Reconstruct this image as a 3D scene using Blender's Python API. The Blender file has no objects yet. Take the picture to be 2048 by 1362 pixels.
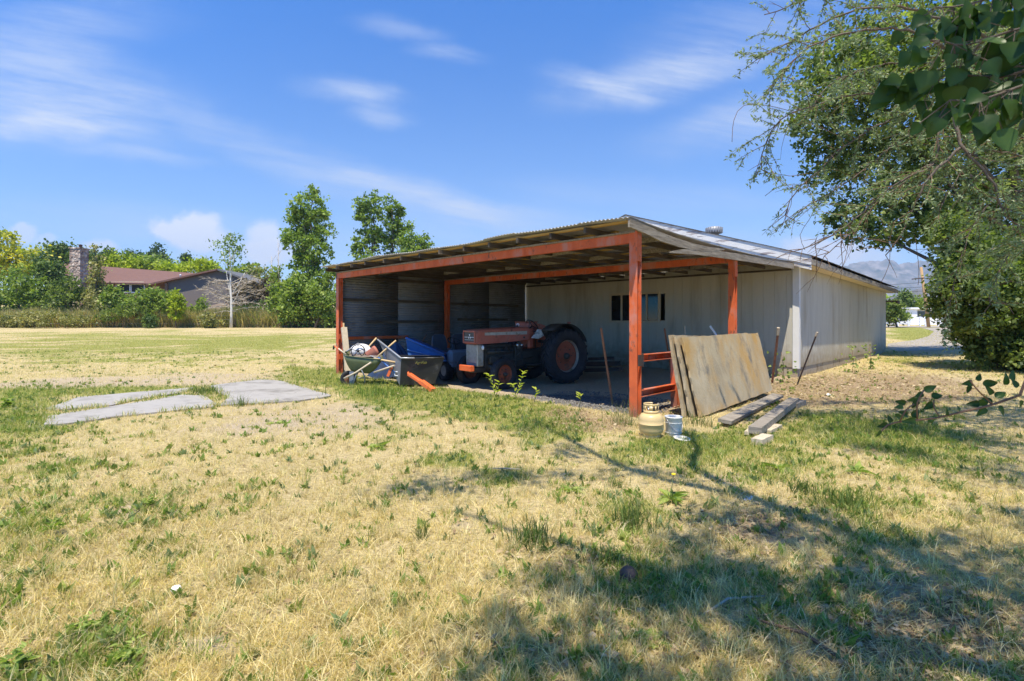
import bpy, math, random
import numpy as np
from mathutils import Vector, Matrix

# ------------------------------------------------------------------ camera, sky, sun, exposure
F, Y0, CH = 1033.0, 644.0, 1.5          # focal length (px of a 2048 wide frame), horizon row, eye height
scene = bpy.context.scene
col = scene.collection
cam_d = bpy.data.cameras.new('camera')
cam = bpy.data.objects.new('camera', cam_d)
col.objects.link(cam)
cam.location = (0, 0, CH)
cam.rotation_euler = (math.radians(90), 0, 0)
cam_d.sensor_width = 36.0
cam_d.lens = F / 2048 * 36
cam_d.shift_y = -(681 - Y0) / 2048
cam_d.clip_start, cam_d.clip_end = 0.05, 12000
cam_d.dof.use_dof = True
cam_d.dof.focus_distance = 10.0
cam_d.dof.aperture_fstop = 6.3
scene.camera = cam

SUNV = Vector((-0.115, -0.391, 1.0)).normalized()      # towards the sun
sd = bpy.data.lights.new('sun', 'SUN')
sd.energy, sd.angle, sd.color = 5.0, math.radians(0.55), (1.0, 0.91, 0.75)
sun = bpy.data.objects.new('sun', sd)
col.objects.link(sun)
sun.location = (0, 0, 60)
sun.rotation_euler = (-SUNV).to_track_quat('-Z', 'Y').to_euler()

scene.view_settings.view_transform = 'Standard'
scene.view_settings.look = 'None'
scene.view_settings.gamma = 1.0
scene.view_settings.exposure = 0.75
scene.cycles.max_bounces = 6
scene.cycles.transparent_max_bounces = 6
scene.cycles.caustics_reflective = False
scene.cycles.caustics_refractive = False

world = bpy.data.worlds.new('World')
scene.world = world
world.use_nodes = True
nt = world.node_tree
nt.nodes.clear()
def wn(t, **k):
    n = nt.nodes.new(t)
    for a, v in k.items(): setattr(n, a, v)
    return n
def wl(a, b): nt.links.new(a, b)
def wmath(op, a, b=None, clamp=False):
    n = wn('ShaderNodeMath', operation=op, use_clamp=clamp)
    for i, v in enumerate((a, b)):
        if v is None: continue
        if isinstance(v, (int, float)): n.inputs[i].default_value = v
        else: wl(v, n.inputs[i])
    return n.outputs[0]
sky = wn('ShaderNodeTexSky', sky_type='NISHITA', sun_disc=False)
sky.sun_elevation = math.asin(SUNV.z)
sky.sun_rotation = math.atan2(SUNV.x, SUNV.y)
sky.altitude, sky.air_density, sky.dust_density, sky.ozone_density = 1400, 1.0, 0.6, 2.5
tc = wn('ShaderNodeTexCoord')
sx = wn('ShaderNodeSeparateXYZ'); wl(tc.outputs['Generated'], sx.inputs[0])
yy = wmath('MAXIMUM', sx.outputs[1], 0.05)
az = wmath('DIVIDE', sx.outputs[0], yy)
el = wmath('DIVIDE', sx.outputs[2], yy)
ab = wn('ShaderNodeCombineXYZ'); wl(az, ab.inputs[0]); wl(el, ab.inputs[1])
# warp the direction a little so cloud edges are ragged
def wnoise(vec, scale, detail=5, rough=.6):
    n = wn('ShaderNodeTexNoise'); n.inputs['Scale'].default_value = scale
    n.inputs['Detail'].default_value = detail; n.inputs['Roughness'].default_value = rough
    wl(vec, n.inputs['Vector']); return n
def wmap(vec, loc, rot, sc, vt='TEXTURE'):
    n = wn('ShaderNodeMapping', vector_type=vt); wl(vec, n.inputs[0])
    n.inputs['Location'].default_value = loc; n.inputs['Rotation'].default_value = (0, 0, rot)
    n.inputs['Scale'].default_value = sc; return n.outputs[0]
def warp(vec, scale, amt, rough=.6):
    nz = wnoise(vec, scale, 5, rough)
    s = wn('ShaderNodeVectorMath', operation='SUBTRACT'); wl(nz.outputs['Color'], s.inputs[0]); s.inputs[1].default_value = (.5, .5, .5)
    m = wn('ShaderNodeVectorMath', operation='MULTIPLY'); wl(s.outputs[0], m.inputs[0]); m.inputs[1].default_value = amt
    a = wn('ShaderNodeVectorMath', operation='ADD'); wl(vec, a.inputs[0]); wl(m.outputs[0], a.inputs[1]); return a.outputs[0]
def dirpx(px, py): return ((px - 1024) / F, (Y0 - py) / F, 0)
vw = warp(ab.outputs[0], 3.2, (.20, .10, 0))
vc = warp(ab.outputs[0], 16, (.055, .05, 0), .62)
def blob(vec, px, py, rx, ry, rot, amt, soft=True):
    m = wmap(vec, dirpx(px, py), math.radians(-rot), (rx / F, ry / F, 1))
    l = wn('ShaderNodeVectorMath', operation='LENGTH'); wl(m, l.inputs[0])
    r = wn('ShaderNodeMapRange', interpolation_type='SMOOTHERSTEP' if soft else 'SMOOTHSTEP')
    r.inputs[1].default_value, r.inputs[2].default_value = (1.0, 0.0) if soft else (1.0, .45)
    r.inputs[3].default_value, r.inputs[4].default_value = 0.0, amt
    wl(l.outputs['Value'], r.inputs[0]); return r.outputs[0]
def total(items):
    s = None
    for i in items: s = i if s is None else wmath('ADD', s, i)
    return s
wisps = total([blob(vw, *b) for b in (
    (120, 200, 420, 150, 8, .75), (60, 252, 300, 45, 3, .55), (270, 315, 240, 24, 4, .28), (100, 60, 380, 130, -6, .42),
    (895, 104, 130, 30, 3, .55), (790, 55, 150, 35, 10, .25), (690, 188, 165, 46, 3, .55), (750, 238, 120, 36, 3, .5),
    (600, 330, 560, 60, 21, .46), (860, 395, 330, 45, 16, .52), (1000, 430, 330, 50, 5, .45), (300, 440, 520, 60, 6, .32),
    (1190, 165, 150, 42, 14, .52), (1330, 150, 330, 75, -12, .62), (1500, 240, 320, 90, -14, .6), (1480, 60, 420, 150, -20, .3),
    (1300, 400, 500, 60, 4, .22), (800, 480, 900, 70, 2, .30), (1400, 500, 700, 70, 0, .3))])
streak = wnoise(wmap(ab.outputs[0], (0, 0, 0), math.radians(-10), (3.4, .42, 1)), 7.5, 9, .68)
sr = wn('ShaderNodeMapRange'); sr.inputs[1].default_value, sr.inputs[2].default_value, sr.inputs[3].default_value, sr.inputs[4].default_value = .33, .70, .2, 1.3
wl(streak.outputs['Fac'], sr.inputs[0])
wisps = wmath('MULTIPLY', wmath('MULTIPLY', wisps, .85), sr.outputs[0], True)
puffs = total([blob(vc, *b, False) for b in (
    (385, 470, 95, 42, 8, 1), (400, 444, 50, 30, 0, .9), (340, 458, 60, 26, 0, .7), (525, 478, 45, 52, 0, .9), (545, 510, 70, 40, 0, .6),
    (200, 492, 48, 22, 0, .85), (45, 462, 34, 20, 0, .7), (90, 478, 36, 16, 0, .5), (1640, 500, 100, 34, 8, .9), (1700, 515, 120, 34, 0, .7), (470, 510, 160, 30, 0, .35))])
puffs = wmath('MINIMUM', puffs, 1.0)
hz = wn('ShaderNodeMapRange', interpolation_type='SMOOTHSTEP'); hz.inputs[1].default_value, hz.inputs[2].default_value = -.02, .75
wl(el, hz.inputs[0])
ramp = wn('ShaderNodeMix', data_type='RGBA', blend_type='MULTIPLY'); ramp.inputs[0].default_value = 1
tint = wn('ShaderNodeMix', data_type='RGBA'); wl(hz.outputs[0], tint.inputs[0])
tint.inputs[6].default_value = (.99, 1.03, 1.06, 1); tint.inputs[7].default_value = (.20, .77, 1.38, 1)
wl(sky.outputs[0], ramp.inputs[6]); wl(tint.outputs[2], ramp.inputs[7])
m1 = wn('ShaderNodeMix', data_type='RGBA'); wl(wisps, m1.inputs[0]); wl(ramp.outputs[2], m1.inputs[6]); m1.inputs[7].default_value = (4.4, 4.7, 5.2, 1)
m2 = wn('ShaderNodeMix', data_type='RGBA'); wl(wmath('MULTIPLY', puffs, .92), m2.inputs[0]); wl(m1.outputs[2], m2.inputs[6])
m2.inputs[7].default_value = (5.6, 5.7, 6.0, 1)
bg = wn('ShaderNodeBackground'); bg.inputs[1].default_value = 0.115; wl(m2.outputs[2], bg.inputs[0])
out = wn('ShaderNodeOutputWorld'); wl(bg.outputs[0], out.inputs[0])

# ------------------------------------------------------------------ helpers
R = math.radians
rng = np.random.default_rng(7)
random.seed(7)
def gz(x, y):
    """height of the ground"""
    x = np.asarray(x, float); y = np.asarray(y, float)
    z = np.clip(.0182 * (y - 16), 0, None)
    z = np.where(y > 70, .983 + .38 * (1 - np.exp(-np.clip(y - 70, 0, None) / 20)), z)
    bank = np.clip((y - 66) / 9, 0, 1) * np.clip((-x - 16) / 14, 0, 1)
    return z + 3.1 * bank * bank * (3 - 2 * bank)
def gzf(x, y): return float(gz(x, y))
def G(px, py, z=0.0):
    """ground point seen at photo pixel (px, py)"""
    lo, hi = 1.0, 1.0
    f = lambda y: CH + (Y0 - py) / F * y - gzf((px - 1024) / F * y, y) - z
    while f(hi) > 0 and hi < 200: lo, hi = hi, hi * 1.05
    for _ in range(40):
        m = (lo + hi) / 2
        if f(m) > 0: lo = m
        else: hi = m
    y = hi
    return Vector(((px - 1024) / F * y, y, z + gzf((px - 1024) / F * y, y)))
def W(px, py, y): return Vector(((px - 1024) / F * y, y, CH + (Y0 - py) / F * y))
def px_of(x, y, z=0):
    return 1024 + F * x / y, Y0 - (z - CH) * F / y

def tag(o, label=None, cat=None, group=None, kind=None):
    if label: o['label'] = label
    if cat: o['category'] = cat
    if group: o['group'] = group
    if kind: o['kind'] = kind
    return o
def empty(name, loc, rz=0, label=None, cat=None, group=None, rot=None):
    o = bpy.data.objects.new(name, None); col.objects.link(o)
    o.location = loc; o.rotation_euler = rot if rot else (0, 0, rz); o.empty_display_size = .1
    return tag(o, label, cat, group)
def link(name, me, m, parent=None):
    o = bpy.data.objects.new(name, me); col.objects.link(o)
    if m is not None: me.materials.append(m)
    if parent is not None: o.parent = parent
    return o
def np_mesh(name, verts, faces, m, parent=None, tint=None, colr=None, smooth=False):
    me = bpy.data.meshes.new(name)
    verts = np.ascontiguousarray(verts, np.float32); faces = np.ascontiguousarray(faces, np.int32)
    nf, k = faces.shape
    me.vertices.add(len(verts)); me.vertices.foreach_set('co', verts.ravel())
    me.loops.add(nf * k); me.loops.foreach_set('vertex_index', faces.ravel())
    me.polygons.add(nf); me.polygons.foreach_set('loop_start', np.arange(0, nf * k, k, dtype=np.int32))
    me.polygons.foreach_set('loop_total', np.full(nf, k, np.int32))
    if smooth: me.polygons.foreach_set('use_smooth', np.ones(nf, bool))
    if tint is not None:
        a = me.attributes.new('tint', 'FLOAT', 'POINT'); a.data.foreach_set('value', np.ascontiguousarray(tint, np.float32))
    if colr is not None:
        a = me.attributes.new('colr', 'FLOAT_COLOR', 'POINT')
        c = np.ones((len(verts), 4), np.float32); c[:, :3] = colr; a.data.foreach_set('color', c.ravel())
    me.update(calc_edges=True); me.validate()
    return link(name, me, m, parent)

class MB:
    """collects boxes, tubes, lathes and sheets into one mesh"""
    def __init__(s): s.v = []; s.f = []; s.sm = []
    def add(s, vs, fs, smooth=False, M=None):
        b = len(s.v)
        for p in vs:
            p = Vector(p)
            s.v.append(tuple(M @ p) if M is not None else tuple(p))
        for f in fs: s.f.append([b + i for i in f]); s.sm.append(smooth)
        return s
    def box(s, lo, hi, M=None, bev=0.0):
        x0, y0, z0 = lo; x1, y1, z1 = hi
        b = min(bev, .45 * min(x1 - x0, y1 - y0, z1 - z0))
        if b <= 0:
            vs = [(x0, y0, z0), (x1, y0, z0), (x1, y1, z0), (x0, y1, z0), (x0, y0, z1), (x1, y0, z1), (x1, y1, z1), (x0, y1, z1)]
            return s.add(vs, [(0, 3, 2, 1), (4, 5, 6, 7), (0, 1, 5, 4), (1, 2, 6, 5), (2, 3, 7, 6), (3, 0, 4, 7)], M=M)
        vs = []; idx = {}
        X = (x0, x1); Yv = (y0, y1); Z = (z0, z1)
        for i in (0, 1):
            for j in (0, 1):
                for k in (0, 1):
                    sx_, sy_, sz_ = (1 - 2 * i), (1 - 2 * j), (1 - 2 * k)
                    for a in range(3):
                        d = [b, b, b]; d[a] = 0
                        idx[i, j, k, a] = len(vs)
                        vs.append((X[i] + sx_ * d[0], Yv[j] + sy_ * d[1], Z[k] + sz_ * d[2]))
        fs = []
        for a in range(3):
            o1, o2 = [(1, 2), (2, 0), (0, 1)][a]
            for e in (0, 1):
                loop = []
                for (p, q) in ((0, 0), (1, 0), (1, 1), (0, 1)):
                    ijk = [0, 0, 0]; ijk[a] = e; ijk[o1] = p; ijk[o2] = q
                    loop.append(idx[tuple(ijk) + (a,)])
                fs.append(loop if e else loop[::-1])
        for a in range(3):
            o1, o2 = [(1, 2), (2, 0), (0, 1)][a]
            for p in (0, 1):
                for q in (0, 1):
                    i0 = [0, 0, 0]; i0[o1] = p; i0[o2] = q; i1 = list(i0); i1[a] = 1
                    l = [idx[tuple(i0) + (o1,)], idx[tuple(i1) + (o1,)], idx[tuple(i1) + (o2,)], idx[tuple(i0) + (o2,)]]
                    fs.append(l if (p + q) % 2 == 0 else l[::-1])
        for i in (0, 1):
            for j in (0, 1):
                for k in (0, 1):
                    l = [idx[i, j, k, 0], idx[i, j, k, 1], idx[i, j, k, 2]]
                    fs.append(l if (i + j + k) % 2 else l[::-1])
        return s.add(vs, fs, M=M)
    def tube(s, pts, rad, n=8, M=None, caps=True, smooth=True):
        pts = [Vector(p) for p in pts]
        rads = rad if isinstance(rad, (list, tuple)) else [rad] * len(pts)
        vs = []; fs = []; up = None
        for i, p in enumerate(pts):
            t = (pts[min(i + 1, len(pts) - 1)] - pts[max(i - 1, 0)]).normalized()
            if up is None:
                up = Vector((0, 0, 1)) if abs(t.z) < .9 else Vector((1, 0, 0))
            a = t.cross(up).normalized(); b = a.cross(t).normalized(); up = b
            for k in range(n):
                an = 2 * math.pi * k / n
                vs.append(p + (a * math.cos(an) + b * math.sin(an)) * rads[i])
        for i in range(len(pts) - 1):
            for k in range(n):
                k2 = (k + 1) % n
                fs.append((i * n + k, i * n + k2, (i + 1) * n + k2, (i + 1) * n + k))
        s.add(vs, fs, smooth, M)
        if caps:
            b = len(s.v) - len(vs)
            s.f.append([b + k for k in range(n)][::-1]); s.sm.append(False)
            s.f.append([b + (len(pts) - 1) * n + k for k in range(n)]); s.sm.append(False)
        return s
    def lathe(s, prof, n=32, M=None, smooth=True, close=False):
        """profile of (radius, height) turned about z"""
        vs = []; fs = []
        for (r, z) in prof:
            for k in range(n):
                an = 2 * math.pi * k / n; vs.append((r * math.cos(an), r * math.sin(an), z))
        m = len(prof)
        for i in range(m if close else m - 1):
            i2 = (i + 1) % m
            for k in range(n):
                k2 = (k + 1) % n
                fs.append((i * n + k, i * n + k2, i2 * n + k2, i2 * n + k))
        return s.add(vs, fs, smooth, M)
    def prism(s, poly, lo, hi, axis=1, M=None):
        """polygon of 2-d points pushed along an axis"""
        n = len(poly); vs = []
        for h in (lo, hi):
            for (a, b) in poly:
                vs.append({0: (h, a, b), 1: (a, h, b), 2: (a, b, h)}[axis])
        fs = [tuple(range(n))[::-1], tuple(range(n, 2 * n))] + [(k, (k + 1) % n, n + (k + 1) % n, n + k) for k in range(n)]
        return s.add(vs, fs, M=M)
    def hexa(s, p, M=None):
        """eight corner points, bottom four then top four"""
        return s.add(p, [(0, 3, 2, 1), (4, 5, 6, 7), (0, 1, 5, 4), (1, 2, 6, 5), (2, 3, 7, 6), (3, 0, 4, 7)], M=M)
    def sheet(s, fn, nu, nv, M=None, smooth=True):
        vs = [fn(i / nu, j / nv) for j in range(nv + 1) for i in range(nu + 1)]
        fs = [(j * (nu + 1) + i, j * (nu + 1) + i + 1, (j + 1) * (nu + 1) + i + 1, (j + 1) * (nu + 1) + i) for j in range(nv) for i in range(nu)]
        return s.add(vs, fs, smooth, M)
    def build(s, name, m, parent=None, solid=0.0, normals=True):
        me = bpy.data.meshes.new(name); me.from_pydata(s.v, [], s.f); me.update()
        me.polygons.foreach_set('use_smooth', s.sm)
        if normals:
            import bmesh
            bm = bmesh.new(); bm.from_mesh(me); bmesh.ops.recalc_face_normals(bm, faces=bm.faces); bm.to_mesh(me); bm.free()
        o = link(name, me, m, parent)
        if solid:
            md = o.modifiers.new('thick', 'SOLIDIFY'); md.thickness = solid; md.offset = 0
        return o
def T(x, y, z): return Matrix.Translation((x, y, z))
def RZ(a): return Matrix.Rotation(a, 4, 'Z')
def RX(a): return Matrix.Rotation(a, 4, 'X')
def RY(a): return Matrix.Rotation(a, 4, 'Y')
def aim(p, q):
    """matrix that puts local z along p -> q with origin p"""
    p = Vector(p); d = (Vector(q) - p)
    return Matrix.Translation(p) @ d.to_track_quat('Z', 'Y').to_matrix().to_4x4()
def copy_tree(o, parent=None):
    c = o.copy(); col.objects.link(c)
    if parent is not None: c.parent = parent
    for ch in list(o.children): copy_tree(ch, c)
    return c

# ------------------------------------------------------------------ materials
def mat(name, stops, scale=6.0, detail=6, rough=.7, metal=0.0, bump=.15, bscale=None, stretch=(1, 1, 1), spots=None, spec=.35, distort=0.0, coat=0.0):
    """stops: colours along a noise ramp; spots: (colour, scale, threshold, softness) patches on top"""
    m = bpy.data.materials.new(name); m.use_nodes = True
    t = m.node_tree; t.nodes.clear()
    N = t.nodes.new; L = t.links.new
    o = N('ShaderNodeOutputMaterial'); p = N('ShaderNodeBsdfPrincipled'); L(p.outputs[0], o.inputs[0])
    p.inputs['Roughness'].default_value = rough; p.inputs['Metallic'].default_value = metal
    p.inputs['Specular IOR Level'].default_value = spec
    p.inputs['Coat Weight'].default_value = coat
    c = N('ShaderNodeTexCoord'); mp = N('ShaderNodeMapping'); L(c.outputs['Object'], mp.inputs[0]); mp.inputs['Scale'].default_value = stretch
    n = N('ShaderNodeTexNoise'); n.inputs['Scale'].default_value = scale; n.inputs['Detail'].default_value = detail; n.inputs['Roughness'].default_value = .65
    n.inputs['Distortion'].default_value = distort
    L(mp.outputs[0], n.inputs['Vector'])
    r = N('ShaderNodeValToRGB'); L(n.outputs['Fac'], r.inputs[0])
    els = r.color_ramp.elements
    k = len(stops)
    while len(els) < k: els.new(.5)
    for i, cc in enumerate(stops):
        els[i].position = .3 + .4 * (i / max(k - 1, 1)); els[i].color = (*cc, 1)
    last = r.outputs[0]
    for (cc, sc, th, so) in (spots or []):
        n2 = N('ShaderNodeTexNoise'); n2.inputs['Scale'].default_value = sc; n2.inputs['Detail'].default_value = 7; n2.inputs['Roughness'].default_value = .68
        L(mp.outputs[0], n2.inputs['Vector'])
        mr = N('ShaderNodeMapRange'); mr.inputs[1].default_value = th - so; mr.inputs[2].default_value = th + so; L(n2.outputs['Fac'], mr.inputs[0])
        mx = N('ShaderNodeMix'); mx.data_type = 'RGBA'; L(mr.outputs[0], mx.inputs[0]); L(last, mx.inputs[6]); mx.inputs[7].default_value = (*cc, 1)
        last = mx.outputs[2]
    L(last, p.inputs['Base Color'])
    if bump:
        nb = N('ShaderNodeTexNoise'); nb.inputs['Scale'].default_value = bscale or scale * 6; nb.inputs['Detail'].default_value = 5
        L(mp.outputs[0], nb.inputs['Vector'])
        b = N('ShaderNodeBump'); b.inputs['Strength'].default_value = bump; b.inputs['Distance'].default_value = .02
        L(nb.outputs['Fac'], b.inputs['Height']); L(b.outputs[0], p.inputs['Normal'])
    return m
def leafmat(name, cols, trans=.35, rough=.5):
    """leaf colour from the per-leaf attribute, with light passing through the blade"""
    m = bpy.data.materials.new(name); m.use_nodes = True
    t = m.node_tree; t.nodes.clear(); N = t.nodes.new; L = t.links.new
    o = N('ShaderNodeOutputMaterial')
    a = N('ShaderNodeAttribute')
    if cols is None:
        a.attribute_name = 'colr'; src = a.outputs['Color']
    else:
        a.attribute_name = 'tint'
        r = N('ShaderNodeValToRGB'); L(a.outputs['Fac'], r.inputs[0]); els = r.color_ramp.elements
        while len(els) < len(cols): els.new(.5)
        for i, cc in enumerate(cols): els[i].position = i / (len(cols) - 1); els[i].color = (*cc, 1)
        src = r.outputs[0]
    p = N('ShaderNodeBsdfPrincipled'); L(src, p.inputs['Base Color']); p.inputs['Roughness'].default_value = rough; p.inputs['Specular IOR Level'].default_value = .3
    tr = N('ShaderNodeBsdfTranslucent')
    g = N('ShaderNodeMix'); g.data_type = 'RGBA'; g.blend_type = 'MULTIPLY'; g.inputs[0].default_value = 1; L(src, g.inputs[6]); g.inputs[7].default_value = (1.5, 1.7, .7, 1)
    L(g.outputs[2], tr.inputs[0])
    mx = N('ShaderNodeMixShader'); mx.inputs[0].default_value = trans; L(p.outputs[0], mx.inputs[1]); L(tr.outputs[0], mx.inputs[2])
    L(mx.outputs[0], o.inputs[0])
    return m
MT = {}
MT['red_steel'] = mat('red_steel', [(.46, .085, .028), (.62, .125, .035), (.52, .115, .05)], 3, rough=.6, bump=.15, spots=[((.50, .22, .17), 3, .58, .08), ((.16, .065, .04), 9, .62, .04), ((.09, .05, .045), 4, .69, .03)], stretch=(1, 1, .5))
MT['old_wood'] = mat('old_wood', [(.13, .11, .085), (.27, .235, .19), (.38, .34, .28)], 4, rough=.85, bump=.5, stretch=(7, .7, 7), spots=[((.07, .06, .05), 5, .64, .06)])
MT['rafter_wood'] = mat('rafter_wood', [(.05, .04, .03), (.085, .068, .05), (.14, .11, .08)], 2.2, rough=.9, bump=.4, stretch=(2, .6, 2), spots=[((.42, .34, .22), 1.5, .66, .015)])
MT['purlin_wood'] = mat('purlin_wood', [(.34, .21, .06), (.50, .32, .10), (.40, .27, .11)], 3, rough=.85, bump=.4, stretch=(.6, 5, 5), spots=[((.15, .11, .07), 3, .63, .05)])
MT['galv'] = mat('galvanised', [(.27, .27, .275), (.36, .36, .37), (.31, .30, .30)], 2.5, rough=.5, metal=.35, bump=.05, spots=[((.22, .17, .13), 3, .68, .05)])
MT['galv_dark'] = mat('galvanised_weathered', [(.14, .14, .145), (.21, .21, .215), (.17, .17, .175)], 1.6, rough=.55, metal=.3, bump=.05, spots=[((.13, .11, .10), 2.2, .62, .08)])
MT['siding'] = mat('painted_siding', [(.42, .395, .325), (.51, .48, .40), (.465, .44, .365)], 2.2, rough=.7, bump=.15, bscale=60, stretch=(1, 1, .16), spots=[((.35, .30, .22), 1.3, .62, .1), ((.20, .16, .11), 22, .74, .02)])
MT['gable_siding'] = mat('gable_siding', [(.52, .53, .53), (.60, .61, .61)], 2, rough=.7, bump=.1)
MT['trim'] = mat('white_trim', [(.66, .65, .62), (.74, .73, .71)], 3, rough=.6, bump=.1, spots=[((.36, .33, .29), 4, .70, .03)])
MT['peeling'] = mat('peeling_white', [(.60, .585, .56), (.70, .685, .66)], 3, rough=.65, bump=.2, stretch=(.35, .35, 2.5), spots=[((.30, .26, .25), 3.2, .555, .03), ((.15, .13, .125), 5, .63, .03)])
MT['soffit'] = mat('soffit', [(.62, .53, .36), (.70, .60, .42)], 3, rough=.7, bump=.05)
MT['shingle'] = mat('shingle', [(.05, .05, .05), (.09, .085, .08)], 30, rough=.95, bump=.4, spots=[((.14, .13, .11), 6, .6, .05)])
MT['concrete'] = mat('foundation_concrete', [(.30, .25, .19), (.42, .36, .28), (.36, .30, .23)], 5, rough=.9, bump=.3, spots=[((.20, .15, .10), 2.5, .6, .08)])
MT['slab'] = mat('slab_concrete', [(.28, .265, .24), (.345, .325, .295), (.31, .295, .265)], 2.4, rough=.9, bump=.25, bscale=80, spots=[((.21, .195, .17), 1.3, .58, .07), ((.15, .135, .11), 3.4, .67, .02), ((.35, .345, .34), 14, .66, .04)])
MT['form_panel'] = mat('weathered_panel', [(.27, .22, .145), (.40, .33, .215), (.48, .40, .27)], 1.6, rough=.88, bump=.35, bscale=40, distort=.6, stretch=(1, 1, .6),
                       spots=[((.42, .26, .09), 1.1, .54, .09), ((.17, .155, .125), 1.7, .60, .06)])
MT['tyre'] = mat('tyre_rubber', [(.018, .018, .021), (.034, .034, .038)], 6, rough=.75, bump=.2, spots=[((.07, .065, .06), 5, .68, .08)])
MT['tractor_red'] = mat('faded_red_paint', [(.34, .075, .045), (.43, .115, .07), (.38, .14, .10)], 4, rough=.5, bump=.08, spots=[((.26, .19, .145), 4, .68, .05), ((.16, .055, .03), 8, .62, .05)])
MT['rim_red'] = mat('rusty_rim', [(.28, .07, .035), (.36, .10, .05)], 6, rough=.7, bump=.15, spots=[((.16, .06, .03), 7, .58, .06)])
MT['engine'] = mat('greasy_iron', [(.035, .033, .029), (.075, .068, .058)], 7, rough=.6, bump=.3, spots=[((.11, .10, .08), 5, .68, .04)])
MT['grille'] = mat('tarnished_grille', [(.34, .31, .26), (.50, .46, .39)], 14, rough=.5, metal=.3, bump=.2, spots=[((.20, .17, .10), 4, .6, .06)])
MT['badge_dark'] = mat('badge_plate', [(.03, .035, .04), (.05, .055, .06)], 5, rough=.35, bump=0)
MT['white_paint'] = mat('white_paint', [(.72, .72, .72), (.80, .80, .79)], 5, rough=.5, bump=.05)
MT['chrome'] = mat('dull_chrome', [(.50, .50, .50), (.62, .62, .61)], 5, rough=.25, metal=.9, bump=.03)
MT['glass_lamp'] = mat('lamp_glass', [(.62, .64, .66), (.72, .74, .76)], 5, rough=.12, bump=0, spec=.6)
MT['orange'] = mat('orange_paint', [(.62, .115, .03), (.72, .16, .05)], 5, rough=.5, bump=.1, spots=[((.33, .11, .05), 6, .64, .05)])
MT['dark_poly'] = mat('charcoal_plastic', [(.024, .025, .026), (.040, .041, .042)], 3, rough=.42, bump=.05, spots=[((.10, .10, .10), 3, .66, .06)])
MT['grey_poly'] = mat('grey_metal', [(.16, .165, .18), (.24, .245, .26)], 4, rough=.5, metal=.2, bump=.1)
MT['barrow_green'] = mat('green_barrow', [(.085, .11, .05), (.125, .15, .075)], 4, rough=.45, bump=.08, spots=[((.33, .34, .29), 2.6, .66, .04), ((.16, .10, .06), 6, .66, .04)])
MT['tool_wood'] = mat('tool_handle', [(.52, .36, .17), (.62, .45, .24)], 5, rough=.6, bump=.15, stretch=(3, 3, .6))
MT['pale_wood'] = mat('pale_wood', [(.46, .38, .27), (.58, .49, .36)], 4, rough=.8, bump=.3, stretch=(4, 4, .6))
MT['grey_pole'] = mat('grey_pole', [(.34, .35, .37), (.45, .46, .48)], 4, rough=.4, metal=.4, bump=.05)
MT['blue'] = mat('blue_plastic', [(.030, .10, .30), (.045, .14, .38)], 5, rough=.45, bump=.05)
MT['blue_tub'] = mat('blue_tub', [(.03, .095, .26), (.042, .125, .33)], 3, rough=.5, bump=.1, spots=[((.20, .23, .27), 5, .66, .05)])
MT['terracotta'] = mat('terracotta', [(.36, .125, .085), (.44, .17, .115)], 4, rough=.8, bump=.1)
MT['bag'] = mat('white_sack', [(.66, .66, .64), (.76, .75, .73)], 4, rough=.8, bump=.5, bscale=9)
MT['seat_vinyl'] = mat('grey_vinyl', [(.055, .06, .075), (.085, .09, .11)], 5, rough=.6, bump=.15)
MT['torn'] = mat('torn_vinyl', [(.05, .05, .06), (.70, .70, .68), (.06, .06, .07)], 6, rough=.7, bump=.2)
MT['bluegrey'] = mat('bluegrey_paint', [(.12, .15, .20), (.18, .21, .26)], 5, rough=.5, bump=.1, spots=[((.05, .05, .06), 5, .62, .06)])
MT['rust'] = mat('rusty_steel', [(.20, .085, .045), (.30, .14, .075)], 8, rough=.75, bump=.3, spots=[((.10, .055, .04), 9, .58, .06)])
MT['rust_dark'] = mat('dark_rusty_steel', [(.05, .04, .037), (.10, .065, .05)], 8, rough=.7, bump=.3)
MT['propane'] = mat('tan_cylinder', [(.56, .41, .19), (.62, .46, .225)], 4, rough=.35, bump=.04, spots=[((.40, .28, .12), 3, .66, .06)], coat=.15)
MT['bucket'] = mat('white_bucket', [(.68, .66, .61), (.78, .76, .71)], 4, rough=.5, bump=.1, spots=[((.42, .42, .40), 6, .64, .05)])
MT['black'] = mat('black_part', [(.012, .012, .013), (.022, .022, .024)], 5, rough=.55, bump=.05)
MT['glass'] = mat('dark_window_glass', [(.012, .013, .013), (.018, .019, .019)], 2, rough=.06, bump=0, spec=.5)
MT['glass_far'] = mat('house_glass', [(.03, .035, .04), (.05, .055, .06)], .5, rough=.08, bump=0, spec=.6)
MT['brick'] = mat('grey_brick', [(.12, .10, .095), (.17, .145, .135), (.14, .12, .11)], 3, rough=.9, bump=.3, stretch=(.6, .6, 5))
MT['roof_red'] = mat('red_brown_roof', [(.135, .075, .062), (.18, .10, .082)], 2, rough=.95, bump=.3, stretch=(.6, 3, 3))
MT['beige'] = mat('beige_trim', [(.50, .42, .30), (.56, .48, .35)], 2, rough=.7, bump=.05)
MT['house_wood'] = mat('brown_boards', [(.22, .12, .075), (.28, .16, .10)], 3, rough=.8, bump=.1)
MT['stone'] = None
MT['bark'] = mat('bark', [(.08, .062, .048), (.15, .12, .095), (.11, .088, .07)], 9, rough=.95, bump=.8, stretch=(1, 1, .35))
MT['twig'] = mat('reddish_twig', [(.13, .075, .045), (.21, .125, .075)], 9, rough=.85, bump=.3)
MT['birch_bark'] = mat('birch_bark', [(.52, .50, .46), (.66, .64, .60)], 3, rough=.8, bump=.2, spots=[((.09, .08, .07), 3, .66, .04)], stretch=(1, 1, .4))
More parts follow.
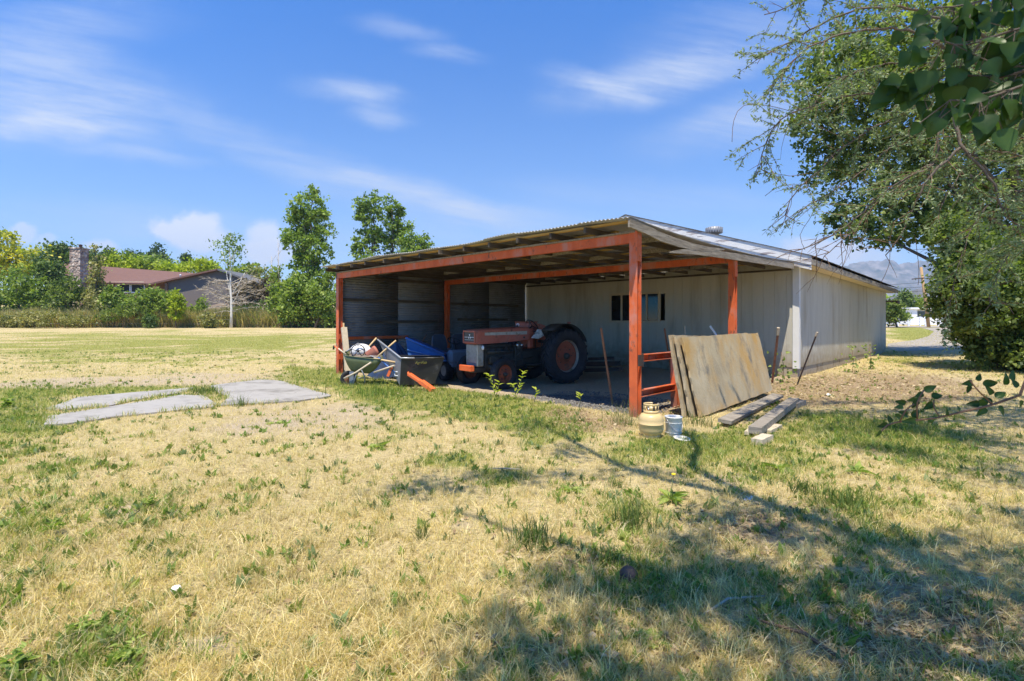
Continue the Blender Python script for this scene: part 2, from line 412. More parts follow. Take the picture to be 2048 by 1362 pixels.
MT['grey_twig'] = mat('grey_twig', [(.36, .31, .25), (.50, .44, .36)], 6, rough=.9, bump=.2)
MT['pole_wood'] = mat('pole_wood', [(.34, .22, .11), (.44, .29, .155)], 3, rough=.85, bump=.3, stretch=(3, 3, .4))
MT['vinyl'] = mat('white_vinyl', [(.76, .77, .80), (.82, .83, .85)], 1, rough=.4, bump=0)
MT['gravel'] = mat('gravel_drive', [(.25, .22, .185), (.34, .30, .255), (.30, .265, .225)], 4, rough=.95, bump=.5, bscale=30)
MT['grey_house'] = mat('grey_wall', [(.30, .32, .36), (.36, .38, .42)], 1, rough=.8, bump=.05)
MT['slate'] = mat('slate_roof', [(.10, .105, .115), (.14, .145, .155)], 2, rough=.9, bump=.2)
MT['mound'] = mat('bare_soil', [(.15, .115, .09), (.20, .155, .12)], 1.4, rough=.95, bump=.5)
MT['litter'] = leafmat('dead_leaf', [(.20, .13, .07), (.34, .24, .13), (.50, .40, .25)], .1, .8)
MT['grass'] = leafmat('grass_blade', None, .38, .6)
def voronoi_stone(name):
    m = mat(name, [(.25, .18, .15), (.40, .33, .28), (.55, .50, .45)], 1.6, detail=2, rough=.9, bump=0)
    t = m.node_tree; N = t.nodes.new; L = t.links.new
    p = [n for n in t.nodes if n.type == 'BSDF_PRINCIPLED'][0]
    c = N('ShaderNodeTexCoord'); v = N('ShaderNodeTexVoronoi'); v.feature = 'F1'; v.inputs['Scale'].default_value = 3.2; L(c.outputs['Object'], v.inputs['Vector'])
    hs = N('ShaderNodeMix'); hs.data_type = 'RGBA'; hs.blend_type = 'MULTIPLY'; hs.inputs[0].default_value = .8
    sep = N('ShaderNodeSeparateColor'); L(v.outputs['Color'], sep.inputs[0])
    rr = N('ShaderNodeValToRGB'); rr.color_ramp.elements[0].color = (.45, .36, .32, 1); rr.color_ramp.elements[1].color = (1.3, 1.25, 1.2, 1); L(sep.outputs[0], rr.inputs[0])
    old = p.inputs['Base Color'].links[0].from_socket
    L(old, hs.inputs[6]); L(rr.outputs[0], hs.inputs[7]); L(hs.outputs[2], p.inputs['Base Color'])
    b = N('ShaderNodeBump'); b.inputs['Strength'].default_value = 1; b.inputs['Distance'].default_value = .15; b.invert = True
    L(v.outputs['Distance'], b.inputs['Height']); L(b.outputs[0], p.inputs['Normal'])
    return m
MT['stone'] = voronoi_stone('fieldstone')

def splash(m, z0, z1, colour, amt):
    """mud thrown up along the foot of a wall"""
    t = m.node_tree; N = t.nodes.new; L = t.links.new
    p = [n for n in t.nodes if n.type == 'BSDF_PRINCIPLED'][0]
    c = N('ShaderNodeTexCoord'); s = N('ShaderNodeSeparateXYZ'); L(c.outputs['Object'], s.inputs[0])
    n = N('ShaderNodeTexNoise'); n.inputs['Scale'].default_value = 5; n.inputs['Detail'].default_value = 6; L(c.outputs['Object'], n.inputs['Vector'])
    a = N('ShaderNodeMath'); a.operation = 'MULTIPLY_ADD'; L(n.outputs['Fac'], a.inputs[0]); a.inputs[1].default_value = -(z1 - z0) * 1.6; L(s.outputs[2], a.inputs[2])
    r = N('ShaderNodeMapRange'); r.inputs[1].default_value = z1 - (z1 - z0) * .8; r.inputs[2].default_value = z0 - (z1 - z0) * .8; r.inputs[3].default_value = 0; r.inputs[4].default_value = amt; L(a.outputs[0], r.inputs[0])
    x = N('ShaderNodeMix'); x.data_type = 'RGBA'; L(r.outputs[0], x.inputs[0]); L(p.inputs['Base Color'].links[0].from_socket, x.inputs[6]); x.inputs[7].default_value = (*colour, 1); L(x.outputs[2], p.inputs['Base Color'])
splash(MT['siding'], .27, .85, (.25, .19, .115), .75)
splash(MT['concrete'], -.1, .3, (.24, .175, .10), .7)
splash(MT['red_steel'], 0, .45, (.17, .085, .05), .7)
# ------------------------------------------------------------------ ground: what grows where
class Noise:
    def __init__(s, seed): s.t = np.random.default_rng(seed).random((256, 256))
    def __call__(s, x, y):
        xi = np.floor(x).astype(int); yi = np.floor(y).astype(int); fx = x - xi; fy = y - yi
        fx = fx * fx * (3 - 2 * fx); fy = fy * fy * (3 - 2 * fy)
        a = s.t[xi & 255, yi & 255]; b = s.t[(xi + 1) & 255, yi & 255]; c = s.t[xi & 255, (yi + 1) & 255]; d = s.t[(xi + 1) & 255, (yi + 1) & 255]
        return (a * (1 - fx) + b * fx) * (1 - fy) + (c * (1 - fx) + d * fx) * fy
def fbm(x, y, seed, octv=4):
    n = Noise(seed); v = 0; a = .5; tot = 0
    for o in range(octv):
        v = v + a * n(x * 2 ** o + 17.3 * o, y * 2 ** o + 9.1 * o); tot += a; a *= .55
    return v / tot
# regions of the plot, given where the photo shows them and kept as places on the ground
GREEN = [(60, 900, 150, 120, .38), (40, 1060, 230, 120, .27), (190, 1280, 150, 90, .42), (40, 1190, 120, 80, .2), (40, 830, 90, 60, .9), (330, 1080, 160, 90, .3),
         (860, 800, 150, 40, 1.1), (740, 775, 70, 25, 1.1), (1000, 815, 110, 40, 1.1), (1120, 860, 90, 55, .8), (1050, 880, 90, 30, .5), (880, 915, 130, 35, .7), (1000, 960, 130, 40, .45),
         (620, 850, 120, 22, .4), (800, 870, 90, 30, .45), (1300, 905, 130, 35, .65), (1450, 890, 110, 55, .8), (1640, 860, 130, 55, 1.15), (1800, 860, 150, 60, .7), (1560, 940, 150, 40, .55),
         (1900, 930, 170, 70, .7), (1700, 1010, 120, 50, .7), (1240, 1020, 140, 50, .5), (1830, 1090, 130, 50, .35), (1600, 1200, 210, 70, .42), (1250, 1160, 130, 70, .45), (1460, 1290, 240, 80, .22),
         (300, 785, 330, 16, 1.0), (640, 752, 110, 22, 1.1), (250, 720, 420, 28, .5), (120, 690, 260, 22, .35), (520, 690, 260, 20, .5), (340, 672, 500, 12, .25),
         (1800, 718, 70, 16, .8), (1960, 735, 110, 18, .7), (1835, 668, 60, 14, 1.1), (1990, 700, 80, 20, .6), (1050, 1250, 90, 60, .3), (760, 1300, 140, 60, .2), (430, 1150, 200, 60, .15)]
BARE = [(640, 830, 260, 45, .55), (450, 860, 300, 40, .35), (300, 762, 330, 10, .9), (60, 772, 200, 8, .6), (470, 748, 200, 8, .5), (260, 1020, 40, 25, .8), (410, 1290, 75, 30, .95), (930, 1050, 70, 22, .6), (560, 1010, 200, 40, .2),
        (1700, 775, 240, 40, .5), (1880, 770, 260, 35, .35), (1860, 700, 120, 14, .9), (1450, 960, 90, 30, .5), (1530, 1060, 120, 35, .6), (1800, 1180, 260, 80, .45), (1950, 1280, 220, 90, .6), (1660, 1320, 260, 60, .35), (1900, 960, 120, 30, .3), (1230, 1060, 130, 40, .3)]
LITTER = [(1190, 850, 90, 18, 1.1), (1130, 825, 90, 14, .7), (1700, 775, 200, 40, .8), (1590, 790, 90, 24, .9), (1860, 790, 220, 40, .45), (1350, 820, 120, 14, .6), (1850, 1260, 260, 110, .8), (1500, 1050, 200, 60, .5), (1300, 1280, 240, 80, .35), (1150, 1120, 130, 40, .3)]
A_SHED = Vector((1.973, 8.224, 0)); TH = 0.771
SX = Vector((math.cos(TH), -math.sin(TH), 0)); SY = Vector((math.sin(TH), math.cos(TH), 0))
SHED_W, SHED_D = 9.74, 8.1
def shed_local(x, y):
    dx = x - A_SHED.x; dy = y - A_SHED.y
    return dx * SX.x + dy * SX.y, dx * SY.x + dy * SY.y
def ellipses(lst, x, y):
    yq = np.maximum(y, 1.9); g = gz(x, yq)
    px = 1024 + F * x / yq; py = Y0 + (CH - g) * F / yq
    v = np.zeros_like(px)
    for (cx, cy, rx, ry, a) in lst:
        v += a * np.exp(-1.3 * (((px - cx) / rx) ** 2 + ((py - cy) / ry) ** 2))
    return v
def ground_masks(x, y):
    x = np.asarray(x, float); y = np.asarray(y, float)
    n1 = fbm(x * 1.1, y * 1.1, 3); n2 = fbm(x * 3.7 + 40, y * 3.7, 5); n3 = fbm(x * .22, y * .22, 9)
    g = ellipses(GREEN, x, y) * (.55 + .9 * n1) + (n2 - .54) * 1.2 + (n1 - .60) * .7
    far = np.clip((y - 17) / 12, 0, 1)
    g = g + far * (.22 + .5 * (n3 - .45)) + np.where(y < 1.9, .2, 0)
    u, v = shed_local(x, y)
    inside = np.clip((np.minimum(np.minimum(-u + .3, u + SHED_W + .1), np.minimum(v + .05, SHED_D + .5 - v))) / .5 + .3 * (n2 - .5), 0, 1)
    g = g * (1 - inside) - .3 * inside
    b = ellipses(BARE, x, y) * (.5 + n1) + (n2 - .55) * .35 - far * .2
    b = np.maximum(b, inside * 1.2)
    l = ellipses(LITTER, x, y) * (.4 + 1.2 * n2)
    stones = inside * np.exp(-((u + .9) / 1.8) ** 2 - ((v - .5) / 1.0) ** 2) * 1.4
    return np.clip(g, 0, 1), np.clip(b, 0, 1), np.clip(l, 0, 1), np.clip(stones, 0, 1), inside

PADS = [[G(*q) for q in pp] for pp in (
    ((415, 773), (520, 760), (560, 763), (665, 793), (600, 803), (440, 812), (455, 795)),
    ((88, 852), (96, 834), (219, 815), (308, 801), (364, 791), (410, 793), (434, 809), (425, 815), (240, 834), (130, 850)),
    ((87, 820), (157, 796), (270, 786), (390, 776), (374, 785), (284, 798.5), (222, 812), (113, 822)))]
def in_poly(x, y, poly):
    ins = np.zeros(len(x), bool); n = len(poly)
    for i in range(n):
        x1, y1 = poly[i].x, poly[i].y; x2, y2 = poly[(i + 1) % n].x, poly[(i + 1) % n].y
        c = ((y1 > y) != (y2 > y)) & (x < (x2 - x1) * (y - y1) / (y2 - y1 + 1e-12) + x1)
        ins ^= c
    return ins

def pad_mask(x, y):
    m = np.zeros(np.shape(x), bool).ravel(); xf, yf = np.ravel(x), np.ravel(y)
    for p in PADS:
        c = sum(p, Vector()) / len(p); m |= in_poly(xf, yf, [c + (q - c) * 1.12 for q in p])
    return m.reshape(np.shape(x))
def roughness(x, y):
    nr = np.clip(1 - (y - 14) / 12, 0, 1)
    return np.where(pad_mask(x, y), -.01, nr * ((fbm(x * .8, y * .8, 21) - .5) * .08 + (fbm(x * 3, y * 3, 22) - .5) * .045))
def axis_steps(spans):
    o = []
    for a, b, st in spans: o += list(np.arange(a, b, st))
    o.append(spans[-1][1]); return np.array(o)
gx = axis_steps([(-3000, -400, 260), (-400, -90, 31), (-90, -16, 1.6), (-16, 14, .13), (14, 60, 1.3), (60, 400, 34), (400, 3000, 260)])
gy = axis_steps([(-400, -20, 38), (-20, 1.5, 1.4), (1.5, 16, .13), (16, 26, .3), (26, 100, 1.2), (100, 400, 30), (400, 3200, 280)])
XX, YY = np.meshgrid(gx, gy)
hh = gz(XX, YY)
gm = ground_masks(XX.ravel(), YY.ravel())
hh = hh + roughness(XX, YY) - .02 * np.reshape(gm[4], XX.shape)
# the soil is lifted a little against the barn corner, and falls to the shed floor
nxg, nyg = len(gx), len(gy)
ii = np.arange(nxg * nyg).reshape(nyg, nxg)
fc = np.stack([ii[:-1, :-1], ii[:-1, 1:], ii[1:, 1:], ii[1:, :-1]], -1).reshape(-1, 4)
def ground_material():
    m = bpy.data.materials.new('dry_grass_ground'); m.use_nodes = True
    t = m.node_tree; t.nodes.clear(); N = t.nodes.new; L = t.links.new
    o = N('ShaderNodeOutputMaterial'); p = N('ShaderNodeBsdfPrincipled'); L(p.outputs[0], o.inputs[0])
    p.inputs['Roughness'].default_value = .95; p.inputs['Specular IOR Level'].default_value = .1
    a = N('ShaderNodeAttribute'); a.attribute_name = 'gm'
    s = N('ShaderNodeSeparateColor'); L(a.outputs['Color'], s.inputs[0])
    c = N('ShaderNodeTexCoord')
    def noise(scale, det=6, rot=0, st=(1, 1, 1)):
        mp = N('ShaderNodeMapping'); L(c.outputs['Object'], mp.inputs[0]); mp.inputs['Scale'].default_value = st; mp.inputs['Rotation'].default_value = (0, 0, rot)
        n = N('ShaderNodeTexNoise'); n.inputs['Scale'].default_value = scale; n.inputs['Detail'].default_value = det; n.inputs['Roughness'].default_value = .7; L(mp.outputs[0], n.inputs['Vector']); return n.outputs['Fac']
    def ramp(f, stops, lo=.32, hi=.68):
        r = N('ShaderNodeValToRGB'); L(f, r.inputs[0]); e = r.color_ramp.elements
        while len(e) < len(stops): e.new(.5)
        for i, cc in enumerate(stops): e[i].position = lo + (hi - lo) * i / (len(stops) - 1); e[i].color = (*cc, 1)
        return r.outputs[0]
    def mix(f, x, y):
        k = N('ShaderNodeMix'); k.data_type = 'RGBA'; L(f, k.inputs[0]); L(x, k.inputs[6]); L(y, k.inputs[7]); return k.outputs[2]
    def edge(f, nz, amt=.55, lo=.25, hi=.6):
        q = N('ShaderNodeMath'); q.operation = 'MULTIPLY_ADD'; L(nz, q.inputs[0]); q.inputs[1].default_value = amt; L(f, q.inputs[2])
        r = N('ShaderNodeMapRange'); r.interpolation_type = 'SMOOTHSTEP'; r.inputs[1].default_value = lo + amt * .5; r.inputs[2].default_value = hi + amt * .5; L(q.outputs[0], r.inputs[0]); return r.outputs[0]
    f1 = noise(14, 8, .5, (1, 3, 1)); f2 = noise(16, 8, -.8, (1, 3.4, 1)); f3 = noise(3, 6); f4 = noise(38, 5)
    mx = N('ShaderNodeMath'); mx.operation = 'MAXIMUM'; L(f1, mx.inputs[0]); L(f2, mx.inputs[1])
    straw = ramp(mx.outputs[0], [(.20, .15, .075), (.48, .385, .20), (.64, .53, .30)], .40, .66)
    green = ramp(f2, [(.10, .10, .03), (.25, .26, .06), (.43, .40, .14)])
    dirt = ramp(f4, [(.26, .20, .13), (.44, .355, .24), (.56, .46, .33)])
    lit = ramp(f4, [(.11, .075, .045), (.30, .215, .13), (.50, .39, .25)])
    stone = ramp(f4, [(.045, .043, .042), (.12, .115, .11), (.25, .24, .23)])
    k = mix(edge(s.outputs[0], f3), straw, green)
    k = mix(edge(s.outputs[1], f3), k, dirt)
    k = mix(edge(s.outputs[2], f3), k, lit)
    st_ = N('ShaderNodeAttribute'); st_.attribute_name = 'stones'
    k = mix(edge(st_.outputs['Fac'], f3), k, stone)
    L(k, p.inputs['Base Color'])
    ad = N('ShaderNodeMath'); ad.operation = 'ADD'; L(mx.outputs[0], ad.inputs[0]); L(f4, ad.inputs[1])
    b = N('ShaderNodeBump'); b.inputs['Strength'].default_value = .8; b.inputs['Distance'].default_value = .03; L(ad.outputs[0], b.inputs['Height']); L(b.outputs[0], p.inputs['Normal'])
    return m
ground = np_mesh('ground', np.stack([XX.ravel(), YY.ravel(), hh.ravel()], 1), fc, ground_material(), smooth=True)
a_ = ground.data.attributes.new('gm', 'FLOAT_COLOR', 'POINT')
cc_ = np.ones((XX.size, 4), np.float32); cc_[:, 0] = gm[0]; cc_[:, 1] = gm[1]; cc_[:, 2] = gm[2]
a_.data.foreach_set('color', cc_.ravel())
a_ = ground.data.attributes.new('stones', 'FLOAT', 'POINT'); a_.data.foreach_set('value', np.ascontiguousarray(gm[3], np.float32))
tag(ground, kind='structure')
def near_height(x, y):
    x = np.asarray(x, float); y = np.asarray(y, float)
    return gz(x, y) + roughness(x, y)

# concrete pads
def poly_area(name, pts, m, h, z0=-.05, kind='structure', edge_noise=0.0, seed=1):
    """flat slab from ground points, edges broken up a little"""
    r = random.Random(seed); out_ = []
    for i, p in enumerate(pts):
        q = pts[(i + 1) % len(pts)]; n = max(2, int((q - p).length / .25))
        for k in range(n):
            w = p.lerp(q, k / n)
            out_.append((w.x + r.uniform(-1, 1) * edge_noise, w.y + r.uniform(-1, 1) * edge_noise))
    zz = max(gzf(*p) for p in out_)
    mb = MB().prism(out_, zz + z0, zz + h, axis=2)
    o = mb.build(name, m)
    return tag(o, kind=kind)
for i, p in enumerate(PADS): poly_area('concrete_pad', p, MT['slab'], .022, edge_noise=.025, seed=i)
# driveway and road on the right, beyond the barn
def strip(name, pts, m, lift):
    mb = MB(); n = len(pts)
    for i in range(n - 1):
        (a, b), (c, d) = pts[i], pts[i + 1]
        mb.add([(p.x, p.y, gzf(p.x, p.y) + lift) for p in (a, b, d, c)], [(0, 1, 2, 3)])
    return tag(mb.build(name, m), kind='structure')
dr = [(G(1790, 703), G(1900, 700)), (G(1776, 697), G(1950, 692)), (G(1775, 688), G(1975, 684)), (G(1830, 680), G(1975, 676)), (G(1858, 672), G(1965, 668)), (G(1868, 663), G(1950, 661)), (G(1850, 657.5), G(1960, 657.5)), (G(1840, 655.8), G(1980, 655.8))]
strip('driveway', dr, MT['gravel'], .012)
rp0, rp1 = Vector((30, 66.5, 0)), Vector((130, 60, 0))
mbr = MB(); K = 24
for i in range(K):
    a = rp0.lerp(rp1, i / K); b = rp0.lerp(rp1, (i + 1) / K)
    q = [(a.x, a.y - 3, 0), (b.x, b.y - 3, 0), (b.x, b.y + 3, 0), (a.x, a.y + 3, 0)]
    mbr.add([(x, y, gzf(x, y) + .03) for x, y, _ in q], [(0, 1, 2, 3)])
tag(mbr.build('road', MT['gravel']), kind='structure')

# ------------------------------------------------------------------ grass as many small blades
def blades(name, x, y, z, h, w, colr, lean, m, kind='stuff', zoff=-.01):
    n = len(x)
    yaw = rng.random(n) * 2 * math.pi; dirn = rng.random(n) * 2 * math.pi
    cx, sx_ = np.cos(yaw) * w / 2, np.sin(yaw) * w / 2
    dx, dy = np.cos(dirn) * lean * h, np.sin(dirn) * lean * h
    hz_ = h * np.sqrt(np.clip(1 - lean ** 2 * .8, .08, 1))
    v = np.zeros((n, 5, 3), np.float32)
    z = z + zoff
    v[:, 0] = np.stack([x - cx, y - sx_, z], 1); v[:, 1] = np.stack([x + cx, y + sx_, z], 1)
    mxp, myp, mz = x + dx * .38, y + dy * .38, z + hz_ * .62
    v[:, 2] = np.stack([mxp - cx * .75, myp - sx_ * .75, mz], 1); v[:, 3] = np.stack([mxp + cx * .75, myp + sx_ * .75, mz], 1)
    v[:, 4] = np.stack([x + dx, y + dy, z + hz_], 1)
    b = (np.arange(n) * 5)[:, None]
    f = np.concatenate([b + np.array([[0, 1, 3]]), b + np.array([[0, 3, 2]]), b + np.array([[2, 3, 4]])], 1).reshape(-1, 3)
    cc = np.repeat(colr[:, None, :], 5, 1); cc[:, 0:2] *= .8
    o = np_mesh(name, v.reshape(-1, 3), f, m, colr=cc.reshape(-1, 3).clip(0, 1))
    return tag(o, kind=kind) if kind else o
def scatter(n, y0, y1, spread=1.35, power=0.0):
    u = rng.random(n); y = y0 * (y1 / y0) ** u
    x = (rng.random(n) * 2 - 1) * y * spread
    return x, y
def keep_out(x, y):
    bad = np.zeros(len(x), bool)
    for p in PADS: bad |= in_poly(x, y, p)
    u, v = shed_local(x, y)
    bad |= (u > -10.3) & (u < .12) & (v > 8.0) & (v < 22)
    return bad
STRAW = np.array([(.62, .50, .25), (.77, .64, .36), (.84, .72, .44), (.68, .54, .25), (.48, .37, .18)])
GRN = np.array([(.14, .21, .025), (.19, .27, .035), (.25, .32, .05), (.34, .35, .08), (.10, .17, .03)])
def make_grass():
    # dry straw
    x, y = scatter(620000, 1.75, 46)
    g, b, l, s, ins = ground_masks(x, y)
    pk = rng.random(len(x)) < np.clip((1.0 - .85 * b - .55 * l - .35 * g) * (.25 + 1.5 * np.clip((fbm(x * 6, y * 6, 33) - .3) * 2.2, 0, 1)), .03, 1)
    pk &= ~keep_out(x, y) & ((ins < .3) | (rng.random(len(x)) < .04))
    x, y = x[pk], y[pk]
    far = np.maximum(y / 9, 1) ** .75
    tall = fbm(x * 1.6, y * 1.6, 31)
    h = (.022 + .05 * rng.random(len(x)) * (.4 + 1.3 * tall)) * np.minimum(far, 1.6); w = (.0022 + .0024 * rng.random(len(x))) * far
    ln = np.where(rng.random(len(x)) < .45, .75 + .22 * rng.random(len(x)), .2 + .5 * rng.random(len(x)))
    c = STRAW[rng.integers(0, 5, len(x))] * (.68 + .45 * rng.random(len(x)))[:, None] * (.72 + .6 * fbm(x * 1.3, y * 1.3, 34))[:, None] * np.where(fbm(x * .5, y * .5, 35) > .5, 1, .96)[:, None] * np.array([(1, .97, .88)])
    blades('dry_grass', x, y, near_height(x, y), h, w, c, ln, MT['grass'])
    # long matted straws lying about, and stiff dry tufts
    x, y = scatter(90000, 1.75, 20)
    g, b, l, s, ins = ground_masks(x, y)
    pk = (rng.random(len(x)) < np.clip(1.1 - .6 * b - .4 * g, .1, 1)) & ~keep_out(x, y) & (ins < .3); x, y = x[pk], y[pk]; n = len(x)
    c = STRAW[rng.integers(0, 5, n)] * (.7 + .5 * rng.random(n))[:, None]
    blades('matted_straw', x, y, near_height(x, y) + .006, (.06 + .11 * rng.random(n)) * np.maximum(1, y / 9) ** .5, (.0022 + .002 * rng.random(n)) * np.maximum(1, y / 9), c, .93 + .06 * rng.random(n), MT['grass'])
    x, y = scatter(5200, 1.75, 16)
    g, b, l, s, ins = ground_masks(x, y)
    pk = (rng.random(len(x)) < .9 - .6 * b) & ~keep_out(x, y) & (ins < .3); x, y = x[pk], y[pk]; k = 16
    sc = np.repeat(.5 + rng.random(len(x)) ** 2 * 1.2, k); a = rng.random(len(sc)) * 6.283; rr = .035 * rng.random(len(sc)) * sc
    c = np.repeat(STRAW[rng.integers(0, 5, len(x))] * (.65 + .45 * rng.random(len(x)))[:, None], k, 0) * (.8 + .4 * rng.random(len(sc)))[:, None]
    mixg = np.repeat(rng.random(len(x)) < .35 * np.clip(g[pk] * 2 + .25, 0, 1), k)[:, None]
    c = np.where(mixg, GRN[rng.integers(0, 5, len(sc))], c)
    X_, Y_ = np.repeat(x, k) + rr * np.cos(a), np.repeat(y, k) + rr * np.sin(a)
    blades('dry_tufts', X_, Y_, near_height(X_, Y_), (.05 + .07 * rng.random(len(sc))) * sc, .0025 + .002 * rng.random(len(sc)), c, .15 + .65 * rng.random(len(sc)), MT['grass'])
    # green grass
    x, y = scatter(950000, 1.75, 60)
    g, b, l, s, ins = ground_masks(x, y)
    pk = rng.random(len(x)) < np.clip(1.25 * g ** 1.4 * (1 - .5 * b), .012, 1)
    pk &= ~keep_out(x, y) & (ins < .35)
    x, y, g = x[pk], y[pk], g[pk]
    far = np.maximum(y / 9, 1) ** .75
    mown = np.where(y > 17, .55, 1)
    h = (.025 + .075 * rng.random(len(x)) ** 1.6 * (.5 + g)) * np.minimum(far, 1.7) * mown; w = (.003 + .003 * rng.random(len(x))) * far
    ln = .15 + .7 * rng.random(len(x))
    c = GRN[rng.integers(0, 5, len(x))] * (.7 + .6 * rng.random(len(x)))[:, None]
    yel = (np.clip((y - 15) / 10, 0, 1) * (.5 + .3 * rng.random(len(x))))[:, None]
    c = c * (1 - yel) + yel * np.array([(.46, .38, .12)])
    dry = (rng.random(len(x)) < .22)[:, None]
    c = np.where(dry, c * .4 + .6 * np.array([(.40, .33, .14)]), c)
    blades('green_grass', x, y, near_height(x, y), h, w, c, ln, MT['grass'])
    # broad-leaved weeds: low rosettes all over the green patches
    x, y = scatter(42000, 1.8, 24)
    g, b, l, s, ins = ground_masks(x, y)
    pk = (rng.random(len(x)) < np.clip(.55 * g + .03 + .34 * np.clip((fbm(x * 1.7, y * 1.7, 71) - .56) * 6, 0, 1) * np.clip((.6 - x / y) , 0, 1), 0, 1)) & ~keep_out(x, y) & (ins < .3)
    x, y = x[pk], y[pk]
    xs, ys, hs, ws, ls = [], [], [], [], []
    k = 8
    rr = rng.random((len(x), k)) * .045; an = rng.random((len(x), k)) * 6.283
    X_ = (x[:, None] + rr * np.cos(an)).ravel(); Y_ = (y[:, None] + rr * np.sin(an)).ravel()
    sc = np.repeat(.6 + .9 * rng.random(len(x)), k)
    h = (.03 + .04 * rng.random(len(X_))) * sc; w = h * (.26 + .22 * rng.random(len(X_)))
    ln = .25 + .6 * rng.random(len(X_))
    base = np.array([(.15, .22, .045), (.19, .26, .055), (.16, .21, .09), (.25, .29, .07)])[rng.integers(0, 4, len(x))]
    c = np.repeat(base, k, 0) * (.8 + .5 * rng.random(len(X_)))[:, None]
    blades('broadleaf_weeds', X_, Y_, near_height(X_, Y_), h, w, c, ln, MT['grass'])
    # grass creeping over the edges of the concrete
    for p in PADS:
        e = np.array([(a.x, a.y, b_.x, b_.y) for a, b_ in zip(p, p[1:] + p[:1])]); ln_ = np.hypot(e[:, 2] - e[:, 0], e[:, 3] - e[:, 1])
        i = rng.choice(len(e), 1500, p=ln_ / ln_.sum()); t = rng.random(1500); x = e[i, 0] + (e[i, 2] - e[i, 0]) * t; y = e[i, 1] + (e[i, 3] - e[i, 1]) * t
        k = fbm(x * 2.5, y * 2.5, 81) > .42; x, y = x[k] + rng.normal(size=k.sum()) * .06, y[k] + rng.normal(size=k.sum()) * .06; n = len(x)
        c = np.where((rng.random(n) < .5)[:, None], GRN[rng.integers(0, 5, n)], STRAW[rng.integers(0, 5, n)] * .9)
        blades('edge_grass', x, y, np.maximum(near_height(x, y), gz(x, y) + .0), .05 + .09 * rng.random(n), .007 + .006 * rng.random(n), c, .2 + .7 * rng.random(n), MT['grass'])
    # fallen leaves and bits of bark
    x, y = scatter(130000, 1.8, 24)
    g, b, l, s, ins = ground_masks(x, y)
    pk = (rng.random(len(x)) < np.clip(l * .9 + .02 * (1 - ins), 0, 1)) & ~keep_out(x, y)
    x, y = x[pk], y[pk]; n = len(x)
    L_ = (.02 + .035 * rng.random(n)) * np.maximum(1, y / 7); Wd = L_ * (.25 + .4 * rng.random(n)); a = rng.random(n) * 6.283
    ux, uy = np.cos(a), np.sin(a); z = near_height(x, y) + .006 + .02 * rng.random(n)
    t1 = (rng.random(n) - .5) * .8 * L_; t2 = (rng.random(n) - .5) * .9 * Wd
    v = np.stack([np.stack([x - ux * L_ / 2, y - uy * L_ / 2, z - t1 / 2], 1), np.stack([x - uy * Wd / 2, y + ux * Wd / 2, z + t2], 1),
                  np.stack([x + ux * L_ / 2, y + uy * L_ / 2, z + t1 / 2], 1), np.stack([x + uy * Wd / 2, y - ux * Wd / 2, z - t2], 1)], 1)
    v[:, :, 2] = np.maximum(v[:, :, 2], near_height(x, y)[:, None] + .003)
    tag(np_mesh('leaf_litter', v.reshape(-1, 3), np.arange(n * 4).reshape(-1, 4), MT['litter'], tint=np.repeat(rng.random(n), 4)), kind='stuff')
    # stones on the shed floor
    n = 1500; u = -2.6 + 2.6 * rng.random(n); vv = .05 + 2.0 * rng.random(n) ** 1.5
    P = np.array([A_SHED.x, A_SHED.y])[None] + u[:, None] * np.array([SX.x, SX.y]) + vv[:, None] * np.array([SY.x, SY.y])
    base = np.array([(1, 0, 0), (0, 1, 0), (-1, 0, 0), (0, -1, 0), (.2, .1, .8)], float)
    r = (.010 + .016 * rng.random(n))
    q = base[None] * r[:, None, None] * (.7 + .6 * rng.random((n, 5, 3)))
    q[:, :, 0] += P[:, 0:1]; q[:, :, 1] += P[:, 1:2]; q[:, :, 2] += near_height(P[:, 0], P[:, 1])[:, None] - .012
    f = (np.arange(n) * 5)[:, None] + np.array([[0, 1, 4, 1, 2, 4, 2, 3, 4, 3, 0, 4]])
    tag(np_mesh('pebbles', q.reshape(-1, 3), f.reshape(-1, 3), mat('pebble', [(.06, .058, .056), (.15, .145, .14), (.27, .26, .25)], 30, bump=0)), kind='stuff')
make_grass()
# ------------------------------------------------------------------ barn
def siding(width, fn, pitch, gap=.012, deep=.009):
    """vertical boards along x from 0 to -width; fn(x) gives (bottom, top); front faces look to -y"""
    mb = MB(); n = int(round(width / pitch)); p = width / n
    prof = []
    for i in range(n):
        a, b = -i * p, -(i + 1) * p
        prof += [(a - gap / 2, 0), (b + gap / 2, 0), (b + gap / 2 - .003, deep), (b - gap / 2 + .003, deep)]
    vs = []
    for (x, y) in prof:
        lo, hi = fn(x); vs += [(x, y, lo), (x, y, hi)]
    fs = [(2 * i, 2 * i + 2, 2 * i + 3, 2 * i + 1) for i in range(len(prof) - 1)]
    return mb, vs, fs
BARN_L, RIDGE_X, SL = 13.3, -5.09, .336
barn_c = A_SHED + SX * .148 + SY * SHED_D
barn = empty('barn', barn_c, -TH, 'grey-white board barn with shallow gable roof standing behind the open shed', 'barn')
def dz(y): return -.014 * max(y, 0)
SB = .27                                             # bottom of the boards
def eave_z(y): return 3.17 + dz(y)
def roof_under(x, y):                                # underside of the roof planes
    xx = x if x > RIDGE_X else 2 * RIDGE_X - x
    return eave_z(y) - .10 + SL * (.6 - xx)
mb, vs, fs = siding(10.18, lambda x: (SB, roof_under(x, 0) - .005), .30)
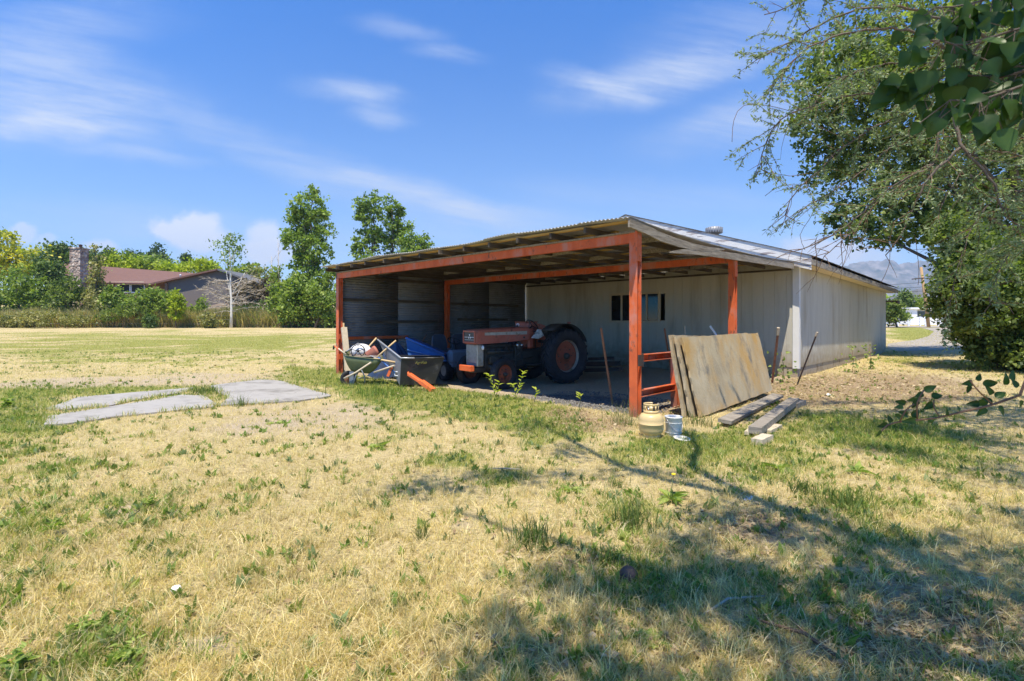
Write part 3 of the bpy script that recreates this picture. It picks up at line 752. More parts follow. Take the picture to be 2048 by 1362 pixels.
# leave the hole for the window by splitting the boards above and below it
WX0, WX1, WZ0, WZ1 = -5.94, -4.12, 1.55, 2.42
front = MB()
prof = [(vs[i][0], vs[i][1]) for i in range(0, len(vs), 2)]
for i in range(len(prof) - 1):
    (xa, ya), (xb, yb) = prof[i], prof[i + 1]
    def q(z0a, z0b, z1a, z1b): front.add([(xa, ya, z0a), (xb, yb, z0b), (xb, yb, z1b), (xa, ya, z1a)], [(0, 1, 2, 3)])
    ta, tb = roof_under(xa, 0) - .005, roof_under(xb, 0) - .005
    if xb > WX1 or xa < WX0: q(SB, SB, ta, tb)
    else: q(SB, SB, WZ0, WZ0); q(WZ1, WZ1, ta, tb)
front.build('front_wall', MT['siding'], barn)
M90 = RZ(R(90))
mb, vs, fs = siding(BARN_L, lambda x: (SB + .0 * x, roof_under(0, -x) - .12), .145, .006, .004)
mb.add(vs, fs, M=T(0, 0, 0) @ RZ(R(-90)) @ Matrix.Scale(1, 4)); 
# boards run along +y on the side facing +x
side = MB(); side.add([(-v[1], -v[0], v[2]) for v in vs], fs); side.build('side_wall', MT['siding'], barn)
bk = MB()
bk.add([(0, BARN_L, SB), (-10.18, BARN_L, SB), (-10.18, BARN_L, roof_under(-10.18, BARN_L)), (RIDGE_X, BARN_L, roof_under(RIDGE_X, BARN_L)), (0, BARN_L, roof_under(0, BARN_L))], [(0, 1, 2, 3, 4)])
bk.add([(-10.18, 0, SB), (-10.18, BARN_L, SB), (-10.18, BARN_L, roof_under(-10.18, BARN_L)), (-10.18, 0, roof_under(-10.18, 0))], [(0, 1, 2, 3)])
bk.build('rear_wall', MT['siding'], barn)
fd = MB()
fd.box((-10.2, .02, -.3), (-.02, .22, SB - .0, )); fd.box((-.215, .225, -.3), (-.021, BARN_L - .03, SB))
fd.box((-10.2, .225, -.3), (-10.0, BARN_L - .03, SB)); fd.build('foundation', MT['concrete'], barn)
tr = MB()
tr.box((-.135, -.028, SB - .03), (.03, -.004, eave_z(0) - .1)); tr.box((.004, -.003, SB - .03), (.029, .09, eave_z(0) - .13))
tr.build('corner_trim', MT['trim'], barn)
# window: frame, two mullions, three panes
wf = MB()
for (x0, x1, z0, z1) in ((WX0 - .06, WX1 + .06, WZ1, WZ1 + .07), (WX0 - .06, WX1 + .06, WZ0 - .07, WZ0), (WX0 - .06, WX0 + .015, WZ0, WZ1), (WX1 - .015, WX1 + .06, WZ0, WZ1),
                         (WX0 + .40, WX0 + .46, WZ0, WZ1), (WX1 - .46, WX1 - .40, WZ0, WZ1)):
    wf.box((x0, -.03, z0), (x1, .05, z1), bev=.004)
fr = wf.build('window', MT['beige'], barn)
for (x0, x1) in ((WX0 + .015, WX0 + .40), (WX0 + .46, WX1 - .46), (WX1 - .40, WX1 - .015)):
    MB().box((x0, .008, WZ0), (x1, .014, WZ1)).build('pane', MT['glass'], fr)
# roof: two thick slabs, ragged shingle edge
RO, RE = -.42, BARN_L + .35
rf = MB()
def rtop(x, y): return roof_under(x, y) + .10
for sgn in (1, -1):
    xe = .43 if sgn > 0 else 2 * RIDGE_X - .43
    ys = list(np.arange(RO - .03, RE, .22)) + [RE]
    vs = []; r_ = random.Random(3)
    for y in ys:
        j = r_.uniform(-.02, .02) if sgn > 0 else 0
        for (x, up) in ((xe + j, .085), (xe + j, .10), (RIDGE_X, .10), (RIDGE_X, .07)): vs.append((x, y, roof_under(x, y) + up))
    fs = []
    for i in range(len(ys) - 1):
        for k in range(4): a, b = i * 4 + k, i * 4 + (k + 1) % 4; fs.append((a, b, b + 4, a + 4))
    fs += [(0, 1, 2, 3), tuple(len(vs) - 4 + k for k in range(4))]
    rf.add(vs, fs)
rf.build('roof', MT['shingle'], barn)
fa = MB()
for sgn in (1, -1):                                  # rake boards on the gable, two of them stepped
    xe = .41 if sgn > 0 else 2 * RIDGE_X - .41
    def zz(x): return roof_under(x, 0) + .083
    for (y0, y1, t0, t1) in ((RO, RO + .025, 0, .24), (RO + .026, RO + .05, .2, .37)):
        fa.hexa([(RIDGE_X, y0, zz(RIDGE_X) - t1), (xe, y0, zz(xe) - t1), (xe, y1, zz(xe) - t1), (RIDGE_X, y1, zz(RIDGE_X) - t1),
                 (RIDGE_X, y0, zz(RIDGE_X) - t0), (xe, y0, zz(xe) - t0), (xe, y1, zz(xe) - t0), (RIDGE_X, y1, zz(RIDGE_X) - t0)])
fa.build('rake_board', MT['peeling'], barn)
sf = MB()                                            # boxed eave: soffit and fascia
sf.hexa([(.031, RO + .052, eave_z(0) - .165), (.385, RO + .052, eave_z(0) - .165), (.385, RE - .05, eave_z(RE) - .165), (.031, RE - .05, eave_z(RE) - .165),
         (.031, RO + .052, eave_z(0) - .15), (.385, RO + .052, eave_z(0) - .15), (.385, RE - .05, eave_z(RE) - .15), (.031, RE - .05, eave_z(RE) - .15)])
sf.add([(x, y, roof_under(x, 0) + .06 - d) for (x, y, d) in ((.031, RO + .051, .06), (-10.2, RO + .051, .06))] + [(-10.2, -.001, roof_under(-10.2, 0)), (.031, -.001, roof_under(.031, 0))], [(0, 1, 2, 3)]) if False else None
sf.build('soffit', MT['soffit'], barn)
ef = MB()
ef.hexa([(.388, RO + .052, eave_z(0) - .185), (.412, RO + .052, eave_z(0) - .185), (.412, RE - .05, eave_z(RE) - .185), (.388, RE - .05, eave_z(RE) - .185),
         (.388, RO + .052, eave_z(0) - .022), (.412, RO + .052, eave_z(0) - .022), (.412, RE - .05, eave_z(RE) - .022), (.388, RE - .05, eave_z(RE) - .022)])
ef.build('fascia', MT['old_wood'], barn)
rt = MB()                                            # return at the eave corner
rt.prism([(.0, eave_z(0) - .19), (.41, eave_z(0) - .19), (.41, eave_z(0) + .02), (-.3, eave_z(0) + .22)], RO + .03, RO + .052, axis=1)
rt.build('eave_return', MT['peeling'], barn)
vt = MB(); vx, vy = -2.72, 1.0; vz = rtop(vx, vy)
vt.lathe([(.15, vz - .2), (.15, vz + .06), (.22, vz + .06), (.25, vz + .11), (.26, vz + .17), (.24, vz + .24), (.17, vz + .27), (0, vz + .28)], 20, M=T(vx, vy, 0))
for k in range(20):
    a = 2 * math.pi * k / 20
    vt.box((-.012, .245, vz + .07), (.012, .264, vz + .24), M=T(vx, vy, 0) @ RZ(a))
vt.build('roof_vent', MT['galv'], barn)
aw = MB(); aw.box((-.35, BARN_L + .02, 2.42), (.42, BARN_L + .75, 2.47), bev=.005); aw.box((.36, BARN_L + .02, 2.34), (.42, BARN_L + .75, 2.419))
aw.build('door_canopy', MT['rafter_wood'], barn)

# ------------------------------------------------------------------ open shed in front of it
shed = empty('open_shed', A_SHED, -TH, 'open-fronted lean-to shed with red steel frame and rusty corrugated roof', 'shed')
def zr(y): return .005 * y - .002
SW = SHED_W
def ibeam(mb, x, y, z0, z1, wx=.125, wy=.125, t=.012):
    mb.box((x - wx / 2, y - wy / 2, z0), (x + wx / 2, y - wy / 2 + t, z1)); mb.box((x - wx / 2, y + wy / 2 - t, z0), (x + wx / 2, y + wy / 2, z1))
    mb.box((x - .02, y - wy / 2 + t, z0), (x + .02, y + wy / 2 - t, z1))
for (x, y, ztop) in ((-.01, 0, 2.92), (-.01, 3.97, 2.93), (-SW, 0, 2.76), (-SW, 3.97, 2.78)):
    p = MB(); ibeam(p, x, y, -.1, ztop, .14, .135, .014)
    if x > -1:
        p.box((x + .05, y - .09, ztop - .46), (x + .085, y - .068, ztop + .03)); p.box((x + .071, y - .066, ztop - .46), (x + .087, y + .045, ztop + .03))
        for k in range(3): p.box((x + .087, y - .02, ztop - .40 + .17 * k), (x + .095, y + .005, ztop - .375 + .17 * k))
    else:
        for z in (.42, 1.0): p.box((x + .07, y - .05, z), (x + .10, y + .06, z + .16))
    p.build('post', MT['red_steel'], shed)
for (y, zc) in ((0, 2.84), (3.97, 2.855)):
    b = MB(); h = .075; x0, x1 = -SW - .12, -.085
    b.box((x0, y - .035, zc - h), (x1, y - .022, zc + h)); b.box((x0, y - .022, zc - h), (x1, y + .05, zc - h + .012)); b.box((x0, y - .022, zc + h - .012), (x1, y + .05, zc + h))
    for k in range(1, 4): b.box((x0 + k * 2.45, y - .040, zc - h), (x0 + k * 2.45 + .14, y - .036, zc + h))
    b.build('beam', MT['red_steel'], shed)
    n = 5; pl = MB()
    for k in range(n):
        a = x0 + (x1 + .2 - x0) * k / n; c = x0 + (x1 + .2 - x0) * (k + 1) / n - .01
        pl.box((a, y - .075, zc + h + .002), (c, y + .08, zc + h + .032 + .006 * (k % 2)), bev=.006)
    pl.build('beam_plank', MT['old_wood'], shed)
r_ = random.Random(11)
NR = 14
for k in range(NR):
    x = .06 - (SW + .12) * k / (NR - 1)
    y0 = -.42 + r_.uniform(-.05, .05); z = 2.952
    rb = MB(); w = .022
    if k == 0: continue
    rb.hexa([(x - w, y0, z + zr(y0)), (x + w, y0, z + zr(y0)), (x + w, 8.05, z + zr(8.05)), (x - w, 8.05, z + zr(8.05)),
             (x - w, y0, z + zr(y0) + .095), (x + w, y0, z + zr(y0) + .095), (x + w, 8.05, z + zr(8.05) + .095), (x - w, 8.05, z + zr(8.05) + .095)])
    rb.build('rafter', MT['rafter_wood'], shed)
for y in (-.26, .45, 1.35, 2.25, 3.15, 4.1, 5.0, 5.9, 6.8, 7.7):
    pu = MB(); z = 3.05 + zr(y)
    pu.box((-SW - .08, y - .045, z), (.12 if y < 0 else -.62, y + .045, z + .028)); pu.build('purlin', MT['purlin_wood'], shed)
# blocking between rafters, old and pale, that shows under the roof
for k in range(NR - 1):
    for y in (1.5, 2.9, 5.1, 6.6):
        if r_.random() < .5: continue
        x = .06 - (SW + .12) * k / (NR - 1); yy_ = y + r_.uniform(-.3, .3); z = 2.95 + zr(yy_)
        bl = MB(); bl.box((x - (SW + .12) / (NR - 1) + .024, yy_ - .02, z + .0), (x - .024, yy_ + .02, z + .09)); bl.build('blocking', MT['old_wood'], shed)
# corrugated roof in overlapping sheets, waves run front to back
pitch, amp = .076, .011
def roof_sheet(x0, x1, y0, y1, lift):
    nx = int((x1 - x0) / pitch * 6)
    def fn(u, v):
        x = x0 + (x1 - x0) * u; y = y0 + (y1 - y0) * v
        sag = (-.018 * math.sin(x * 1.3 + 1) - .01 * math.sin(x * 3.1)) * (1 - v)
        sag -= .13 * math.exp(-((x - .17) / .75) ** 2) * math.sin(math.pi * min(max((y + .3) / 8.4, 0), 1)) ** .6 if y > -.3 else 0
        return (x, y, 3.093 + zr(y) + lift + amp * math.sin(2 * math.pi * x / pitch) + sag + .012 * (1 - v))
    return MB().sheet(fn, nx, 14)
x = -SW - .16; k = 0
while x < .12:
    w = min(.82, .17 - x)
    roof_sheet(x, x + w, -.46 - r_.uniform(0, .05) + (.05 if k % 3 else 0), 8.09, .004 * (k % 2)).build('roof_sheet', MT['galv'], shed, solid=.0016, normals=False); x += .76; k += 1
# weathered end boards under the right-hand edge, broken and sagging
def bent_board(pts, h, t, name):
    mb = MB(); vs = []; n = len(pts)
    for i, (y, z, hh_) in enumerate(pts):
        vs += [(.125, y, z - hh_), (.125 + t, y, z - hh_), (.125 + t, y, z), (.125, y, z)]
    fs = [(0, 1, 2, 3), tuple(4 * (n - 1) + k for k in range(4))]
    for i in range(n - 1):
        for k in range(4): a = 4 * i + k; b = 4 * i + (k + 1) % 4; fs.append((a, b, b + 4, a + 4))
    mb.add(vs, fs); mb.build(name, MT['old_wood'], shed)
bent_board([(-.44, 3.075, .14), (.0, 3.04, .145), (.5, 2.975, .145), (1.1, 2.94, .14), (1.7, 2.92, .12), (2.4, 2.93, .09), (3.1, 2.97, .03)], .14, .038, 'end_board')
bent_board([(.85, 2.69, .02), (1.2, 2.76, .07), (1.8, 2.84, .11), (2.6, 2.89, .13), (3.6, 2.93, .14), (4.8, 2.97, .145), (6.2, 3.02, .15), (7.66, 3.05, .15)], .14, .036, 'end_board')
# ledger and splice blocks along the barn wall
ld = MB(); ld.box((-SW, 7.98, 2.90), (.0, 8.03, 2.95)); ld.build('ledger', MT['rafter_wood'], shed)
# corrugated left wall, waves run level
def wall_sheet(y0, y1, z0, z1, off):
    nz = int((z1 - z0) / pitch * 6)
    return MB().sheet(lambda u, v: (-SW - .10 + off + amp * math.sin(2 * math.pi * (z0 + (z1 - z0) * v) / pitch), y0 + (y1 - y0) * u, z0 + (z1 - z0) * v), 2, nz)
for i, (y0, y1, z0, z1) in enumerate(((-.06, 2.1, .03, 1.62), (2.06, 4.1, .05, 1.62), (4.06, 6.1, .04, 1.62), (6.06, 8.07, .06, 1.62), (-.06, 2.1, 1.56, 3.04), (2.06, 4.1, 1.56, 3.05), (4.06, 6.1, 1.56, 3.06), (6.06, 8.06, 1.56, 3.08))):
    wall_sheet(y0, y1, z0, z1, .003 * (i % 2)).build('wall_sheet', MT['galv_dark'], shed, solid=.0016, normals=False)
gw = MT['rafter_wood']
for (y0, y1, z) in ((.15, 3.85, 2.12), (.9, 3.6, 1.47), (.2, 2.4, .98), (4.2, 7.6, 2.1), (4.5, 7.0, 1.55), (1.2, 3.8, 2.78)):
    g_ = MB(); n = 4
    for k in range(n):
        a = y0 + (y1 - y0) * k / n; b = y0 + (y1 - y0) * (k + 1) / n
        g_.hexa([(-SW - .075, a, z + r_.uniform(-.012, .012)), (-SW - .035, a, z), (-SW - .035, b, z), (-SW - .075, b, z),
                 (-SW - .075, a, z + .085), (-SW - .035, a, z + .085), (-SW - .035, b, z + .085), (-SW - .075, b, z + .085)])
    g_.build('girt', MT['rafter_wood'] if z != .98 else MT['red_steel'], shed)
# rails between the near post and the short post
for z in (.86, .29):
    b = MB(); b.box((-.055, .075, z), (-.043, 1.28, z + .115)); b.box((-.043, .075, z + .103), (.03, 1.28, z + .115)); b.box((-.043, .075, z), (.03, 1.28, z + .011))
    b.build('rail', MT['red_steel'], shed)
p = MB(); ibeam(p, -.005, 1.345, -.1, .975, .12, .12, .012); p.build('short_post', MT['red_steel'], shed)
b = MB(); b.box((-.09, .07, .78), (.09, .085, 1.0)); b.box((.072, -.06, .80), (.08, .068, .98)); b.build('bracket', MT['rust_dark'], shed)
# ------------------------------------------------------------------ tractor
def tyre(mb, r, w, rim_r, lug=0, n=48, M=None):
    h = r - rim_r
    prof = [(rim_r, -w * .36), (rim_r + h * .2, -w * .46), (rim_r + h * .55, -w * .5), (r - h * .16, -w * .46), (r - h * .03, -w * .36), (r, -w * .2), (r, w * .2), (r - h * .03, w * .36), (r - h * .16, w * .46), (rim_r + h * .55, w * .5), (rim_r + h * .2, w * .46), (rim_r, w * .36), (rim_r - .012, 0)]
    mb.lathe([(a - (lug if a > r - h * .1 else 0), b) for a, b in prof], n, M=M, close=True)
    if lug:
        k = 22
        for i in range(k):
            for s in (1, -1):
                a = 2 * math.pi * (i + (.5 if s > 0 else 0)) / k
                vs = []
                for (t, dzz, ww) in ((0.0, .02, .020), (.45, .5, .018), (1.0, .98, .016)):
                    zc = s * w * .48 * dzz; an = a + .30 * (t - .3)
                    rr = r if t < .7 else r - h * .10
                    for (da, dr) in ((-ww / r, -lug * 1.3), (ww / r, -lug * 1.3), (ww / r * .7, 0), (-ww / r * .7, 0)):
                        vs.append(((rr + dr) * math.cos(an + da), (rr + dr) * math.sin(an + da), zc))
                fs = [(0, 1, 2, 3), (8, 9, 10, 11)]
                for q in range(2):
                    for e in range(4): x0 = q * 4 + e; x1 = q * 4 + (e + 1) % 4; fs.append((x0, x1, x1 + 4, x0 + 4))
                # shoulder block down the side wall
                mb.add(vs, fs, M=M)
                an = a + .30 * .72
                v2 = []
                for (rr, zz_) in ((r - h * .10, s * w * .49), (r - h * .36, s * w * .535)):
                    for (da, dzz) in ((-.022 / r, -s * .03), (.022 / r, -s * .03), (.022 / r, s * .006), (-.022 / r, s * .006)):
                        v2.append((rr * math.cos(an + da), rr * math.sin(an + da), zz_ + dzz))
                mb.add(v2, [(0, 1, 2, 3), (4, 5, 6, 7), (0, 1, 5, 4), (1, 2, 6, 5), (2, 3, 7, 6), (3, 0, 4, 7)], M=M)
    return mb
rear_c = Vector((.87, 13.34, 0)); hd = Vector((-1.49, -1.16, 0)).normalized()
tz = gzf(rear_c.x, rear_c.y) - .02
tractor = empty('tractor', (rear_c.x, rear_c.y, tz), math.atan2(hd.y, hd.x), 'old faded red farm tractor with big lugged rear tyres parked in the shed', 'tractor')
MX = RX(R(-90))                      # lathe axis z -> +y
def wheel(name, x, y, r, w, rim_r, lug, side, steer=0.0):
    o = empty(name, (x, y, r - .01), steer); o.parent = tractor
    ty = MB(); tyre(ty, r, w, rim_r, lug, M=MX); ty.build('tyre', MT['tyre'], o)
    rm = MB(); s = side
    rm.lathe([(rim_r + .012, -w * .37), (rim_r + .012, -w * .33), (rim_r - .03, -w * .2), (rim_r - .03, w * .2), (rim_r + .012, w * .33), (rim_r + .012, w * .37)], 40, M=MX)
    rm.build('rim', MT['grille'] if lug else MT['rim_red'], o)
    ds = MB()
    ds.lathe([(rim_r - .032, s * w * .10), (rim_r * .80, s * w * .14), (rim_r * .62, s * w * .02), (rim_r * .42, s * w * .0), (rim_r * .38, s * w * .14), (0, s * w * .15)], 36, M=MX)
    ds.build('wheel_disc', MT['rim_red'], o)
    hb = MB(); hb.lathe([(rim_r * .20, s * w * .12), (rim_r * .20, s * (w * .15 + .05)), (rim_r * .12, s * (w * .15 + .085)), (0, s * (w * .15 + .09))], 20, M=MX)
    for k in range(8 if lug else 6):
        a = 2 * math.pi * k / (8 if lug else 6); rr = rim_r * .55
        hb.lathe([(.014, 0), (.014, s * .02), (0, s * .021)], 6, M=T(rr * math.cos(a), s * (w * .04), rr * math.sin(a)) @ MX)
    hb.build('hub', MT['engine'], o)
    return o
WB = 1.89
wheel('rear_wheel', 0, .70, .69, .34, .40, .032, 1); wheel('rear_wheel', 0, -.70, .69, .34, .40, .032, -1)
wheel('front_wheel', WB, .70, .355, .17, .215, 0, 1, .10); wheel('front_wheel', WB, -.70, .355, .17, .215, 0, -1, .10)
for o in [c for c in tractor.children if c.name.startswith('front_wheel')]:
    tb = [c for c in o.children if c.name.startswith('tyre')][0]
    rb = MB()
    for zz_ in (-.05, 0, .05): rb.lathe([(.348, zz_ - .012), (.363, zz_ - .006), (.363, zz_ + .006), (.348, zz_ + .012)], 48, M=MX, close=True)
    rb.build('tread_ribs', MT['tyre'], o)
# hood: rounded box with a slight drop to the nose, open below
def hood_sec(x, z0, z1, w, rnd=.06):
    pts = [(-w / 2, z0)]
    for a in (180, 150, 120, 90): pts.append((-w / 2 + rnd + rnd * math.cos(R(a)), z1 - rnd + rnd * math.sin(R(a))))
    for a in (90, 60, 30, 0): pts.append((w / 2 - rnd + rnd * math.cos(R(a)), z1 - rnd + rnd * math.sin(R(a))))
    pts.append((w / 2, z0))
    return [(x, y, z) for y, z in pts]
hs = [(2.34, 1.03, 1.325, .50), (2.30, 1.01, 1.34, .52), (1.95, 1.02, 1.36, .53), (1.2, 1.06, 1.39, .54), (.80, 1.09, 1.40, .54), (.74, 1.10, 1.37, .52)]
hb = MB(); vs = []; fs = []
for s in hs: vs += hood_sec(*s)
n = 10
for i in range(len(hs) - 1):
    for k in range(n): a, b = i * n + k, i * n + (k + 1) % n; fs.append((a, b, b + n, a + n))
fs += [tuple(range(n)), tuple(range((len(hs) - 1) * n, len(hs) * n))]
hb.add(vs, fs, False); hood = hb.build('hood', MT['tractor_red'], tractor)
# side strip along the bonnet and the filler cap
st = MB()
for y in (.268, -.268): st.hexa([(.85, y - .006, 1.22), (2.1, y - .012, 1.21), (2.1, y + .004, 1.21), (.85, y + .006, 1.22), (.85, y - .006, 1.30), (2.1, y - .012, 1.275), (2.1, y + .004, 1.275), (.85, y + .006, 1.30)])
st.build('hood_stripe', MT['grille'], hood)
cp = MB(); cp.lathe([(.05, 1.38), (.05, 1.43), (.03, 1.44), (0, 1.44)], 16, M=T(1.0, .05, 0)); cp.lathe([(.02, 0), (.02, .03), (0, .03)], 10, M=T(.95, .27, 1.15) @ MX); cp.build('filler_cap', MT['engine'], hood)
# nose badge with its frame, white emblem and name bars
nf = MB(); X0 = 2.342
for (y0, y1, z0, z1) in ((-.25, .25, 1.285, 1.325), (-.25, .25, 1.03, 1.07), (-.25, -.215, 1.07, 1.285), (.215, .25, 1.07, 1.285)): nf.box((X0, y0, z0), (X0 + .03, y1, z1), bev=.008)
nf.build('nose_frame', MT['orange'] if False else MT['tractor_red'], hood)
MB().box((X0 - .002, -.214, 1.071), (X0 + .010, .214, 1.284)).build('badge', MT['badge_dark'], hood)
em = MB()
def tri(cy, cz, s):
    for (y, z) in ((0, .42), (-.40, -.28), (.40, -.28)):
        for k in range(1):
            a = [(y * s + cy - .30 * s, z * s + cz + .26 * s), (y * s + cy + .30 * s, z * s + cz + .26 * s), (y * s + cy, z * s + cz - .30 * s)]
            em.prism(a, X0 + .011, X0 + .017, axis=0)
tri(0.02, 1.18, .082)
em.box((X0 + .011, .085, 1.165), (X0 + .015, .205, 1.175)); em.box((X0 + .011, -.205, 1.165), (X0 + .015, -.06, 1.175)); em.box((X0 + .011, -.19, 1.105), (X0 + .014, .19, 1.112))
em.build('emblem', MT['white_paint'], hood)
# radiator grille below
gr = MB(); gr.box((2.10, -.235, .50), (2.29, .235, 1.005), bev=.02); g_ = gr.build('grille', MT['grille'], tractor)
sl = MB()
for k in range(17): sl.box((2.291, -.21, .60 + k * .0235), (2.298, .21, .61 + k * .0235))
sl.build('grille_slats', MT['grille'], g_)
lp = MB(); lp.box((2.291, -.20, .51), (2.297, .20, .585)); lp.build('grille_plate', MT['grey_poly'], g_)
for s in (1, -1):
    h = MB(); h.lathe([(0, -.07), (.045, -.06), (.058, 0), (.058, .02)], 20, M=T(2.16, s * .295, .93) @ RY(R(90))); hl = h.build('headlight', MT['engine'], tractor)
    h = MB(); h.lathe([(.054, .018), (.045, .030), (.02, .038), (0, .04)], 20, M=T(2.16, s * .295, .93) @ RY(R(90))); h.build('lamp_lens', MT['glass_lamp'], hl)
bm_ = MB(); bm_.box((2.36, -.23, .40), (2.48, .23, .53), bev=.008); bm_.build('front_weight', MT['orange'], tractor)
bm_ = MB(); bm_.box((2.0, -.17, .36), (2.358, .17, .48), bev=.01); bm_.box((1.72, -.10, .36), (2.0, .10, .6), bev=.02); bm_.build('front_frame', MT['engine'], tractor)
ax = MB()
ax.tube([(WB, -.62, .40), (WB, 0, .50), (WB, .62, .40)], [.04, .055, .04], 10)
for s in (1, -1): ax.tube([(WB, s * .57, .30), (WB, s * .57, .62)], .032, 10); ax.tube([(WB, s * .56, .34), (WB, s * .68, .345)], .03, 8)
ax.tube([(WB - .02, .57, .60), (1.2, .35, .62), (.7, .30, .66)], .016, 8); ax.tube([(WB - .02, -.57, .60), (.7, -.30, .66)], .016, 8)
for s in (1, -1): ax.tube([(WB, s * .5, .38), (.85, s * .22, .42)], .028, 8)
ax.build('front_axle', MT['engine'], tractor)
en = MB()
en.box((1.15, -.16, .40), (2.02, .16, .92), bev=.03); en.box((1.2, -.13, .921), (1.95, .13, 1.0), bev=.02); en.box((.95, -.19, .42), (1.149, .19, .95), bev=.02)
en.box((.20, -.17, .42), (.949, .17, .85), bev=.05); en.box((-.28, -.24, .42), (.199, .24, .86), bev=.06)
for k in range(4): en.tube([(1.3 + .2 * k, .16, .86), (1.3 + .2 * k, .25, .82)], .03, 8)
en.tube([(1.25, .25, .82), (2.0, .25, .82)], .032, 8)
en.lathe([(.055, 0), (.06, .03), (.06, .17), (.05, .2), (0, .2)], 14, M=T(1.52, .25, .50)); en.lathe([(.05, 0), (.05, .16), (0, .17)], 14, M=T(1.1, .26, .88))
en.box((1.72, .17, .55), (1.95, .27, .72), bev=.02); en.tube([(.1, .17, .52), (.1, .62, .62)], .06, 10); en.tube([(.1, -.17, .52), (.1, -.62, .62)], .06, 10)
en.tube([(1.0, .27, 1.0), (1.05, .30, .8), (1.2, .26, .7)], .012, 6); en.tube([(1.45, .22, .98), (1.5, .28, .75), (1.75, .24, .68)], .012, 6)
eng = en.build('engine', MT['engine'], tractor)
el = MB()
for (x, z) in ((1.02, .96), (1.14, .965)): el.lathe([(0, 0), (.042, .0), (.045, .05), (.035, .08), (0, .082)], 16, M=T(x, .22, z) @ MX)
el.build('filter_bowl', MT['chrome'], eng)
# rear axle housing, footplates, fenders
rx_ = MB(); rx_.tube([(0, -.56, .68), (0, .56, .68)], [.10, .10], 14); rx_.tube([(0, -.62, .68), (0, -.5, .68)], .15, 14); rx_.tube([(0, .5, .68), (0, .62, .68)], .15, 14); rx_.build('rear_axle', MT['engine'], tractor)
for s in (1, -1):
    f = MB(); y0, y1 = (.36, .80) if s > 0 else (-.80, -.36)
    prof = [(.76 * math.cos(R(a)), .70 + .78 * math.sin(R(a))) for a in range(52, 164, 8)]
    f.sheet(lambda u, v: (prof[int(round(u * (len(prof) - 1)))][0], y0 + (y1 - y0) * v, prof[int(round(u * (len(prof) - 1)))][1]), len(prof) - 1, 1)
    yy_ = y0 if s > 0 else y1
    f.add([(.0, yy_, .70)] + [(a, yy_, b) for a, b in prof], [(0, i, i + 1) for i in range(1, len(prof))])
    f.build('fender', MT['engine'] if s > 0 else MT['tractor_red'], tractor, solid=.006, normals=False)
    fp = MB(); fp.box((.35, s * .2 if s > 0 else -.52, .47), (.85, .52 if s > 0 else -.2, .50), bev=.005); fp.build('footplate', MT['engine'], tractor)
ds = MB(); ds.box((.55, -.20, .86), (.735, .20, 1.36), bev=.04); ds.build('dashboard', MT['tractor_red'], tractor)
stw = MB(); stw.tube([(.62, 0, 1.3), (.46, 0, 1.42)], .02, 8)
for k in range(24):
    a, b = 2 * math.pi * k / 24, 2 * math.pi * (k + 1) / 24
    Mx = T(.46, 0, 1.42) @ RY(R(-52))
    stw.tube([Mx @ Vector((.19 * math.cos(a), .19 * math.sin(a), 0)), Mx @ Vector((.19 * math.cos(b), .19 * math.sin(b), 0))], .012, 6, caps=False)
for k in range(3):
    a = 2 * math.pi * k / 3; Mx = T(.46, 0, 1.42) @ RY(R(-52)); stw.tube([Mx @ Vector((0, 0, 0)), Mx @ Vector((.19 * math.cos(a), .19 * math.sin(a), 0))], .009, 6)
stw.build('steering_wheel', MT['black'], tractor)
se = MB(); se.box((-.28, -.24, .98), (.10, .24, 1.05), bev=.03)
se.box((-.04, -.24, 0), (.03, .24, .30), bev=.03, M=T(-.27, 0, 1.03) @ RY(R(-12))); se.tube([(-.1, 0, .98), (-.15, 0, .85)], .05, 10); se.build('seat', MT['black'], tractor)
# flared side panel with torn black and white covering, beside the dash
tp = MB(); tp.hexa([(.50, .27, 1.10), (.72, .27, 1.13), (.72, .30, 1.13), (.50, .30, 1.10), (.12, .33, 1.30), (.52, .28, 1.34), (.52, .31, 1.34), (.12, .36, 1.30)])
tag(tp.build('side_cover', MT['torn'], tractor), 'torn black and white side cover')
lv = MB()
for (x, y, q) in ((.75, .13, (.68, .16, 1.50)), (.3, .14, (.28, .18, 1.05)), (.25, -.12, (.2, -.18, 1.1))): lv.tube([(x, y, .85), q], .009, 6); lv.lathe([(0, -.02), (.02, 0), (0, .02)], 10, M=T(*q))
lv.build('lever', MT['engine'], tractor)
lk = MB()
for s in (1, -1): lk.tube([(-.25, s * .2, .45), (-.75, s * .34, .42)], .022, 8); lk.tube([(-.1, s * .2, .95), (-.5, s * .27, .9), (-.55, s * .28, .44)], .014, 6)
lk.build('hitch_arm', MT['engine'], tractor)
tl = MB(); tl.lathe([(0, 0), (.04, .01), (.05, .05), (0, .06)], 14, M=T(-.25, .6, 1.47)); tl.build('tail_lamp', MT['terracotta'], tractor)
# the red box that rests on it
bx = empty('metal_box', tractor.matrix_world @ Vector((0, 0, 0)), 0)
bl_ = Matrix.Translation((rear_c.x, rear_c.y, tz)) @ RZ(math.atan2(hd.y, hd.x))
p0 = bl_ @ Vector((.42, -.30, 1.36))
bx.location = p0; bx.rotation_euler = (0, 0, math.atan2(hd.y, hd.x) + R(20))
tag(bx, 'red metal box with white round mark resting above the tractor dash', 'box')
b = MB(); b.box((-.14, -.24, 0), (.14, .27, .15), bev=.012); b.build('body', MT['tractor_red'], bx)
b = MB(); b.box((-.155, -.25, .15), (.155, .285, .175), bev=.008); b.build('lid', MT['rim_red'], bx)
b = MB(); b.lathe([(.022, 0), (.044, 0), (.044, .004), (.022, .004)], 20, M=T(.141, -.15, .085) @ RY(R(90)), close=True); b.box((.141, -.20, .022), (.145, -.10, .032)); b.build('mark', MT['white_paint'], bx)
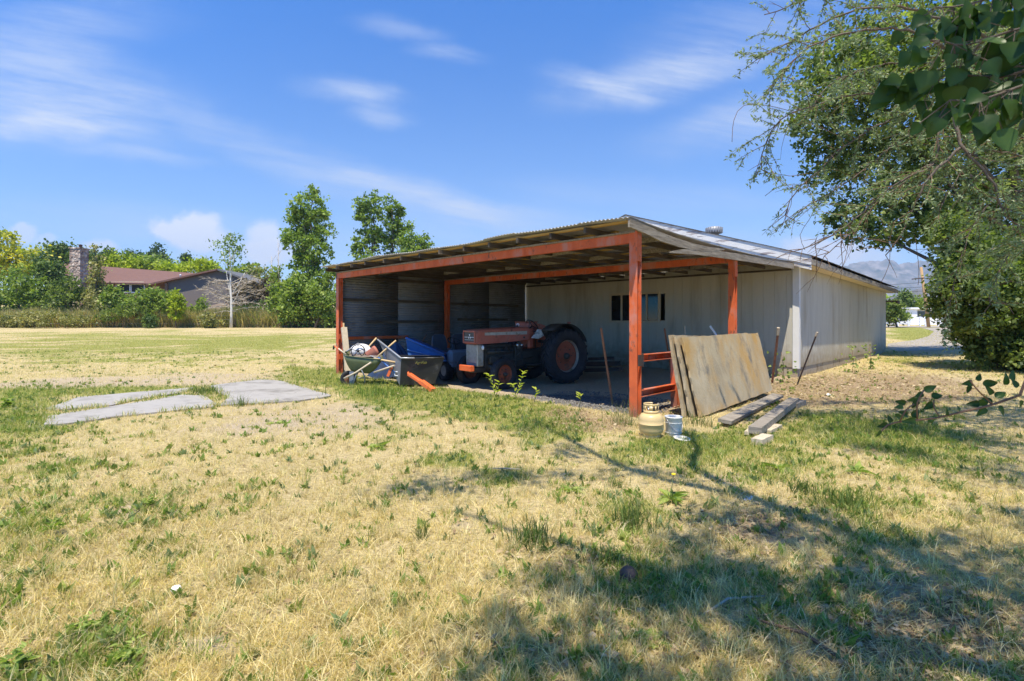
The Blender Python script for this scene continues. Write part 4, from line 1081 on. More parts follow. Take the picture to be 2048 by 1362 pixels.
# dark timbers stacked on the floor behind the rear wheel
def plank(name, p, q, w, t, m, label, cat='plank', group=None, roll=0.0, taper=1.0):
    p, q = Vector(p), Vector(q); L_ = (q - p).length
    o = empty(name, p, 0, label, cat, group); o.rotation_euler = (p - q).to_track_quat('-Z', 'Y').to_euler() if False else (q - p).to_track_quat('X', 'Z').to_euler()
    b = MB(); n = 6; r = random.Random(hash(name + label) % 999 if False else len(label) * 7 + int(L_ * 100))
    vs = []
    for i in range(n + 1):
        x = L_ * i / n; ww = w * (1 + (taper - 1) * i / n) / 2; jz = r.uniform(-.004, .004)
        vs += [(x, -ww + r.uniform(-.003, .003), -t / 2 + jz), (x, ww + r.uniform(-.003, .003), -t / 2 + jz), (x, ww, t / 2 + jz), (x, -ww, t / 2 + jz)]
    fs = [(0, 1, 2, 3), tuple(4 * n + k for k in range(4))]
    for i in range(n):
        for k in range(4): a = 4 * i + k; c = 4 * i + (k + 1) % 4; fs.append((a, c, c + 4, a + 4))
    Mr = RX(roll)
    b.add([Mr @ Vector(v) for v in vs], fs)
    me_o = b.build('board', m, o)
    return o
def solo(o, child_name=None):
    """turn an empty with a single mesh child into one mesh object"""
    ch = o.children[0]; ch.parent = None; ch.matrix_world = Matrix.LocRotScale(o.location, o.rotation_euler, None)
    for k in ('label', 'category', 'group'):
        if k in o.keys(): ch[k] = o[k]
    nm = o.name.split('.')[0]; bpy.data.objects.remove(o); ch.name = nm; return ch
def P(name, p, q, w, t, m, label, cat='plank', group=None, roll=0.0, taper=1.0): return solo(plank(name, p, q, w, t, m, label, cat, group, roll, taper))
gp = 'dark timbers stacked by the rear wheel'
P('timber', W(1172, 741, 14.2), W(1242, 738, 13.6), .22, .09, MT['rust_dark'], 'dark timber lying lowest on the floor behind the tractor tyre', 'timber', gp)
P('timber', W(1168, 728, 14.7), W(1240, 727, 14.3), .20, .12, MT['rust_dark'], 'dark timber lying in the middle of the stack', 'timber', gp)
P('timber', W(1176, 718, 15.0), W(1228, 716, 14.8), .18, .08, MT['rust_dark'], 'short dark timber on top of the stack near the wall', 'timber', gp)
def Sh(x, y, z=0.0): return A_SHED + SX * x + SY * y + Vector((0, 0, z))
# ------------------------------------------------------------------ leaning panels beside the shed
def panel(b0, b1, t0, t1, th, label, seed, notch=0.0):
    """sheet from bottom near / bottom far / top near / top far, with worn uneven edges"""
    b0, b1, t0, t1 = map(Vector, (b0, b1, t0, t1)); n = ((b1 - b0).cross(t0 - b0)).normalized() * th
    r = random.Random(seed); nu, nv = 26, 12
    def pos(u, v):
        if u in (0, 1): u_ = u + r.uniform(-.006, .006)
        else: u_ = u
        v_ = v + (r.uniform(-.004, .004) if v in (0, 1) else 0)
        if v == 1: v_ -= .035 * u + (notch if u > .82 else 0)
        p = (b0.lerp(b1, u_)).lerp(t0.lerp(t1, u_), v_)
        return p + n * .35 * math.sin(3 * u) * (v - .5)
    base = (b0 + b1) / 2; base = Vector((base.x, base.y, gzf(base.x, base.y)))
    g1 = [[pos(i / nu, j / nv) - base for i in range(nu + 1)] for j in range(nv + 1)]
    mb = MB(); V1 = [p for row in g1 for p in row]; V2 = [p + n for p in V1]
    N_ = len(V1); w = nu + 1; fs = []
    for j in range(nv):
        for i in range(nu):
            a = j * w + i; fs.append((a, a + 1, a + 1 + w, a + w)); fs.append((N_ + a, N_ + a + w, N_ + a + 1 + w, N_ + a + 1))
    rim = [i for i in range(w)] + [j * w + nu for j in range(1, nv + 1)] + [nv * w + i for i in range(nu - 1, -1, -1)] + [j * w for j in range(nv - 1, 0, -1)]
    for k in range(len(rim)): a, b = rim[k], rim[(k + 1) % len(rim)]; fs.append((a, b, N_ + b, N_ + a))
    mb.add(V1 + V2, fs)
    o = mb.build('plywood_panel', MT['form_panel']); o.location = base
    tag(o, label, 'panel', 'weathered panels leaning on the rails')
    return o
panel(Sh(.78, .62, .0), Sh(.80, 3.95, .12), Sh(.53, .50, 1.25), Sh(.50, 3.95, 1.34), -.03, 'large stained grey-brown sheet, front one of the panels leaning beside the red post', 1, .02)
o = panel(Sh(.68, .52, .0), Sh(.70, 2.9, .06), Sh(.45, .45, 1.27), Sh(.45, 2.85, 1.27), -.035, 'weathered panel between the large stained sheet and the innermost panel', 2)
o = panel(Sh(.58, .48, .0), Sh(.60, 2.8, .06), Sh(.37, .42, 1.29), Sh(.37, 2.7, 1.27), -.04, 'innermost weathered panel, touching the red rails', 3)

# ------------------------------------------------------------------ stakes and posts
def stake(name, p, q, r0, m, label, cat='stake', group=None, tip=None):
    p, q = Vector(p), Vector(q); o = empty(name, p, 0, label, cat, group); d = q - p
    b = MB(); L_ = d.length; Mx = d.to_track_quat('Z', 'Y').to_matrix().to_4x4()
    # T-section bar
    b.box((-r0, -r0 * .25, 0), (r0, r0 * .25, L_), M=Mx); b.box((-r0 * .2, r0 * .26, 0), (r0 * .2, r0 * 1.4, L_), M=Mx)
    for k in range(int(L_ / .12)): b.box((-r0 * .5, -r0 * .55, .06 + .12 * k), (r0 * .5, -r0 * .26, .085 + .12 * k), M=Mx)
    b.build('bar', m, o)
    if tip:
        b = MB(); b.box((-r0 * 1.08, -r0 * .6, L_ - tip), (r0 * 1.08, r0 * 1.5, L_ + .004), M=Mx); b.build('painted_tip', MT['pale_wood'], o)
    return o
gs = 'steel fence stakes around the shed'
stake('fence_stake', G(1226, 806) - Vector((0, 0, .08)), W(1202, 656, 9.25), .020, MT['rust'], 'thin orange-rusty stake leaning inside the shed left of the near red post', 'stake', gs)
stake('fence_stake', G(1348, 770) - Vector((0, 0, .08)), W(1329, 657, 10.6), .016, MT['rust'], 'dark red stake in the shade behind the upper red rail', 'stake', gs)
stake('fence_stake', W(1376, 700, 11.0) - Vector((0, 0, .9)), W(1369, 652, 11.0), .015, MT['pale_wood'], 'short pale stick standing behind the left end of the large panel', 'stake', gs)
stake('fence_stake', Sh(.6, 4.35, -.05), W(1425, 660, 11.4), .016, MT['rust_dark'], 'brown stake behind the panel next to the white pipe', 'stake', gs)
stake('fence_stake', G(1543, 768) - Vector((0, 0, .1)), W(1557, 656, 12.0), .026, MT['rust'], 'stout rusty stake with pale tip beside the barn corner', 'stake', gs, .18)
stake('fence_stake', G(1592, 768) - Vector((0, 0, .1)), W(1635, 665, 11.9), .017, MT['rust_dark'], 'dark slanting stake with bare tip in front of the barn side wall', 'stake', gs, .10)
o = empty('pipe', Sh(.35, 4.3, 0), 0, 'white plastic pipe standing behind the large leaning panel', 'pipe')
b = MB(); q = W(1420, 652, 11.2) - o.location; b.tube([(0, 0, 0), q], .024, 12, caps=False); b.tube([(0, 0, 0), q], .019, 12, caps=False)
b.build('tube', MT['white_paint'], o)
# cut post leaning at the far left red post
lp_ = G(688, 748)
P('wooden_post', W(697, 752, 14.2), W(688, 655, 14.6), .15, .09, MT['pale_wood'], 'thick weathered post leaning upright against the left red post', 'post')
P('wooden_batten', W(690, 740, 14.45), W(687, 646, 14.75), .04, .025, MT['tool_wood'], 'thin batten standing behind the thick weathered post', 'batten')

# ------------------------------------------------------------------ timber on the grass to the right
gp2 = 'loose planks lying in the grass'
def g2(px, py, up): p = G(px, py); return p + Vector((0, 0, up))
P('plank', g2(1449, 853, .07), g2(1556, 800, .09), .19, .05, MT['old_wood'], 'long grey plank lying nearest the leaning panel', 'plank', gp2, R(6))
P('plank', g2(1510, 876, .10), g2(1588, 813, .11), .16, .09, MT['old_wood'], 'thick grey beam lying across the small blocks on the right', 'plank', gp2)
P('plank', g2(1493, 874, .05), g2(1566, 815, .06), .055, .045, MT['pale_wood'], 'narrow pale batten lying alongside the thick grey beam', 'plank', gp2)
P('plank', g2(1500, 862, .02), g2(1545, 828, .02), .05, .04, MT['rafter_wood'], 'short dark stick between the two long planks', 'plank', gp2)
P('wood_block', g2(1513, 893, .045), g2(1536, 883, .05), .13, .09, MT['pale_wood'], 'short sawn block nearest the camera below the thick beam', 'block')
P('wood_block', g2(1530, 868, .03), g2(1553, 856, .03), .15, .06, MT['pale_wood'], 'flat block under the thick beam', 'block')
P('wood_block', g2(1583, 818, .05), g2(1600, 810, .05), .20, .10, MT['old_wood'], 'grey block under the far end of the thick beam', 'block')

# ------------------------------------------------------------------ gas cylinder and bucket
c = G(1309, 880); pr = empty('gas_cylinder', (c.x, c.y + .16, -.02), R(200), 'tan propane cylinder standing in grass before the near red post', 'gas cylinder')
b = MB(); b.lathe([(0, .035), (.10, .045), (.145, .09), (.158, .13), (.158, .195), (.161, .197), (.161, .203), (.158, .205), (.158, .25), (.150, .295), (.125, .325), (.08, .342), (0, .347)], 40); b.build('tank', MT['propane'], pr)
b = MB(); b.lathe([(.115, 0), (.118, 0), (.118, .07), (.115, .07)], 32, close=True); b.build('foot_ring', MT['propane'], pr)
b = MB()
def collar(a0, a1, z0, z1, r=.095):
    n = max(2, int((a1 - a0) / 10))
    b.sheet(lambda u, v: (r * math.cos(R(a0 + (a1 - a0) * u)), r * math.sin(R(a0 + (a1 - a0) * u)), z0 + (z1 - z0) * v), n, 1)
collar(-140, 140, .33, .375); collar(-140, 140, .435, .462)
for a in (-140, -95, -50, -5, 40, 85): collar(a, a + (30 if a in (-50, 40) else 16), .375, .435)
collar(122, 140, .375, .435)
b.build('collar', MT['propane'], pr, solid=.004, normals=False)
b = MB(); b.lathe([(.02, .34), (.02, .40), (.012, .41), (.03, .42), (.03, .44), (0, .445)], 14); b.tube([(0, 0, .385), (.055, 0, .385)], .013, 10); b.build('valve', MT['chrome'], pr)
c = G(1352, 874); bu = empty('bucket', (c.x, c.y + .1, -.015), 0, 'white enamel bucket standing right behind the tan gas cylinder', 'bucket')
b = MB(); b.lathe([(0, 0), (.098, 0), (.100, .012), (.108, .25), (.116, .255), (.116, .268), (.108, .27), (.104, .25), (.096, .02), (0, .02)], 36)
for z in (.06, .19): b.lathe([(.103 + z * .02, z - .005), (.107 + z * .02, z), (.103 + z * .02, z + .005)], 36)
b.build('pail', MT['bucket'], bu)
b = MB(); b.tube([(.112 * math.cos(R(a)), .112 * math.sin(R(a)) - .05 * math.sin(R(a / 1.0)) ** 2 * 0, .25 - .17 * math.sin(R(a)) * (1 if 0 <= a <= 180 else 0)) for a in range(0, 181, 15)], .004, 6, M=RZ(R(200)))
b.build('bail', MT['grey_pole'], bu)
c = G(1357, 882); b = MB(); b.lathe([(0, .004), (.085, .004), (.10, .02), (.11, .024), (.11, .03), (.095, .028), (.08, .012), (0, .011)], 32)  # loose lid of the bucket, lying flat at its foot
o = b.build('bucket_lid', MT['bucket']); o.location = (c.x + .06, c.y + .05, 0.0); o.rotation_euler = (R(5), R(4), 0); tag(o, 'flat white enamel lid lying at the foot of the white bucket', 'dish')

# ------------------------------------------------------------------ dump cart with its orange tongue
Yn, Yf = 11.75, 12.75
NL, NR_ = W(803, 717, Yn), W(888, 716, Yn + .1); FL, FR = W(757, 680, Yf), W(882, 712, Yf)
nl, nr = W(800, 770, Yn + .12), W(869, 767, Yn + .2); fl, fr_ = W(790, 752, Yf - .05), W(860, 752, Yf + .1)
base = (nl + nr + fl + fr_) / 4; base.z = gzf(base.x, base.y)
cart = empty('dump_cart', base, 0, 'dark grey plastic dump cart with steep raised end and yellow lettering', 'cart')
L0 = lambda p: Vector(p) - base
b = MB(); V = [L0(p) for p in (nl, nr, fr_, fl, NL, NR_, FR, FL)]
b.add(V + [L0(W(778, 711, Yf))], [(0, 1, 5, 4), (1, 2, 6, 5), (2, 3, 8, 6), (0, 1, 2, 3)]); b.build('tub', MT['dark_poly'], cart, solid=.02)
b = MB(); b.add([V[0] + Vector((-.002, 0, 0)), V[3], V[7], V[4]], [(0, 1, 2, 3)]); b.build('end_panel', MT['grey_poly'], cart, solid=.018)
b = MB(); b.tube([V[7] + Vector((-.02, 0, .012)), V[4] + Vector((-.012, -.01, .012)), V[4] + Vector((.30, -.014, .012))], .02, 10)
for t in (.25, .55, .85):
    p = V[7].lerp(V[4], t) + Vector((.02, -.01, -.02)); b.tube([p, p + Vector((.02, -.02, -.05)), p + Vector((.05, -.02, -.06))], .008, 6)
b.build('rim', MT['grey_pole'], cart)
b = MB(); b.tube([V[4] + Vector((.32, -.012, .008)), V[5] + Vector((0, -.012, .008)), V[6], L0(W(778, 711, Yf))], .016, 8); b.build('lip', MT['dark_poly'], cart)
fc_ = bpy.data.curves.new('lettering', 'FONT'); fc_.body = 'AgriFab'; fc_.size = .085; fc_.shear = .35; fc_.extrude = .001; fc_.align_x = 'CENTER'
ft = bpy.data.objects.new('lettering_source', fc_); col.objects.link(ft); bpy.context.view_layer.update()
lm = bpy.data.meshes.new_from_object(ft.evaluated_get(bpy.context.evaluated_depsgraph_get())); bpy.data.objects.remove(ft)
lt = link('lettering', lm, None, cart); lm.materials.clear(); lm.materials.append(mat('yellow_lettering', [(.62, .50, .10), (.68, .56, .14)], 3, bump=0))
e1 = (V[1] - V[0]).normalized(); e2 = (V[4] - V[0]); nn = e1.cross(e2).normalized(); e2 = nn.cross(e1)
if nn.y > 0: nn = -nn
cpt = V[0] * .10 + V[4] * .42 + V[5] * .38 + V[1] * .10 + nn * .016
e1n = (V[5] - V[4]).normalized(); e2n = nn.cross(e1n)
if e2n.z < 0: e2n = -e2n
lt.matrix_local = Matrix(((e1n.x, e2n.x, nn.x, cpt.x), (e1n.y, e2n.y, nn.y, cpt.y), (e1n.z, e2n.z, nn.z, cpt.z), (0, 0, 0, 1)))
for s in (0, 1):
    w = empty('wheel', (V[2 if s else 1] * .75 + V[3 if s else 0] * .25).xy.to_3d() + Vector((.02, .16 if not s else -.05, .19)), 0); w.parent = cart
    MY = RX(R(90)); b = MB(); tyre(b, .20, .11, .10, 0, 32, M=MY); b.build('tyre', MT['tyre'], w); b = MB(); b.lathe([(.10, .03), (.09, .05), (.04, .02), (.03, .05), (0, .05)], 20, M=MY); b.lathe([(.10, -.03), (.09, -.05), (.04, -.02), (0, -.05)], 20, M=MY); b.build('rim', MT['grey_poly'], w)
tg0, tg1, tg2_ = L0(W(818, 748, 11.55)), L0(W(844, 765, 11.3)), L0(G(868, 784) + Vector((0, 0, .03)))
b = MB()
Mx = aim(tg0, tg1); L1 = (tg1 - tg0).length
b.box((-.055, -.03, 0), (.055, .03, L1), M=Mx, bev=.006)
Mx = aim(tg1 + Vector((-.01, 0, .02)), tg2_); L1 = (tg2_ - tg1).length
b.box((-.075, -.035, 0), (.005, -.02, L1), M=Mx); b.box((-.075, -.02, 0), (-.062, .04, L1), M=Mx); b.box((-.062, .028, 0), (.06, .04, L1), M=Mx); b.box((.012, -.035, L1 * .2), (.06, -.02, L1 * .9), M=Mx)
b.build('tongue', MT['orange'], cart)
b = MB(); b.tube([tg0 + Vector((-.1, .5, .02)), tg0 + Vector((-.05, .15, .0)), tg0], .025, 8); b.box((-.03, -.03, 0), (.03, .03, .22), M=aim(L0(W(783, 735, 11.95)), L0(W(776, 752, 11.95)))); b.build('frame', MT['orange'], cart)
# blue tub and other clutter behind the cart
bt = empty('blue_tub', W(835, 735, 13.6), 0, 'long bright blue plastic tub tipped up behind the dump cart', 'tub')
zb = gzf(bt.location.x, bt.location.y); o_ = bt.location.copy(); bt.location.z = zb; o_ = bt.location
def bl0(px, py, y): return W(px, py, y) - o_
b = MB(); q = [bl0(812, 677, 13.4), bl0(888, 710, 13.1), bl0(893, 722, 13.1), bl0(818, 722, 13.3), bl0(826, 676, 14.0), bl0(895, 706, 13.7), bl0(898, 720, 13.7), bl0(830, 722, 13.9)]
b.add(q, [(0, 1, 2, 3), (4, 5, 6, 7), (0, 4, 5, 1), (3, 2, 6, 7)]); b.build('shell', MT['blue_tub'], bt, solid=.02)
b = MB(); b.tube([q[0] + Vector((0, -.02, .02)), q[1] + Vector((0, -.02, .02))], .03, 8); b.tube([q[0].lerp(q[3], .5) + Vector((0, -.03, 0)), q[1].lerp(q[2], .6) + Vector((0, -.03, 0))], .018, 8); b.build('rib', MT['blue'], bt)
o = empty('tarpaulin', W(790, 712, 13.9), 0, 'crumpled dark blue tarpaulin heaped between cart and shed wall', 'tarpaulin'); o.location.z = gzf(o.location.x, o.location.y)
r_ = random.Random(5); b = MB()
def tarp(u, v):
    a = 2 * math.pi * u; rr = 1 - v
    k = 1 + .22 * math.sin(5 * a + 2 * v) + .12 * math.sin(11 * a + 5 * v)
    return (.62 * math.cos(a) * (rr * .9 + .1 * (v < 1)) * k, .30 * math.sin(a) * rr * k, .98 * v ** .8 + .06 * math.sin(7 * a + 9 * v) * (1 - v))
b.sheet(tarp, 48, 14); b.build('cloth', mat('dark_blue_tarp', [(.018, .03, .07), (.035, .06, .13)], 4, rough=.5, bump=.3), o)
# two-seat utility vehicle half hidden behind them
uv = empty('utility_vehicle', W(905, 735, 14.3), R(38), 'small blue-grey utility vehicle with two dark high-backed seats behind the tractor nose', 'vehicle'); uv.location.z = gzf(uv.location.x, uv.location.y)
for k, (x, y) in enumerate(((-.30, -.05), (.36, .0))):
    s = empty('seat', (x, y, .62), 0); s.parent = uv
    b = MB(); b.box((-.22, -.26, 0), (.22, .22, .10), bev=.035); b.build('cushion', MT['seat_vinyl'], s)
    b = MB()
    pts = [(-.21, 0), (-.225, .2), (-.19, .40), (-.12, .46), (.12, .46), (.19, .40), (.225, .2), (.21, 0)]
    b.prism(pts, -.04, .045, axis=1, M=T(0, .22, .08) @ RX(R(-10))); b.build('backrest', MT['seat_vinyl'], s)
b = MB(); b.box((-.66, -.35, .30), (.68, .42, .60), bev=.04); b.box((-.62, -.75, .26), (.64, -.352, .36), bev=.02); b.box((-.66, -1.0, .30), (.66, -.76, .78), bev=.06); b.box((-.66, .44, .40), (.68, 1.2, .72), bev=.03)
b.tube([(-.62, -.30, .60), (-.62, .15, .68), (-.62, .3, .6)], .02, 8); b.build('body', MT['bluegrey'], uv)
for (x, y) in ((-.66, -.75), (.66, -.75), (-.66, .75), (.66, .75)):
    w = empty('wheel', (x, y, .25), 0); w.parent = uv; MYY = RY(R(90)); b = MB(); tyre(b, .26, .2, .14, .01, 28, M=MYY); b.build('tyre', MT['tyre'], w)
    b = MB(); b.lathe([(.14, .06), (.12, .08), (.05, .04), (0, .05)], 18, M=MYY); b.lathe([(.14, -.06), (.12, -.08), (.05, -.04), (0, -.05)], 18, M=MYY); b.build('rim', MT['grey_poly'], w)
b = MB(); b.tube([(-.3, -.7, .7), (-.3, -.55, 1.0)], .018, 8)
for k in range(16):
    a, c_ = 2 * math.pi * k / 16, 2 * math.pi * (k + 1) / 16; Mx = T(-.3, -.55, 1.0) @ RX(R(30)); b.tube([Mx @ Vector((.16 * math.cos(a), .16 * math.sin(a), 0)), Mx @ Vector((.16 * math.cos(c_), .16 * math.sin(c_), 0))], .014, 6, caps=False)
b.build('steering_wheel', MT['black'], uv)
# bent orange-brown rod against the dark wall
o = empty('rod', W(844, 690, 14.9), 0, 'bent brown rod leaning before the dark corrugated wall', 'rod'); b = MB(); b.tube([W(842, 720, 14.9) - o.location, W(842, 688, 14.9) - o.location, W(848, 678, 14.9) - o.location, W(853, 669, 14.95) - o.location], .014, 8); b.build('bar', MT['rust'], o)

# ------------------------------------------------------------------ wheelbarrow and its load
Yb = 12.15
RL, RR = W(684, 711, Yb), W(768, 720, Yb - .1)              # near rim, left and right
rl, rr = W(694, 700, Yb + .62), W(762, 708, Yb + .55)
BL, BR = W(701, 742, Yb + .12), W(740, 748, Yb + .08); bl_, br = W(706, 738, Yb + .5), W(741, 741, Yb + .48)
base = (BL + BR + bl_ + br) / 4; base.z = gzf(base.x, base.y)
wb = empty('wheelbarrow', base, 0, 'green steel wheelbarrow piled with tools beside the left red post', 'wheelbarrow')
L0b = lambda p: Vector(p) - base
def ring(pts, n):
    """closed loop of four corners turned into a rounded loop"""
    out_ = []; k = 8
    for i in range(4):
        p, q, r2 = pts[i - 1], pts[i], pts[(i + 1) % 4]
        a, c_ = q.lerp(p, .30), q.lerp(r2, .30)
        for j in range(k + 1):
            t = j / k; out_.append(a.lerp(q, t).lerp(q.lerp(c_, t), t))
    return out_
tops = ring([L0b(p) for p in (RL, RR, rr, rl)], 0); bots = ring([L0b(p) for p in (BL, BR, br, bl_)], 0); n = len(tops)
b = MB(); rows = []
for t in (0, .25, .5, .75, 1):
    rows += [tops[i].lerp(bots[i], t) + Vector((0, 0, -.05 * math.sin(math.pi * t))) for i in range(n)]
fs = [(j * n + i, j * n + (i + 1) % n, (j + 1) * n + (i + 1) % n, (j + 1) * n + i) for j in range(4) for i in range(n)] + [tuple(4 * n + i for i in range(n))]
b.add(rows, fs, True); b.build('tub', MT['barrow_green'], wb, solid=.006, normals=False)
b = MB(); b.tube(tops + tops[:1], .010, 6); b.build('rim', MT['barrow_green'], wb)
b = MB(); b.tube([L0b(W(688, 757, Yb - .05)), L0b(W(712, 745, Yb - .06)), L0b(W(742, 725, Yb - .1))], .022, 8); b.tube([L0b(W(748, 745, Yb - .05)), L0b(W(789, 731, Yb - .3))], .022, 8)
b.build('handle', MT['pale_wood'], wb)
b = MB()
b.tube([L0b(W(722, 738, Yb)), L0b(W(712, 750, Yb - .05)), L0b(G(706, 772) + Vector((0, 0, .0)))], .016, 8); b.tube([L0b(W(722, 738, Yb)), L0b(W(729, 752, Yb)), L0b(W(730, 766, Yb))], .014, 8)
b.box((-.05, -.02, 0), (.05, .02, .33), M=T(*(L0b(G(703, 772)) + Vector((-.02, .08, 0))))); b.tube([L0b(W(716, 756, Yb + .1)), L0b(W(738, 756, Yb + .3))], .014, 8); b.build('leg', MT['bluegrey'], wb)
w = empty('wheel', L0b(W(697, 757, Yb + .35)), R(20)); w.parent = wb; b = MB(); tyre(b, .19, .09, .10, 0, 28, M=RX(R(90))); b.build('tyre', MT['tyre'], w); b = MB(); b.lathe([(.10, .03), (.05, .04), (.03, .06), (0, .06)], 16, M=RX(R(90))); b.lathe([(.10, -.03), (.05, -.04), (0, -.06)], 16, M=RX(R(90))); b.build('rim', MT['rust'], w)
b = MB(); b.tube([L0b(W(701, 742, Yb + .3)), L0b(W(697, 757, Yb + .28))], .015, 8); b.tube([L0b(W(715, 748, Yb + .3)), L0b(W(697, 757, Yb + .42))], .015, 8); b.build('fork', MT['rust_dark'], wb)
# load
def stick(name, p, q, r0, m, label, cat, n=10, extra=None, r1=None):
    p, q = Vector(p), Vector(q); o = empty(name, p, 0, label, cat)
    b = MB(); b.tube([(0, 0, 0), (q - p) * .5, q - p], [r0, r0, r1 or r0], n); b.build('shaft', m, o)
    return o
Yl = Yb + .28
stick('tool_handle', W(730, 702, Yl + .1), W(753, 676, Yl + .25), .022, MT['tool_wood'], 'short wooden tool handle standing up behind the brown pot', 'tool handle')
stick('tool_handle', W(752, 716, Yl - .15), W(792, 681, Yl + .0), .022, MT['tool_wood'], 'long yellow wooden handle slanting up to the right of the pot', 'tool handle')
stick('pole', W(686, 708, Yl + .15), W(717, 686, Yl + .3), .014, MT['grey_pole'], 'grey metal pole slanting up at the left end of the barrow', 'pole')
o = stick('garden_tool', W(748, 717, Yl - .25), W(793, 725, Yl - .42), .022, MT['tool_wood'], 'pale wooden handle with grey end sticking out over the right rim', 'tool handle')
b = MB(); p = o.location; b.tube([W(791, 724.5, Yl - .415) - p, W(807, 728.5, Yl - .47) - p], .024, 10); b.build('grip', MT['grey_pole'], o)
o = empty('shovel', W(757, 715, Yl - .2), 0, 'blue-handled shovel with white D-grip hanging down over the rim', 'shovel'); p = o.location
b = MB(); b.tube([(0, 0, 0), W(789, 745, Yl - .5) - p], .018, 10); b.build('shaft', MT['blue'], o)
b = MB(); a0 = W(788, 743, Yl - .49) - p; pts = [a0, W(790, 751, Yl - .5) - p, W(797, 752, Yl - .5) - p, W(799, 748, Yl - .5) - p, W(795, 744, Yl - .49) - p, a0]; b.tube(pts, .013, 8); b.build('d_grip', MT['white_paint'], o)
b = MB(); b.box((-.1, -.006, 0), (.1, .006, .26), M=aim((0, 0, 0), W(735, 706, Yl + .1) - p), bev=.004); b.build('blade', MT['grey_pole'], o)
o = empty('plant_pot', W(745, 706, Yl), 0, 'brown terracotta flower pot lying tipped on the barrow load', 'plant pot')
Mx = RY(R(62)) @ RX(R(-28)); b = MB(); b.lathe([(0, -.16), (.085, -.16), (.125, .05), (.14, .05), (.142, .11), (.13, .11), (.122, .06), (.075, -.14), (0, -.14)], 28, M=Mx); b.build('pot', MT['terracotta'], o)
o = empty('spoked_wheel', W(716, 702, Yl - .12), 0, 'black five-spoked wheel lying on the white sack', 'wheel')
Mx = RZ(R(10)) @ RX(R(72)); b = MB(); pts = [Mx @ Vector((.155 * math.cos(R(a)), .155 * math.sin(R(a)), 0)) for a in range(0, 361, 15)]; b.tube(pts, .012, 8); b.build('ring', MT['black'], o)
b = MB()
for k in range(5): a = R(72 * k + 20); b.tube([(0, 0, 0), Mx @ Vector((.155 * math.cos(a), .155 * math.sin(a), 0))], .008, 6)
b.lathe([(.03, -.02), (.03, .02), (0, .025)], 14, M=Mx); b.build('spokes', MT['black'], o)
o = empty('sack', W(722, 702, Yl + .1), 0, 'crumpled white sack in the barrow behind the spoked wheel', 'sack')
b = MB(); b.sheet(lambda u, v: (lambda a, ph: ((.26 + .03 * math.sin(4 * a + 3 * ph)) * math.cos(a) * math.sin(ph), (.14 + .02 * math.sin(3 * a)) * math.sin(a) * math.sin(ph), (.16 + .02 * math.sin(5 * a)) * math.cos(ph)))(2 * math.pi * u, math.pi * v), 32, 16); b.build('bag', MT['bag'], o)
o = empty('hand_cart_handle', W(674, 703, Yb + .3), 0, 'orange metal handle with black grip sticking out left of the barrow', 'handle'); p = o.location
b = MB(); b.tube([W(669, 692, Yb + .3) - p, W(676, 698, Yb + .3) - p, W(691, 712, Yb + .25) - p], .016, 8); b.build('bar', MT['orange'], o)
b = MB(); b.tube([W(668, 691, Yb + .3) - p, W(667, 699, Yb + .3) - p], .022, 10); b.build('grip', MT['black'], o)
stick('wooden_stave', W(677, 697, Yb + .25), W(692, 709, Yb + .2), .018, MT['pale_wood'], 'pale wooden stave resting on the left rim of the barrow', 'stave')
o = empty('soil_heap', W(728, 711, Yl), 0, 'heap of dark twigs and leaves filling the barrow tub', 'soil'); b = MB()
b.sheet(lambda u, v: ((u - .5) * .80, (v - .5) * .42, .06 * math.sin(math.pi * u) * math.sin(math.pi * v) + .025 * math.sin(23 * u + 5 * v) * math.sin(19 * v) - .02), 24, 14); b.build('heap', MT['mound'], o)
# ------------------------------------------------------------------ foliage tools
def unit(n):
    v = rng.normal(size=(n, 3)); return v / np.linalg.norm(v, axis=1, keepdims=True)
def leaf_cloud(name, P_, L_, Wd, axis, nrm, tint, m, parent=None, fold=.18):
    axis = axis / np.linalg.norm(axis, axis=1, keepdims=True)
    side = np.cross(axis, nrm); side /= np.linalg.norm(side, axis=1, keepdims=True) + 1e-9
    up = np.cross(side, axis)
    L_ = L_[:, None]; Wd = Wd[:, None]
    v = np.stack([P_, P_ + axis * L_ * .42 + side * Wd / 2 + up * Wd * fold, P_ + axis * L_, P_ + axis * L_ * .42 - side * Wd / 2 + up * Wd * fold], 1)
    n = len(P_)
    return np_mesh(name, v.reshape(-1, 3), np.arange(n * 4).reshape(-1, 4), m, parent, tint=np.repeat(tint, 4).clip(0, 1))
def crown_points(blobs, n, clumps, crad, shell=.5):
    """leaf positions in clumps spread through a set of ellipsoids"""
    b = np.array(blobs, float); wgt = b[:, 3] * b[:, 5] + b[:, 3] * b[:, 4]
    wgt = wgt / wgt.sum(); bi = rng.choice(len(b), clumps, p=wgt)
    d = unit(clumps); rr = shell + (1.03 - shell) * rng.random(clumps) ** .7
    c = b[bi, :3] + d * b[bi, 3:6] * rr[:, None]
    ct = .5 + .25 * rng.normal(size=clumps)
    cs = crad * (.55 + .9 * rng.random(clumps))
    li = rng.integers(0, clumps, n)
    g = rng.normal(size=(n, 3)); g[:, 2] *= .7
    return c[li] + g * cs[li][:, None] * .6, ct[li] + .18 * rng.normal(size=n)
